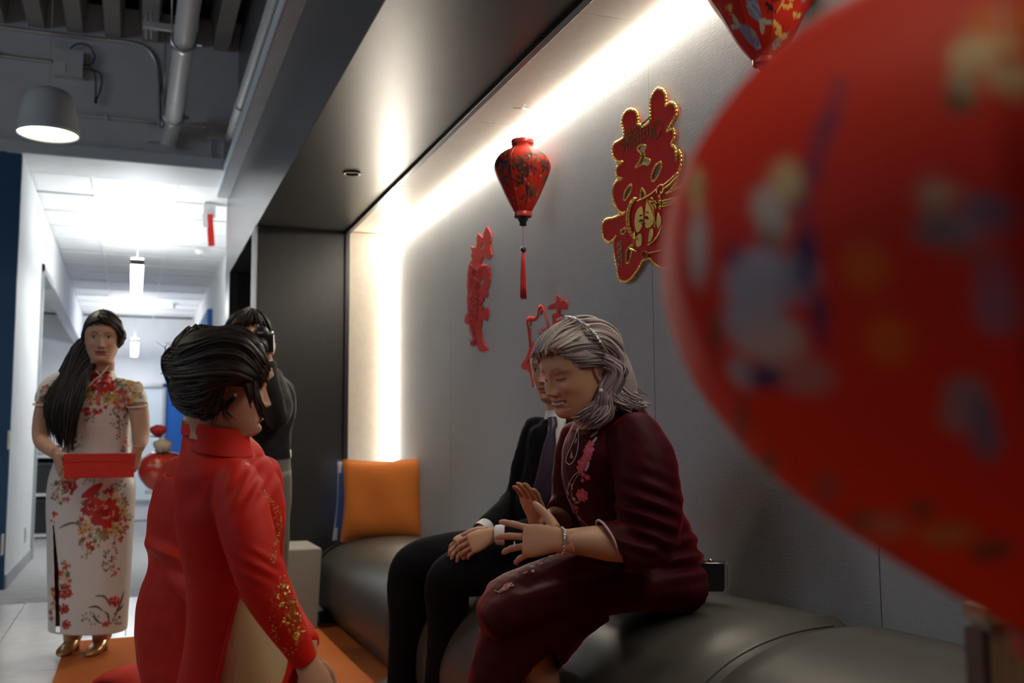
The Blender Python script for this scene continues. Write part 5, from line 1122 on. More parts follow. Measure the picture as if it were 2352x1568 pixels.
locks(Hm, [[hp(.02, .0, .118), hp(-.05, -.02, .10), hp(-.083, -.03, .04), hp(-.08, -.05, -.03)], [hp(0, -.05, .118), hp(-.05, -.08, .08), hp(-.07, -.09, .0), hp(-.05, -.09, -.06)], [hp(0, -.06, .115), hp(.0, -.11, .06), hp(.0, -.12, -.02), hp(0, -.09, -.08)], [hp(0, -.05, .118), hp(.05, -.08, .08), hp(.078, -.08, .0), hp(.06, -.08, -.06)], [hp(0, .0, .118), hp(.05, -.01, .10), hp(.085, -.02, .04), hp(.082, -.04, -.03)]], 420, .005, .0012, gc, jit=.005, seed=90)
Hm.build('hair', mat('grey hair', (.2, .2, .2), .5, vcol=True), root)
# ================================================================== SEATED OLDER WOMAN
m_velvet = mat('burgundy velvet', (.040, .0015, .004), .6, sheen=.35, sheen_tint=(.9, .05, .08), noise=.12, nscale=12, bump=.08, bscale=260, spec=.10)
m_embp = mat('pink embroidery', (.60, .10, .13), .6, vcol=True, sheen=.3)
m_silver = mat('silver', (.75, .74, .72), .2, metal=.9)
m_skin_o = m_skin
m_lilac = mat('lilac grey hair', (.4, .36, .38), .5, vcol=True, spec=.35)
SKO = np.array([.52, .30, .185])
root = empty('person', at(1540, 1360, 2.62), 'seated older woman in a burgundy velvet qipao with lilac grey hair, talking with open hands', 'person')
DO = 2.60
tor = [(*at(1540, 1350, 2.66), .092, .165), (*at(1527, 1310, 2.66), .106, .17), (*at(1500, 1260, 2.65), .118, .165), (*at(1466, 1205, 2.63), .122, .155), (*at(1436, 1150, 2.61), .134, .155), (*at(1416, 1090, 2.60), .140, .158), (*at(1408, 1035, 2.58), .132, .150), (*at(1405, 990, 2.57), .112, .138), (*at(1400, 955, 2.56), .088, .10), (*at(1385, 930, 2.55), .056, .062), (*at(1374, 912, 2.545), .050, .052)]
sleeve_k = [(*at(1452, 985, 2.47), .060, .060), (*at(1478, 1050, 2.43), .076, .070), (*at(1488, 1130, 2.40), .080, .072), (*at(1490, 1205, 2.38), .080, .070), (*at(1478, 1255, 2.365), .066, .060), (*at(1440, 1255, 2.35), .054, .054), (*at(1400, 1243, 2.342), .047, .047), (*at(1360, 1243, 2.332), .046, .046)]
sleeve_f = [(*at(1335, 1000, 2.68), .055, .055), (*at(1318, 1080, 2.74), .06, .06), (*at(1312, 1150, 2.74), .058, .058), (*at(1290, 1185, 2.70), .05, .05)]
thigh = [(*at(1555, 1330, 2.66), .085, .17), (*at(1480, 1318, 2.63), .088, .172), (*at(1380, 1330, 2.60), .082, .165), (*at(1270, 1355, 2.575), .076, .155), (*at(1185, 1385, 2.56), .070, .148), (*at(1150, 1405, 2.55), .062, .138), (*at(1124, 1424, 2.548), .048, .115), (*at(1110, 1436, 2.547), .022, .06)]
fall = [(*at(1250, 1385, 2.58), .06, .09), (*at(1232, 1405, 2.575), .112, .13), (*at(1216, 1436, 2.57), .126, .142), (*at(1190, 1492, 2.565), .113, .142), (*at(1148, 1562, 2.56), .084, .14), (*at(1138, 1660, 2.56), .082, .14), (*at(1138, 1780, 2.56), .085, .14), (*at(1140, 1880, 2.56), .088, .14)]
M = MB(); M.loft(tor, CR, 60, 50); M.loft(round_end(sleeve_k), CR, 50, 40); M.loft(round_end(sleeve_f), CR, 36, 30)
M.loft(thigh, CU, 50, 44); M.ball(at(1168, 1438, 2.56), (.058, .10, .055)); M.loft([(*at(1360, 1360, 2.59), .075, .14), (*at(1290, 1400, 2.58), .09, .145), (*at(1235, 1450, 2.57), .10, .145)], CU, 20, 30); M.loft(fall, CR, 40, 50)
def fv(v):
    u, w, z = pxa(v)
    r = .003*wob(v, 20, 101)+.0025*wob(v, 45, 102)
    arm = np.exp(-((u-1490)/62)**2)*np.clip((z < 2.47)*1.0, 0, 1)
    r += .010*arm*np.exp(-((w-1190)/85)**2)*np.sin((w-.42*(u-1400))*.165+.6*np.sin(u*.03))
    wst = np.exp(-((w-1275)/60)**2)*np.exp(-((u-1570)/60)**2); r += .008*wst*np.sin((w+.15*u)*.15)
    lap = np.exp(-((w-1340)/60)**2)*np.clip((u-1120)/100, 0, 1)*np.clip((1500-u)/100, 0, 1); r += .006*lap*np.sin((w+.26*u)*.09+.5)
    low = np.clip((w-1420)/100, 0, 1); return r+.007*low*wob(v*np.array([1, 1, .15]), 18, 103)
CUFF = np.array(at(1396, 1240, 2.343)); _ax = nrm(np.array(at(1300, 1243, 2.31))-CUFF); _e1 = nrm(CU-_ax*(CU@_ax)); CUFN = nrm(_ax-_e1*.50)
def slit(c):
    u, w, z = pxa(c); near = z < 2.56
    w2 = (c-CUFF)@CUFN
    return ((w2 > 0)&(w2 < .08)&(z < 2.45)&(u > 1290)&(u < 1450)&(w < 1320)&(w > 1150)) | (inpoly(u, w, [(1268, 1496), (1282, 1512), (1292, 1570), (1310, 2200), (1180, 2200), (1196, 1572), (1228, 1530)])&near) | (c[:, 2] < .06)
gown = garment('dress', M, m_velvet, root, .0042, 9, fv, slit)
S = MB(); S.loft([(*at(1384, 934, 2.55), .058, .062), (*at(1371, 908, 2.545), .052, .055)], CR, 8, 50, caps=False); S.build('collar', m_velvet, root)
S = MB(); c0 = np.array(at(1397, 1241, 2.343)); axd = nrm(np.array(at(1300, 1243, 2.31))-c0); e1 = nrm(CU-axd*(CU@axd)+.0*CF); e2 = np.cross(axd, e1)
S.tube([CUFF+axd*(.5*.0465*math.cos(t))+(e1*math.cos(t)+e2*math.sin(t))*.0465 for t in np.linspace(0, 6.283, 30)], .0028, 60, 8); S.build('cuff_piping', mat('pale pink piping', (.62, .46, .42), .5), gown)
P = MB()
P.loft([(*at(1352, 890, 2.535), .050, .050), (*at(1376, 925, 2.55), .050, .05), (*at(1400, 965, 2.565), .07, .075), (*at(1410, 1040, 2.58), .105, .12), (*at(1440, 1160, 2.61), .105, .125), (*at(1500, 1270, 2.65), .09, .13), (*at(1535, 1335, 2.66), .08, .14)], CR, 34, 24)
for d, dv in ((2.535, 0), (2.65, 4)):
    P.loft([(*at(1545, 1335+dv, d+.04), .055, .06), (*at(1400, 1350+dv, d+.025), .050, .055), (*at(1280, 1378+dv, d+.015), .046, .050), (*at(1215, 1415+dv, d+.01), .044, .046), (*at(1205, 1470, d), .048, .050), (*at(1240, 1560, d+.01), .050, .052), (*at(1240, 1680, d+.03), .038, .042), (*at(1230, 1830, d+.05), .030, .034), (*at(1215, 1900, d+.02), .034, .03)], CF, 50, 18)
P.loft([(*at(1460, 1000, 2.48), .05, .05), (*at(1488, 1130, 2.40), .05, .05), (*at(1486, 1235, 2.37), .048, .048), (*at(1430, 1250, 2.35), .043, .043), (*at(1380, 1245, 2.34), .041, .040), (*at(1325, 1242, 2.32), .034, .031), (*at(1292, 1241, 2.31), .029, .024)], CR, 44, 20)
P.loft([(*at(1335, 1010, 2.68), .045, .045), (*at(1318, 1080, 2.74), .045, .045), (*at(1312, 1150, 2.74), .044, .044), (*at(1275, 1196, 2.69), .036, .036), (*at(1246, 1200, 2.63), .029, .028), (*at(1234, 1196, 2.607), .027, .023)], CR, 40, 20)
fw = nrm(-CR*.775-CF*.60-CU*.26); up = nrm(CU-.10*CR)
hB = frame3(fw, up); hv, hf, hc = head_mesh(.94, age=1.0, smile=1.0, eyes='down', skin=SKO, lip=(.42, .10, .08), brow=(.12, .08, .06), brow_w=.0028, wide=1.02, teeth=True, nose=1.15)
ho = at(1320, 850, 2.50)
hl = hand_mesh(at(1290, 1241, 2.31), cdir(-.96, -.05, -.20), cdir(.08, .42, .90), True, (14, 18, 12), 1.0, spread=11, thumb=(58, 12), fing=[(6, 14, 10), (12, 18, 12), (20, 24, 16), (30, 28, 18)], skin=SKO, voxel=.0019)
hr = hand_mesh(at(1234, 1196, 2.605), cdir(-.20, .78, .55), cdir(.55, .50, -.65), False, (8, 12, 8), .94, spread=3, thumb=(40, 10), skin=SKO)
body_from(P, .006, [(place(hv, ho, hB), hf, hc), hl, hr]).build('body', m_skin, root)
for d in (2.53, 2.67):
    P0 = np.array(at(1215, 1890, d)); P0[2] = .015; fw_ = nrm(np.array([-.97, .1, 0])); sd = np.array([fw_[1], -fw_[0], 0])
    S = MB(); S.loft([(*(P0-fw_*.06+[0, 0, .045]), .03, .04), (*(P0+[0, 0, .05]), .037, .045), (*(P0+fw_*.08+[0, 0, .03]), .04, .028), (*(P0+fw_*.16+[0, 0, .015]), .02, .012)], sd, 24, 20); S.build('shoe', m_black, root)
# hair, swept back under a crystal band, curling out at the shoulder
R_, D_, N_ = hB
def hp(x, y, z): return ho+.94*(x*R_+y*D_+z*N_)
m = lambda u, v, d: at(u, v, d)
Hm = MB(); K = MB()
K.ball(hp(0, -.022, .034), (.086, .104, .092), 36, 26, ax=hB)
K.loft([(*hp(-.030, -.06, .06), .055, .055), (*m(1396, 850, 2.52), .046, .060), (*m(1410, 900, 2.53), .042, .062), (*m(1420, 935, 2.54), .034, .05)], CF, 22, 22)
v, f, _ = K.arr(); v, f = remesh(v, f, .004, 4)
def ck(c): l = (c-ho)@hB.T; return ((l[:, 1] > .048)&(l[:, 2] < .078-.012*(np.abs(l[:, 0])/.05))) | ((l[:, 1] > .0)&(l[:, 2] < .02)&(np.abs(l[:, 0]) > .03))
f = cut(v, f, ck); l = (v-ho)@hB.T
Hm.add(v, f, np.array([.36, .31, .31])*(1+.2*wob(v, 80, 110)[:, None]))
gw = [(.50, .44, .39), (.40, .34, .32), (.58, .51, .45), (.30, .25, .25)]; gl = [(.24, .175, .20), (.31, .24, .26), (.17, .125, .15), (.38, .31, .32)]; gs = [(.20, .17, .16), (.27, .24, .225), (.15, .125, .125)]
# her left side faces the camera: local x < 0
locks(Hm, [[hp(-.045, .070, .062), hp(-.066, .045, .050), hp(-.080, .010, .040), hp(-.088, -.03, .030)], [hp(-.060, .052, .040), hp(-.076, .030, .030), hp(-.086, .0, .022), hp(-.090, -.035, .012)], [hp(-.068, .036, .016), hp(-.080, .015, .014), hp(-.087, -.010, .008), hp(-.090, -.035, -.004)]], 300, .0026, .0010, gs, jit=.0025, rings=12, seed=111)
locks(Hm, [[hp(-.020, .092, .078), hp(-.030, .070, .098), hp(-.030, .03, .118), hp(-.04, -.03, .122)], [hp(.02, .092, .078), hp(.02, .07, .10), hp(.01, .03, .12), hp(.0, -.03, .125)], [hp(.05, .075, .06), hp(.055, .05, .085), hp(.05, .01, .105), hp(.04, -.04, .11)], [hp(.07, .045, .03), hp(.082, .01, .05), hp(.08, -.03, .06)]], 300, .0032, .0012, gw, jit=.005, rings=14, seed=112)
locks(Hm, [[hp(-.042, .078, .076), hp(-.055, .05, .083), hp(-.062, .01, .088), hp(-.066, -.03, .085)], [hp(-.025, .088, .084), hp(-.04, .06, .098), hp(-.048, .02, .108), hp(-.05, -.03, .108)]], 160, .003, .0012, gw, jit=.004, rings=12, seed=118)
locks(Hm, [[hp(-.046, .070, .070), hp(-.062, .040, .072), hp(-.076, .0, .066), hp(-.090, -.035, .050)], [hp(-.050, .060, .058), hp(-.070, .030, .058), hp(-.082, -.005, .050), hp(-.092, -.035, .035)], [hp(-.040, .074, .084), hp(-.056, .040, .088), hp(-.068, .0, .084), hp(-.084, -.035, .066)]], 260, .0030, .0012, gs+gw[1:2], jit=.003, rings=12, seed=121)
# bangs, wispy over the forehead
locks(Hm, [[hp(-.015, .070, .098), hp(-.022, .090, .082), hp(-.032, .094, .062)], [hp(.02, .070, .098), hp(.018, .092, .082), hp(.012, .097, .060)], [hp(.045, .060, .085), hp(.052, .078, .067), hp(.050, .082, .050)]], 60, .0022, .0006, gw, jit=.005, rings=10, seed=113, ends=.4)
# crown, volume and the fall behind the band
locks(Hm, [[hp(.02, -.01, .126), hp(.0, -.07, .118), hp(-.01, -.115, .07), hp(-.015, -.135, .0), m(1446, 905, 2.56), m(1462, 925, 2.55)], [hp(-.03, -.01, .120), hp(-.05, -.07, .108), hp(-.06, -.115, .05), m(1428, 880, 2.53), m(1448, 915, 2.51), m(1478, 934, 2.50)],
           [hp(-.058, -.015, .098), hp(-.078, -.06, .08), hp(-.085, -.095, .03), m(1405, 880, 2.49), m(1425, 915, 2.48), m(1462, 932, 2.48)], [hp(-.078, -.020, .068), hp(-.092, -.055, .045), hp(-.095, -.075, .0), m(1393, 885, 2.47), m(1400, 920, 2.46), m(1425, 935, 2.46)]], 620, .0036, .0012, gw+gl[:2], jit=.006, wave=.006, wf=1.4, rings=20, seed=114, ends=.15)
locks(Hm, [[hp(-.085, -.028, .030), hp(-.096, -.055, .0), m(1390, 885, 2.46), m(1392, 920, 2.45), m(1372, 945, 2.445), m(1345, 965, 2.45)], [hp(-.086, -.030, .012), hp(-.096, -.055, -.03), m(1382, 905, 2.45), m(1372, 935, 2.445), m(1345, 955, 2.45), m(1322, 962, 2.46)], [hp(-.09, -.045, .02), hp(-.10, -.07, -.02), m(1405, 905, 2.46), m(1400, 945, 2.45), m(1375, 965, 2.45), m(1350, 978, 2.45)]], 460, .0032, .0010, gl, jit=.006, wave=.008, wf=1.6, rings=20, seed=115, ends=.2)
locks(Hm, [[m(1440, 905, 2.53), m(1455, 922, 2.51), m(1472, 928, 2.50), m(1486, 930, 2.50)], [m(1425, 915, 2.50), m(1448, 930, 2.49), m(1468, 936, 2.49), m(1484, 934, 2.49)]], 60, .003, .0008, gw, jit=.004, rings=12, seed=116)
Hm.tube([m(1420, 850, 2.5), m(1436, 842, 2.49), m(1443, 854, 2.49), m(1438, 866, 2.49), m(1428, 868, 2.49)], [.002, .0018, .0014, .001, .0006], 30, 5, c=gl[0])
Hm.tube([m(1428, 866, 2.5), m(1440, 872, 2.49), m(1450, 870, 2.49)], [.0015, .001, .0005], 14, 5, c=gw[0])
Hm.build('hair', m_lilac, root)
bn = MB(); band = cr([hp(.03, -.005, .140), hp(-.01, -.005, .146), hp(-.050, -.008, .134), hp(-.083, -.014, .104), hp(-.103, -.022, .066), hp(-.112, -.030, .034)], 60)[:, :3]
hb = MB(); hb.tube(band, .0022, 60, 6); hbo = hb.build('hairband', m_silver, root)
q = np.random.default_rng(5)
for i in range(6, 50, 2): bn.ball(band[i]+q.normal(0, .0012, 3), q.uniform(.0022, .0040), 8, 6)
tag(bn.build('band_crystals', mat('clear crystal', (.85, .85, .88), .05, metal=.5), hbo), kind='stuff')
er = hp(-.0865, .002, -.058); MB().ball(er, .0058, 14, 10).build('pearl_earring', m_pearl, root)
MB().tube([er+N_*.004, er+N_*.020-.002*D_], .0011, 6, 6).build('earring_drop', m_silver, root)
br = MB(); c0 = np.array(at(1290, 1242, 2.31)); axd = nrm(np.array(at(1340, 1243, 2.325))-c0); e1 = nrm(CU-axd*(CU@axd)); e2 = np.cross(axd, e1)
for ph in (0, 3.14): br.tube([c0+axd*.0025*math.sin(9*t+ph)+(e1*.0275*math.cos(t)*1.1+e2*.0255*math.sin(t))+e1*.0015*math.cos(9*t+ph) for t in np.linspace(0, 6.283, 90)], .0016, 180, 6)
br.build('bracelet', m_silver, root)
yv = cdir(-.96, -.05, -.20); pr = np.array(at(1290, 1241, 2.31))+yv*.112-CU*.010; e1 = nrm(cdir(.08, .42, .90)); e2 = np.cross(yv, e1)
MB().tube([pr-e1*.006+(e1*.0102*math.cos(t)+e2*.0102*math.sin(t)) for t in np.linspace(0, 6.283, 24)], .0015, 40, 6).build('ring', m_silver, root)
# keyhole loop, knot button and embroidered blossom spray on the chest
bpy.context.view_layer.update(); bw = ground_bvh([gown])
def onb(u, v, off=.0012):
    P_, N = hit(bw, u, v); return None if P_ is None else P_+N*off
def spray(name, draw, parent=gown):
    global CUR; M_ = MB(); draw(M_); return tag(M_.build(name, m_embp, parent, smooth=True), kind='stuff')
def vine(M_, pts, r, c, n=26):
    o = [onb(*p, off=r*.6) for p in cr(np.asarray(pts, float), n)[:, :2]]; o = [p for p in o if p is not None]
    if len(o) > 2: M_.tube(o, r, len(o)*2, 6, c=c)
def petal(M_, u, v, ang, ln, wd, c, off=.0014):
    P_, N = hit(bw, u, v)
    if P_ is None: return
    d = nrm(CR*math.cos(ang)+CU*math.sin(ang)); d = nrm(d-N*(d@N)); s = np.cross(N, d); a = P_+N*off*.2
    th = np.linspace(0, 6.283, 9)[:-1]; rim = [a+d*ln*.5*math.cos(t)+s*wd*.5*math.sin(t) for t in th]; top = a+N*off
    M_.add(rim+[top], [[8, i, (i+1) % 8] for i in range(8)], c)
def blossom(M_, u, v, r, c, cc, n=5):
    for k in range(n):
        a = 2*math.pi*k/n+u; petal(M_, u+r*.55*math.cos(a), v-r*.55*math.sin(a), a, r*.0011*1.15, r*.0011*.9, np.array(c)*(.8+.25*(k % 2)))
    petal(M_, u, v, 0, r*.0005, r*.0005, cc, .002)
PK, PL, LF, SL = (.58, .07, .11), (.62, .20, .24), (.34, .36, .30), (.45, .40, .36)
def chest(M_):
    for (u, v, r) in ((1352, 1033, 13), (1349, 1046, 12), (1356, 1020, 9), (1338, 1064, 13), (1334, 1075, 11), (1344, 1055, 9)): blossom(M_, u, v, r, PK, PL, 6)
    for (u, v, r) in ((1339, 1090, 6), (1349, 1096, 7), (1338, 1103, 5)): blossom(M_, u, v, r, PK, PL)
    blossom(M_, 1337, 1137, 15, PK, PL, 7); blossom(M_, 1334, 1139, 9, (.66, .12, .17), PL, 5); blossom(M_, 1320, 1168, 11, PK, PL)
    for (u, v, a, l) in ((1364, 998, 1.35, .026), (1366, 1010, 1.3, .022), (1350, 1068, 1.2, .024), (1347, 1076, .9, .018), (1314, 1117, 1.3, .018), (1307, 1113, 2.3, .013), (1305, 1131, 1.9, .014), (1318, 1145, .4, .018), (1330, 1190, -.8, .016)): petal(M_, u, v, a, l, l*.38, LF if l > .02 else SL)
    vine(M_, [(1330, 1082), (1316, 1096), (1306, 1120), (1304, 1140), (1312, 1156), (1318, 1166)], .0013, SL); vine(M_, [(1334, 1084), (1322, 1100), (1313, 1125), (1318, 1145), (1330, 1155)], .0011, SL); vine(M_, [(1315, 1140), (1322, 1155), (1332, 1150), (1328, 1142)], .0010, SL); vine(M_, [(1322, 1175), (1335, 1192), (1350, 1208)], .0008, SL)
spray('chest_embroidery', chest)
def lap(M_):
    for (u, v, r) in ((1165, 1345, 9), (1158, 1351, 7), (1240, 1292, 7), (1098, 1445, 8)): blossom(M_, u, v, r, (.55, .14, .14), PL)
    for (u, v, a, l) in ((1152, 1353, .3, .018), (1170, 1342, .9, .020), (1262, 1277, .5, .022), (1270, 1272, .6, .018), (1222, 1300, .5, .014), (1206, 1315, .4, .014)): petal(M_, u, v, a, l, l*.35, SL)
    vine(M_, [(1136, 1356), (1150, 1360), (1163, 1348), (1180, 1346)], .0012, SL); vine(M_, [(1230, 1296), (1250, 1284), (1272, 1270)], .0011, SL); blossom(M_, 1224, 1311, 4, SL, PL); blossom(M_, 1178, 1343, 3, SL, PL)
spray('lap_embroidery', lap)
def loop(M_):
    vine(M_, [(1327, 985), (1320, 1010), (1306, 1040), (1301, 1058), (1309, 1066), (1320, 1056), (1328, 1030), (1330, 1005), (1328, 985)], .0016, (.60, .46, .40), 50)
    for k in range(9): a = 2*math.pi*k/9; petal(M_, 1327+7*math.cos(a), 981-7*math.sin(a), a, .016, .0035, (.42, .20, .20), .003)
    vine(M_, [(1326, 974), (1318, 962), (1311, 950)], .0014, (.60, .46, .40)); vine(M_, [(1332, 974), (1338, 965), (1344, 955)], .0014, (.5, .36, .32))
spray('keyhole_loop', loop)
S = MB(); pts = [onb(u, v, .0006) for u, v in ((1324, 1005), (1313, 1035), (1309, 1052), (1316, 1052), (1322, 1032), (1326, 1008))]
if all(p is not None for p in pts): S.add(pts, [list(range(6))], SKO*.8); S.build('keyhole_skin', m_skin, gown, smooth=False)
# black phone or case left on the bench behind her
c = at(1632, 1322, 2.60); e = empty('handbag', c-np.array([0, 0, .04]), 'small black clutch with a metal rim standing on the bench behind the older woman', 'bag')
MB().obox(c, CR*.036, CF*.020+CR*.006, CU*.036).build('bag_body', mat('black leather', (.008, .008, .009), .4), e, smooth=False)
rm = MB(); rm.tube([c+CR*.037+CU*.036-CF*.02, c+CR*.041+CU*.030-CF*.02, c+CR*.041-CU*.036-CF*.02], .0022, 14, 6).tube([c-CR*.03+CU*.037-CF*.02, c+CR*.034+CU*.037-CF*.02], .0018, 4, 6); rm.build('bag_rim', m_silver, e)
MB().ball(c+CU*.039, .006, 10, 8).build('clasp', m_silver, e)
# ================================================================== LANTERNS
m_lant = mat('printed red lantern silk', (.5, .02, .01), .62, vcol=True, spec=.18, bump=.05, bscale=300)
m_blackw = mat('black lacquered wood', (.010, .010, .011), .25)
m_redcord = mat('red silk cord', (.50, .015, .012), .6)
LRED = np.array([.60, .024, .006])
def lantern(name, top, prof, seg, label, paint, hook=None, tassel=None, ribs=8, phase=0.0, cap=True):
    """prof: (radius, drop below TOP); flat ribbed silk between bamboo ribs"""
    top = np.asarray(top, float); e = empty(name, top-np.array([0, 0, prof[-1][1]]), label, 'lantern', 'silk lanterns')
    Q = cr(np.column_stack([np.array(prof), np.zeros(len(prof))]), seg[0])[:, :2]; m = seg[1]
    th = np.linspace(0, 2*math.pi, m, endpoint=False); k = 1-.030*np.abs(np.sin(ribs/2*(th+phase)))**.7
    V_ = np.stack([top[0]+Q[:, :1]*k*np.cos(th), top[1]+Q[:, :1]*k*np.sin(th), np.repeat(top[2]-Q[:, 1:2], m, 1)], -1).reshape(-1, 3)
    n = len(Q); F_ = [[i*m+j, (i+1)*m+j, (i+1)*m+(j+1) % m, i*m+(j+1) % m] for i in range(n-1) for j in range(m)]
    C = paint(V_, np.tile(th, n), np.repeat(Q[:, 1], m), np.repeat(Q[:, 0], m))
    mk('silk_cover', V_, F_, m_lant, e, C)
    for z, r, nm in ((prof[0][1], prof[0][0], 'top_ring'), (prof[-1][1], prof[-1][0], 'bottom_ring')):
        S = MB(); S.lathe([(r*1.01, -.010), (r*1.04, -.008), (r*1.04, .008), (r*1.01, .010), (r*.93, .008), (r*.93, -.008), (r*1.01, -.010)], top-np.array([0, 0, z]), m=32); S.build(nm, mat('red lacquer ring', (.36, .03, .02), .3), e)
    for i in range(ribs):
        a = 2*math.pi*i/ribs-phase; S = MB(); S.tube([top+np.array([r*.992*math.cos(a), r*.992*math.sin(a), -d]) for r, d in Q[::3]], max(.0012, prof[0][0]*.02), len(Q), 5); S.build('rib', mat('red lacquer ring'), e)
    if hook is not None:
        hk = np.asarray(hook, float); r = prof[0][0]
        S = MB(); S.tube([top+np.array([-r, 0, 0]), top+np.array([-r*.9, 0, .03]), top+np.array([0, 0, .052]), top+np.array([r*.9, 0, .03]), top+np.array([r, 0, 0])], .0011, 40, 6); S.build('wire_handle', m_metal, e)
        S = MB(); S.tube([top+np.array([0, 0, .050]), hk], .0013, 4, 6); S.build('hanging_wire', mat('clear line', (.5, .48, .42), .3), e)
        for k in range(3):
            a = .5+k*2.1; S = MB(); S.obox(hk+np.array([.016*math.cos(a), .016*math.sin(a), -.003]), (.022*math.cos(a), .022*math.sin(a), .003), (-.008*math.sin(a), .008*math.cos(a), .001), (0, 0, .0006)); S.build('adhesive_tape', mat('clear tape', (.75, .72, .66), .12, alpha=.55), e, smooth=False)
    b = top-np.array([0, 0, prof[-1][1]])
    if cap:
        r = prof[-1][0]; S = MB(); S.lathe([(r*1.0, .012), (r*.98, 0), (r*.55, -.010), (r*.62, -.02), (r*.40, -.032), (r*.42, -.045), (r*.1, -.048), (0, -.048)], b, m=28); S.build('finial', m_blackw, e)
    if tassel:
        S = MB(); S.tube([b-[0, 0, .045], b-[0, 0, tassel[0]]], .0013, 3, 6); S.build('cord', m_redcord, e)
        S = MB(); S.ball(b-[0, 0, tassel[0]+.010], .0125, 18, 12); S.build('bead', m_blackw, e)
        S = MB(); q = np.random.default_rng(1)
        for k in range(90):
            a, s = q.uniform(0, 6.28), math.sqrt(q.uniform(0, 1)); x, y = .011*s*math.cos(a), .011*s*math.sin(a); z0, z1 = tassel[0]+.022, tassel[0]+.02+tassel[1]*q.uniform(.93, 1.0)
            S.tube([b+[x*.55, y*.55, -z0], b+[x*.95, y*.95, -(z0*.6+z1*.4)], b+[x*1.25, y*1.25, -z1]], .0011, 5, 4)
        tag(S.build('tassel', m_redcord, e), kind='stuff')
    return e
def arc_xy(th, r, a0): return (np.angle(np.exp(1j*(th-a0))))*r
def paint_bamboo(V, th, d, r):
    C = np.tile(LRED*np.array([.50, .5, .6]), (len(V), 1)); q = np.random.default_rng(8); R0 = r.max(); s = np.unwrap(th)*0
    for k in range(50):
        a0, z0, ln = q.uniform(0, 6.28), q.uniform(.02, .25), q.uniform(.026, .062); x = arc_xy(th, R0*.9, a0); y = d-z0
        for j in range(q.integers(4, 8)):
            b = q.uniform(0, 6.28); cx, cy = math.cos(b), math.sin(b); t = (x*cx+y*cy)/ln; w = (-x*cy+y*cx)/(.0058)
            m = np.clip((1-np.abs(w)/np.clip(4*t*(1-t), .01, 1))/.4, 0, 1)*((t > 0)&(t < 1)); c = [(.012, .02, .010), (.02, .045, .022), (.03, .012, .02)][q.integers(3)]; C = C*(1-m[:, None])+np.array(c)*m[:, None]
    for k in range(16):
        a0, z0 = q.uniform(0, 6.28), q.uniform(.02, .2); x = arc_xy(th, R0*.9, a0)+.006*np.sin(d*60+k); m = np.clip((1-np.abs(x)/.0022)/.4, 0, 1)*((d > z0)&(d < z0+.09)); C = C*(1-m[:, None])+np.array((.05, .012, .02))*m[:, None]
    for k in range(60):
        a0, z0 = q.uniform(0, 6.28), q.uniform(.03, .28); m = np.clip((1-np.hypot(arc_xy(th, R0*.9, a0), d-z0)/q.uniform(.002, .0045))/.4, 0, 1)*.7; C = C*(1-m[:, None])+np.array([(.5, .28, .25), (.6, .4, .12)][k % 2])*m[:, None]
    return C
hk = np.array(onp(1199, 246, 2, ZC)); 
L1 = hk.copy(); s1 = .00182
L1[2] = ZC-.150
lantern('silk_lantern', L1, [(.045, 0), (.0455, .024), (.075, .040), (.108, .070), (.120, .098), (.117, .122), (.095, .175), (.066, .238), (.040, .286), (.036, .292), (.036, .304)], (64, 220), 'small red silk lantern with dark bamboo print and a red tassel, nearest the far end', paint_bamboo, hook=hk, tassel=(.135, .195))
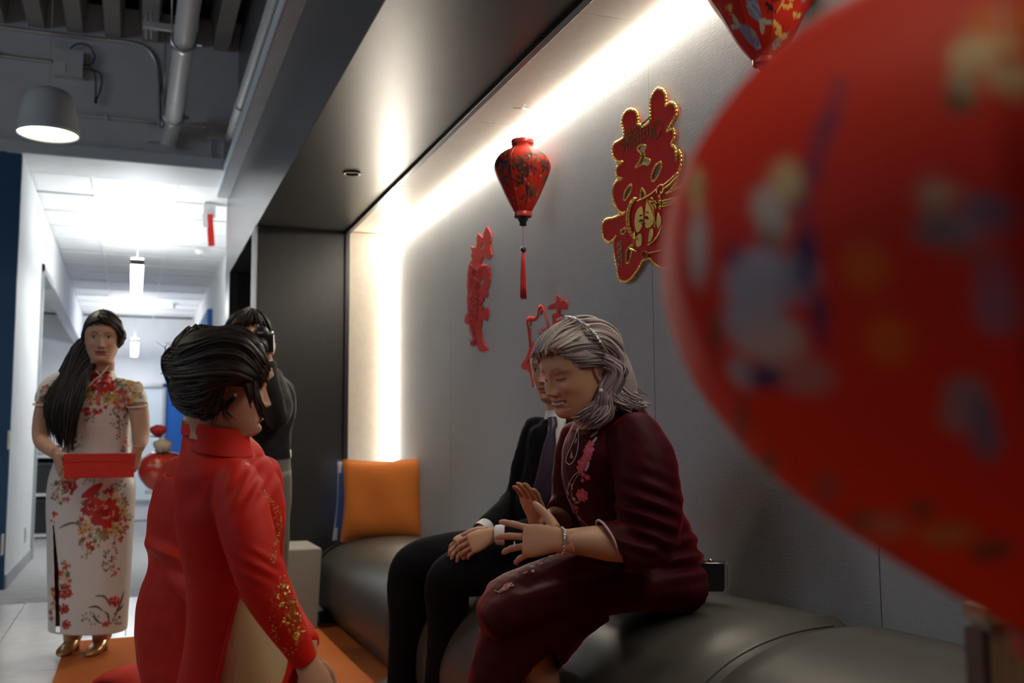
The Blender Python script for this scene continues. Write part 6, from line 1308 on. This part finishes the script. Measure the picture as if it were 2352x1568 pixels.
# koi lantern
def paint_koi(V, th, d, r):
    U, Vp, _ = pxa(V); C = np.tile(LRED*np.array([.75, .65, .7]), (len(V), 1)); vis = ((V-KC)@CF < 0)
    def st(f, *a): C2 = C.copy(); f(C2, U, Vp, *a); C[vis] = C2[vis]
    def koi(pts, w, body, belly):
        P_ = cr(np.asarray(pts, float), 40)[:, :2]
        for i, p in enumerate(P_):
            t = i/39; ww = w*math.sin(math.pi*min(1, .12+t*.80))**.7
            m = (np.clip((1-np.hypot(U-p[0], Vp-p[1])/ww)/.2, 0, 1)*vis)[:, None]; ch = (.5+.5*np.sin((U-Vp)*1.3)*np.sin((U+Vp)*1.3))[:, None]; C[:] = C*(1-m)+(np.array(body)*(1-ch*.75)+np.array(belly)*ch*.75)*m
        e = P_[-1]; d_ = nrm(P_[-1]-P_[-4])[:2]; n_ = np.array([-d_[1], d_[0]])
        for s in (-1, 1): st(stroke, [tuple(e), tuple(e+d_*w*1.0+n_*s*w*.5), tuple(e+d_*w*1.9+n_*s*w*1.2)], w*.42, (.36, .37, .30))
        hpx = P_[0]; st(petal_stamp, hpx[0], hpx[1], w*.62, (.30, .38, .52), 2)
        st(petal_stamp, hpx[0]-w*.12, hpx[1]-w*.2, w*.13, (.02, .02, .03), 2)
        k = P_[14]; st(stroke, [tuple(k), tuple(k+n_*w*1.2+d_*3)], w*.3, (.30, .30, .22))
    koi([(1741, 108), (1728, 88), (1714, 70), (1700, 62)], 14, (.10, .14, .26), (.42, .32, .38)); koi([(1735, -25), (1728, 5), (1735, 30), (1746, 44)], 15, (.09, .13, .24), (.42, .34, .36))
    koi([(1778, 112), (1784, 100), (1792, 86)], 9, (.16, .14, .14), (.4, .32, .28)); koi([(1846, 0), (1850, -20), (1845, -40)], 9, (.16, .14, .18), (.4, .32, .3)); koi([(1690, -60), (1700, -90), (1705, -120)], 12, (.10, .14, .26), (.42, .32, .38))
    q = np.random.default_rng(4)
    def sprig(x, y, c, r, a0):
        for k in range(6): a = a0+k*.55; st(stroke, [(x, y), (x+r*math.cos(a), y+r*math.sin(a))], r*.18, c)
    for x, y in ((1680, 20), (1785, 52), (1793, 72), (1808, 10), (1818, -8), (1800, 80), (1690, -30), (1830, 30)): sprig(x, y, (.62, .36, .08), 13, q.uniform(0, 2))
    for x, y in ((1772, 14), (1780, -10), (1700, -70), (1765, -60)): sprig(x, y, (.05, .01, .008), 16, 1.0)
    st(stroke, [(1785, 27), (1796, 8), (1806, -14)], 2.5, (.60, .36, .08)); st(stroke, [(1798, 12), (1812, 18), (1824, 14)], 2, (.6, .36, .08))
    back = ~vis
    for k in range(50):
        a0, z0 = q.uniform(0, 6.28), q.uniform(.05, .4); m = (np.clip((1-np.hypot(arc_xy(th, .12, a0), d-z0)/q.uniform(.006, .02))/.3, 0, 1)*back)[:, None]; C = C*(1-m)+np.array([(.12, .16, .28), (.6, .36, .08), (.05, .01, .01)][k % 3])*m
    return C
KD = 2.50; kb = np.array(at(1757, 140, KD)); hk2 = np.array([kb[0], kb[1], ZC]); KC = kb.copy(); kh = .36
L2 = kb+np.array([0, 0, kh]); L2[2] = min(L2[2], ZC-.10); kh = L2[2]-kb[2]
lantern('silk_lantern', L2, [(.045, 0), (.046, .02), (.085, .034), (.135, .075), (.150, .115), (.143, .15), (.108, kh-.125), (.070, kh-.055), (.038, kh-.012), (.030, kh)], (90, 260), 'red lantern with blue koi fish print, cut off by the top edge', paint_koi, hook=hk2, tassel=(.10, .15), ribs=8, phase=.35)
# the big lantern close to the lens
DL = .54
def paint_big(V, th, d, r):
    U, Vp, _ = pxa(V); C = np.tile(LRED*np.array([1.0, .9, .9]), (len(V), 1)); vis = (V-BC)@CF < .02
    C0 = C.copy(); q = np.random.default_rng(12)
    CRM, WH, NV, OR, GR, PKc = (.62, .44, .22), (.42, .38, .44), (.03, .03, .10), (.62, .10, .012), (.06, .07, .03), (.45, .16, .20)
    def b(u, v, ru, rv, c, a=1.0, n=3):
        for k in range(n):
            x, y = u+q.normal(0, ru*.25), v+q.normal(0, rv*.25); m = (np.clip((1-np.hypot((U-x)/ru, (Vp-y)/rv))/.45, 0, 1)*a)[:, None]; C0[:] = C0*(1-m)+np.array(c)*m
    b(2225, 120, 60, 45, CRM); b(2300, 90, 50, 40, (.72, .52, .20)); b(2330, 170, 50, 40, CRM); b(2210, 190, 45, 40, (.42, .30, .16)); b(2300, 60, 90, 50, (.66, .14, .02), .7); b(2200, 240, 40, 30, GR, .8, 2)
    b(1600, 440, 22, 60, CRM, .7, 2); b(1600, 560, 26, 80, (.50, .40, .36), .9); b(1605, 430, 16, 30, GR, .5, 1)
    for t in np.linspace(0, 1, 8): b(1930-80*t*1.6+20*t*t, 230+t*230, 26, 46, NV, .55, 1)
    b(1810, 430, 34, 60, CRM, .9, 2); b(1775, 500, 40, 60, (.52, .44, .36)); b(1770, 540, 26, 30, GR, .7, 1)
    b(1740, 640, 70, 70, WH); b(1720, 720, 80, 80, (.36, .33, .38)); b(1830, 640, 46, 60, (.30, .25, .30)); b(1850, 600, 26, 80, NV, .9, 2); b(1680, 590, 20, 40, NV, .7, 1); b(1790, 790, 70, 60, (.48, .33, .28)); b(1760, 860, 60, 30, NV, .9, 2); b(1880, 720, 24, 60, NV, .8, 2); b(1860, 850, 60, 50, (.42, .16, .14), .8); b(1700, 860, 30, 40, (.34, .3, .3), .7)
    b(2140, 450, 40, 40, (.40, .28, .18), .8); b(2170, 540, 60, 50, (.20, .13, .12), .9); b(2230, 500, 40, 60, (.28, .18, .20), .8); b(2300, 490, 60, 40, (.16, .10, .14), .9); b(2180, 440, 30, 26, CRM, .5, 1)
    b(1980, 610, 60, 60, OR, .7); b(2050, 780, 60, 60, OR, .6); b(2300, 700, 60, 80, (.30, .12, .16), .7); b(2270, 600, 50, 60, (.34, .08, .10), .6)
    b(2230, 930, 60, 50, (.24, .18, .18), .9); b(2270, 990, 40, 60, (.14, .12, .20), .9); b(2200, 960, 30, 30, PKc, .4, 1)
    b(1985, 1190, 36, 26, GR, .9, 2); b(2110, 1170, 30, 22, GR, .8, 2); b(2050, 1210, 60, 30, (.46, .14, .08), .8); b(2160, 1230, 70, 30, (.44, .16, .06), .8); b(1900, 1120, 30, 40, (.30, .07, .06), .6); b(1640, 760, 14, 60, GR, .7, 2); b(1700, 950, 16, 60, GR, .6, 2); b(1770, 1060, 20, 30, GR, .6, 2); b(2280, 1260, 60, 26, GR, .6, 2)
    C[vis] = C0[vis]
    for k in range(60):
        a0, z0 = q.uniform(0, 6.28), q.uniform(.03, .4); m = (np.clip((1-np.hypot(arc_xy(th, .2, a0), d-z0)/q.uniform(.01, .03))/.4, 0, 1)*(~vis))[:, None]; C = C*(1-m)+np.array([CRM, WH, NV, GR][k % 4])*m
    return C
sB = DL/FPX; ub = 2430; BC = np.array(at(ub, 640, DL))
def pr(v, left): return ((ub-left)*sB*1.045, (v+150)*sB)
bigtop = np.array(at(ub, -150, DL)); bigtop[:2] = BC[:2]
lantern('silk_lantern', bigtop, [(.055, .0), (.056, .012), pr(-70, 2130), pr(0, 1985), pr(70, 1868), pr(200, 1718), pr(400, 1580), pr(620, 1542), pr(830, 1598), pr(980, 1696), pr(1090, 1796), pr(1210, 1948), pr(1310, 2100), pr(1395, 2240), pr(1420, 2290), pr(1440, 2300)], (110, 260), 'big blurred red lantern with cream and navy print hanging close to the lens', paint_big, ribs=8, phase=.15, tassel=None, cap=True)
# post with a red ribbon below the big lantern
pp = np.array(at(2296, 1500, .95)); e = empty('wooden_post', (pp[0], pp[1], .012), 'blurred pale wooden post with a red edge, below the big lantern', 'post')
zt = float(at(2290, 1396, .95)[2])
hx = nrm(np.array([CR[0], CR[1], 0])); hy = nrm(np.array([CF[0], CF[1], 0]))
def bxo(c0, a, b, z0, z1, name, m_, dx=0):
    M = MB(); q0 = np.array([c0[0], c0[1], 0])+hx*dx; M.obox(q0+[0, 0, (z0+z1)/2], hx*a, hy*b, (0, 0, (z1-z0)/2)); return M.build(name, m_, e, smooth=False)
bxo(pp, .017, .02, .03, zt-.01, 'post', mat('pale brown wood', (.22, .15, .09), .6, noise=.2, nscale=12, stretch=(8, 8, .6)))
bxo(pp, .023, .024, zt-.012, zt, 'post_cap', mat('pale brown wood')); bxo(pp, .05, .05, .012, .03, 'post_foot', mat('pale brown wood'))
bxo(pp, .012, .012, .25, zt-.03, 'red_ribbon', m_redcord, .028); bxo(pp, .004, .018, .03, zt-.02, 'dark_edge', mat('dark brown wood', (.05, .03, .025), .6), -.021)

# ================================================================== WALL DECORATIONS
m_decr = mat('red velvet paper', (.62, .016, .012), .75, bump=.1, bscale=500)
m_decg = mat('gold foil', (.80, .52, .12), .22, metal=.9)
m_decd = mat('dark gold foil', (.30, .14, .05), .35, metal=.6)
m_paper = mat('red cut paper', (.66, .020, .014), .65)
def wp(u, v, off=0.0): p = onp(u, v, 0, XW-off); return (p[1], p[2])
def plate(name, polys, off, thick, m_, parent, bevel=0.0):
    """flat cut-out standing OFF the niche wall: filled outlines (y,z) with holes"""
    cu = bpy.data.curves.new('tmp', 'CURVE'); cu.dimensions = '2D'; cu.fill_mode = 'BOTH'; cu.extrude = thick/2; cu.bevel_depth = bevel
    for P_ in polys:
        s = cu.splines.new('POLY'); s.points.add(len(P_)-1); s.use_cyclic_u = True
        for i, (y, z) in enumerate(P_): s.points[i].co = (y, z, 0, 1)
    t = bpy.data.objects.new('tmp', cu); COL.objects.link(t); dg = bpy.context.evaluated_depsgraph_get(); me = bpy.data.meshes.new_from_object(t.evaluated_get(dg))
    v = np.empty(len(me.vertices)*3, np.float32); me.vertices.foreach_get('co', v); v = v.reshape(-1, 3); f = [list(p.vertices) for p in me.polygons]
    bpy.data.objects.remove(t); bpy.data.meshes.remove(me); bpy.data.curves.remove(cu)
    V_ = np.column_stack([XW-off-v[:, 2], v[:, 0], v[:, 1]]); return mk(name, V_, f, m_, parent, None, False)
def smooth_poly(pts, k=2):
    P_ = np.asarray(pts, float)
    for _ in range(k): N_ = np.roll(P_, -1, 0); P_ = np.stack([P_*.8+N_*.2, P_*.2+N_*.8], 1).reshape(-1, 2)
    return [tuple(q) for q in P_]
def cs(u, v): return 1380+u/3.2, 180+v/3.2
OUT = [(262, 232), (292, 242), (308, 270), (312, 305), (306, 345), (325, 345), (350, 364), (400, 330), (405, 290), (404, 235), (402, 180), (425, 110), (460, 78), (495, 90), (515, 125), (518, 170), (512, 215), (545, 185), (580, 190), (597, 230), (590, 280), (560, 335), (520, 405), (545, 385), (572, 375), (580, 410), (572, 455), (555, 490), (582, 510), (594, 560), (592, 620), (582, 700), (568, 752)]
OUTL = [(500, 1405), (460, 1412), (415, 1400), (385, 1370), (375, 1330), (345, 1342), (320, 1395), (295, 1430), (270, 1465), (240, 1490), (205, 1500), (175, 1485), (160, 1440), (158, 1390), (142, 1320), (130, 1240), (134, 1185), (160, 1150), (130, 1190), (100, 1210), (65, 1190), (48, 1140), (48, 1070), (75, 1038), (130, 1032), (228, 985), (190, 1000), (160, 975), (130, 905), (122, 840), (135, 780), (165, 752), (198, 745), (160, 735), (148, 690), (160, 650), (208, 612), (160, 625), (128, 580), (122, 525), (135, 482), (190, 455), (212, 435), (205, 380), (190, 325), (205, 270), (232, 240)]
HOLES = [[(300, 520), (335, 492), (375, 498), (358, 540), (362, 590), (405, 606), (390, 640), (340, 632), (285, 668), (325, 615), (338, 560)], [(482, 612), (488, 660), (452, 738), (415, 765), (408, 720), (438, 648)], [(262, 775), (264, 830), (217, 905), (202, 890), (216, 830)], [(338, 800), (375, 868), (335, 900), (328, 870)], [(175, 1130), (225, 1092), (215, 1138), (200, 1150)], [(222, 1268), (278, 1210), (246, 1360), (224, 1362)]]
LW = [wp(*cs(*p)) for p in OUT]; LL = [wp(*cs(*p)) for p in OUTL]
yc = wp(*cs(372, 1330))[0]; mir = lambda P_: [(2*yc-y, z) for y, z in P_]
ry = min(p[0] for p in LW)          # mirrored second half, hidden by the big lantern
right = [(2*yc-y, z) for (y, z) in LL[::-1] if True]
k0 = [i for i, p in enumerate(OUTL) if p == (375, 1330)][0]
lower_left = LL[k0+1:LL.index(wp(*cs(190, 1000)))+0] if False else LL
LFT = [(135, 780), (122, 840), (130, 905), (160, 975), (190, 1000), (228, 985), (130, 1032), (75, 1038), (48, 1070), (48, 1140), (65, 1190), (100, 1210), (130, 1190), (160, 1150), (134, 1185), (130, 1240), (142, 1320), (158, 1390), (160, 1440), (175, 1485), (205, 1500), (240, 1490), (270, 1465), (295, 1430), (320, 1395), (345, 1342)]
full = LW[:-2]+mir([wp(*cs(*p)) for p in LFT])+LL[k0:]
e = empty('double_happiness', (XW-.01, yc, wp(1490, 430)[1]), 'big red and gold double happiness character with a kissing bridal couple on the grey wall', 'wall decoration')
polyO = smooth_poly(full, 2); polyH = [smooth_poly([wp(*cs(*p)) for p in h], 2) for h in HOLES]
plate('red_panel', [polyO]+polyH, .014, .010, m_decr, e)
def rope(name, P_, r, off=.018, m_=m_decg, tw=True):
    Q = np.array([(XW-off, y, z) for y, z in P_]+[(XW-off, *P_[0])]); L_ = np.sum(np.linalg.norm(np.diff(Q, axis=0), axis=1)); n = max(30, int(L_/.0022)); S = MB()
    Rr = cr(Q, n); s = np.linspace(0, L_, n); rr = r*(1+.30*np.sin(s/(r*2.3)*6.283)) if tw else np.full(n, r)
    S.loft(np.column_stack([Rr[:, :3], rr, rr]), (1, 0, 0), n, 6, raw=True); return S.build(name, m_, e)
rope('gold_cord', polyO, .0055)
for h in polyH: rope('gold_cord', h, .0045)
def gp(u, v): return wp(*cs(u, v))
def goldshape(name, pts, off=.022, th=.006, m_=m_decg): return plate(name, [smooth_poly([gp(*p) for p in pts], 2)], off, th, m_, e)
goldshape('bride_face', [(325, 955), (352, 940), (360, 985), (362, 1040), (355, 1085), (335, 1125), (312, 1140), (298, 1100), (295, 1050), (303, 995)])
goldshape('groom_face', [(385, 905), (415, 900), (436, 945), (445, 1010), (436, 1070), (410, 1100), (384, 1105), (368, 1080), (372, 1020), (376, 960)])
goldshape('bride_dress', [(318, 1150), (345, 1140), (352, 1190), (345, 1235), (312, 1245), (300, 1205)]); goldshape('groom_sleeve', [(405, 1120), (432, 1100), (436, 1150), (412, 1210), (392, 1200), (400, 1165)]); goldshape('fan_drop', [(470, 980), (495, 1030), (488, 1085), (468, 1110), (455, 1070), (462, 1020)])
def gstroke(name, pts, r, off=.026, m_=m_decg):
    S = MB(); S.tube([(XW-off, *gp(*p)) for p in pts], r, len(pts)*8, 6); return S.build(name, m_, e)
m_redi = mat('dark red ink', (.22, .01, .01), .5)
for pts in (((334, 1055), (345, 1042), (354, 1055)), ((338, 1015), (348, 1008)), ((374, 1035), (384, 1020), (394, 1036)), ((383, 985), (395, 990)), ((352, 1068), (360, 1078), (370, 1066))): gstroke('face_line', pts, .0022, .027, m_redi)
q = np.random.default_rng(3); S = MB()
for k in range(24):
    t = k/23; a = 1.9+t*2.6; u, v = 318+78*math.cos(a)*1.0, 1030-150*math.sin(a)
    for w in (0, 14): S.ball((XW-.024, *gp(u+w, v+4*(k % 2))), .0052, 8, 6)
for k in range(14):
    t = k/13; S.ball((XW-.024, *gp(390+58*math.sin(t*1.75), 900+190*t)), .0050, 8, 6)
tag(S.build('gold_pearls', m_decg, e), kind='stuff')
for pts in (((320, 905), (360, 890), (405, 865), (440, 840), (470, 815)), ((465, 850), (470, 810), (490, 790), (512, 795), (518, 825), (500, 850), (492, 835)), ((420, 885), (435, 880), (438, 905), (420, 915), (430, 940), (452, 930), (462, 960)), ((440, 915), (455, 905), (465, 925)), ((400, 1225), (440, 1200), (480, 1150), (505, 1085)), ((265, 1255), (320, 1275)), ((410, 1285), (500, 1268)), ((300, 1130), (298, 1180), (290, 1240))): gstroke('gold_line', pts, .0034)
for u, v, r in ((476, 868, .008), (478, 905, .011), (480, 945, .010)): S = MB(); S.ball((XW-.022, *gp(u, v)), (.004, r, r), 12, 8); S.build('gold_button', m_decg, e)
for a, b in ((735, 700), (765, 725), (905, 880), (925, 898), (945, 915)): gstroke('gold_brush', [(510, a+60 if a < 800 else a), (560, a+22 if a < 800 else a-10), (620, b)], .0042)
gstroke('knot', [(345, 1290), (375, 1270), (400, 1295), (372, 1325), (345, 1290)], .003, .024, m_decd)
def brush_text(body, y, z, size, m_, off, rot=0.0, name='lettering'):
    cu = bpy.data.curves.new('tmp', 'FONT'); cu.body = body; cu.size = size; cu.extrude = .0012; cu.align_x = 'CENTER'; t = bpy.data.objects.new('tmp', cu); COL.objects.link(t)
    dg = bpy.context.evaluated_depsgraph_get(); me = bpy.data.meshes.new_from_object(t.evaluated_get(dg)); v = np.empty(len(me.vertices)*3, np.float32); me.vertices.foreach_get('co', v); v = v.reshape(-1, 3); f = [list(p.vertices) for p in me.polygons]
    bpy.data.objects.remove(t); bpy.data.meshes.remove(me); bpy.data.curves.remove(cu)
    if not len(v): return None
    c, s = math.cos(rot), math.sin(rot); X = v[:, 0]*c-v[:, 1]*s; Z = v[:, 0]*s+v[:, 1]*c
    return mk(name, np.column_stack([XW-off-v[:, 2], y-X, z+Z]), f, m_, e, None, False)
for ch, u, v in (('永', 235, 500), ('结', 290, 460), ('同', 375, 425), ('心', 455, 400)): brush_text(ch, *gp(u, v+30), .085, m_decd, .0205, .12)
for ch, u, v in (('百', 182, 1260), ('年', 182, 1310), ('好', 184, 1360)): brush_text(ch, *gp(u, v+20), .05, m_decd, .0205, .1)
# phoenix paper-cut
def c3(u, v): return 1040+u/4.127, 500+v/4.127
PH = [(335, 85), (350, 95), (362, 125), (372, 160), (380, 200), (366, 255), (372, 300), (381, 330), (378, 375), (345, 398), (325, 372), (305, 372), (290, 405), (276, 438), (300, 455), (320, 450), (345, 470), (360, 500), (368, 560), (358, 610), (355, 660), (335, 680), (342, 720), (325, 765), (312, 735), (300, 745), (300, 800), (285, 815), (276, 835), (300, 832), (290, 870), (290, 900), (312, 858), (345, 850), (352, 900), (335, 980), (305, 968), (285, 962), (276, 1050), (290, 1150), (310, 1200), (350, 1245), (320, 1262), (272, 1270), (245, 1230), (230, 1180), (212, 1215), (185, 1217), (183, 1175), (205, 1150), (190, 1090), (165, 1000), (150, 1012), (126, 1000), (125, 950), (140, 912), (155, 903), (148, 800), (154, 700), (150, 600), (160, 470), (172, 435), (185, 410), (200, 395), (188, 365), (198, 330), (186, 265), (205, 285), (220, 280), (238, 285), (242, 235), (241, 190), (256, 150), (280, 175), (300, 192), (312, 130)]
PHH = [[(318, 232), (300, 290), (276, 320), (274, 292), (300, 242)], [(302, 562), (310, 610), (282, 636), (266, 678), (252, 700), (266, 615)], [(170, 680), (182, 722), (166, 722)], [(216, 780), (232, 800), (226, 832)], [(195, 345), (203, 360), (196, 390)], [(250, 700), (268, 715), (262, 745)], [(258, 790), (262, 820), (252, 800)], [(168, 620), (178, 600), (180, 640)]]
q = np.random.default_rng(17)
def feather(P_):
    o = []
    for i, p in enumerate(P_):
        n = P_[(i+1) % len(P_)]; o.append(p); d = np.hypot(n[0]-p[0], n[1]-p[1])
        if d > 36: m_ = ((p[0]+n[0])/2, (p[1]+n[1])/2); nx, ny = (n[1]-p[1])/d, -(n[0]-p[0])/d; o.append((m_[0]+nx*q.uniform(2, 7), m_[1]+ny*q.uniform(2, 7)))
    return o
e = empty('paper_cut', (XW-.004, wp(*c3(260, 680))[0], wp(*c3(260, 680))[1]), 'tall red dragon and phoenix paper-cut nearest the light strip on the grey wall', 'wall decoration')
plate('cut_sheet', [[wp(*c3(*p)) for p in feather(PH)]]+[[wp(*c3(*p)) for p in h] for h in PHH], .006, .004, m_paper, e)
S = MB()
for k in range(120):
    v_ = q.uniform(440, 1180); u_ = q.uniform(170, 262); a = q.uniform(.8, 2.2); l = q.uniform(16, 46)
    p = [(u_, v_), (u_+l*.5*math.cos(a)+4, v_+l*.5*math.sin(a)), (u_+l*math.cos(a), v_+l*math.sin(a))]; S.tube([(XW-.0092, *wp(*c3(*x))) for x in p], .0016, 6, 5)
tag(S.build('scale_lines', mat('deep red paper edge', (.30, .010, .008), .7), e), kind='stuff')
for k in range(9): a = .3+k*.42; S = MB(); S.tube([(XW-.008, *wp(*c3(318+46*math.cos(a), 500-46*math.sin(a)))), (XW-.008, *wp(*c3(318+64*math.cos(a+.2), 500-62*math.sin(a+.2))))], [.004, .001], 4, 5); S.build('mane_spike', m_paper, e)
# lower paper-cut, half hidden by the seated couple
e = empty('paper_cut', (XW-.004, wp(*c3(760, 1300))[0], wp(*c3(760, 1300))[1]), 'thin-lined red paper-cut on the wall half hidden behind the elderly man', 'wall decoration')
def pst(pts, w, name='cut_line'):
    S = MB(); K = [(XW-.005, *wp(*c3(*p))) for p in pts]; w = [w]*len(pts) if np.isscalar(w) else w
    S.loft([(*k, ww*.0006, .0025) for k, ww in zip(K, w)], (0, 1, 0) if abs(pts[0][1]-pts[-1][1]) > abs(pts[0][0]-pts[-1][0]) else (0, 0, 1), len(pts)*6, 8); S.build(name, m_paper, e)
pst([(738, 1240), (734, 1160), (726, 1080), (713, 985), (722, 962), (760, 958), (785, 962), (812, 932), (820, 880), (832, 846), (852, 842), (866, 858)], [12, 12, 12, 14, 16, 16, 14, 14, 16, 14, 12, 10]); pst([(866, 855), (880, 900), (890, 950), (905, 1000), (915, 1045)], 7); pst([(740, 965), (748, 990), (744, 1030)], [18, 16, 5]); pst([(745, 1040), (748, 1120), (758, 1190)], 4); pst([(830, 880), (845, 905), (858, 880)], [8, 14, 6])
plate('cut_sheet', [smooth_poly([wp(*c3(*p)) for p in ((800, 1175), (808, 1215), (780, 1270), (762, 1330), (745, 1390), (760, 1500), (745, 1480), (722, 1440), (690, 1440), (663, 1425), (665, 1385), (700, 1345), (722, 1290), (735, 1245), (765, 1190))], 2), smooth_poly([wp(*c3(*p)) for p in ((742, 1330), (735, 1370), (722, 1390), (728, 1350))], 1)], .006, .004, m_paper, e)
pst([(824, 1085), (835, 1120), (828, 1160), (815, 1180)], [8, 14, 10, 6]); pst([(850, 1050), (865, 1085), (880, 1110), (900, 1095)], [8, 16, 16, 8]); pst([(880, 1050), (895, 1075), (925, 1050), (915, 1035)], [12, 18, 12, 6]); pst([(745, 1440), (755, 1520), (768, 1600)], 10)
e = empty('paper_cut', (XW-.004, wp(*c3(1010, 860))[0], wp(*c3(1010, 860))[1]), 'red luck character cut from paper, just above the older woman', 'wall decoration')
K1 = [(915, 850), (940, 825), (998, 803), (998, 755), (1014, 735), (1032, 752), (1030, 792), (1090, 783), (1098, 820), (1094, 868), (1060, 872), (1030, 860), (1026, 915), (1062, 922), (1070, 980), (1045, 1010), (1080, 1060), (960, 1060), (962, 1010), (965, 960), (955, 935), (970, 902), (1000, 915), (1004, 853), (960, 868), (918, 870)]
plate('cut_sheet', [smooth_poly([wp(*c3(*p)) for p in K1], 1)], .006, .006, m_paper, e)

# ================================================================== FLOWERS BEHIND THE COUPLE
vc = np.array(at(372, 1078, 6.4)); e = empty('flower_vase', vc-np.array([0, 0, .13]), 'round red patterned vase holding a red and a cream rose', 'vase')
def pv(V):
    C = np.tile([.42, .03, .02], (len(V), 1)); q = np.random.default_rng(5); l = V-vc; th = np.arctan2(l[:, 1], l[:, 0])
    for k in range(90):
        a0, z0 = q.uniform(-3.14, 3.14), q.uniform(-.12, .13); m = np.clip((1-np.hypot(np.angle(np.exp(1j*(th-a0)))*.13, l[:, 2]-z0)/q.uniform(.008, .022))/.4, 0, 1)[:, None]; C = C*(1-m)+np.array([(.5, .28, .20), (.55, .10, .03), (.06, .07, .04), (.32, .16, .2), (.6, .05, .02)][k % 5])*m
    return C
S = MB(); S.lathe([(.05, -.13), (.09, -.11), (.135, -.05), (.148, .01), (.135, .06), (.09, .105), (.05, .118), (.045, .13), (.038, .125), (.04, .11)], vc, m=90, n=70, c=pv); S.build('vase_body', mat('glazed patterned vase', (.5, .1, .1), .25, vcol=True), e)
def rose(pos, r, c, label):
    q = np.random.default_rng(int(r*1e4)); t = empty('rose', pos, label, 'flower'); pos = np.asarray(pos, float)
    for k in range(16):
        rr = r*(.25+.75*k/15); a = k*2.4; S = MB(); n = 7; V_, F_ = [], []
        for i in range(n):
            for j in range(n):
                u_ = (j/(n-1)-.5)*1.9; v_ = i/(n-1); ang = a+u_; z = -r*.80+v_*r*1.5*(1-.22*k/15); R_ = rr*(.35+.72*math.sin(v_*2.0))
                V_.append(pos+np.array([R_*math.cos(ang), R_*math.sin(ang), z+.06*r*math.sin(3*ang+k)*v_]))
        F_ = [[i*n+j, i*n+j+1, (i+1)*n+j+1, (i+1)*n+j] for i in range(n-1) for j in range(n-1)]; S.add(V_, F_); S.build('petal', c, t)
    S = MB(); S.tube([pos-[0, 0, r*.3], (pos-[0, 0, r*.3])*.5+(vc+[0, 0, .06])*.5+np.array([.01, 0, 0]), vc+[0, 0, .0]], .004, 14, 6); S.build('stem', mat('green stem', (.05, .09, .03), .6), t)
    for k in range(4):
        a = k*1.6; S = MB(); b0 = pos-[0, 0, r*.9]; d = np.array([math.cos(a), math.sin(a), .1]); s = np.array([-math.sin(a), math.cos(a), 0])
        S.add([b0, b0+d*.03+s*.016, b0+d*.07+[0, 0, .006], b0+d*.03-s*.016, b0+d*.035+[0, 0, .008]], [(0, 1, 4), (1, 2, 4), (2, 3, 4), (3, 0, 4)]); S.build('leaf', mat('dark green leaf', (.03, .07, .025), .5), t, smooth=False)
rose(at(364, 988, 6.36), .052, mat('red rose petal', (.45, .012, .018), .6), 'dark red rose, the taller bloom in the round vase')
rose(at(374, 1022, 6.34), .058, mat('cream rose petal', (.55, .45, .32), .65), 'cream rose, the lower bloom in the round vase')
zb = vc[2]-.13; t = empty('pedestal', (vc[0], vc[1], 0), 'slim white round stand under the vase, behind the kneeling man', 'stand')
S = MB(); S.lathe([(0, zb), (.10, zb), (.10, zb-.02), (.025, zb-.03), (.025, .03), (.11, .015), (.11, 0)], (vc[0], vc[1], 0), m=30); S.build('stand_body', m_white, t)
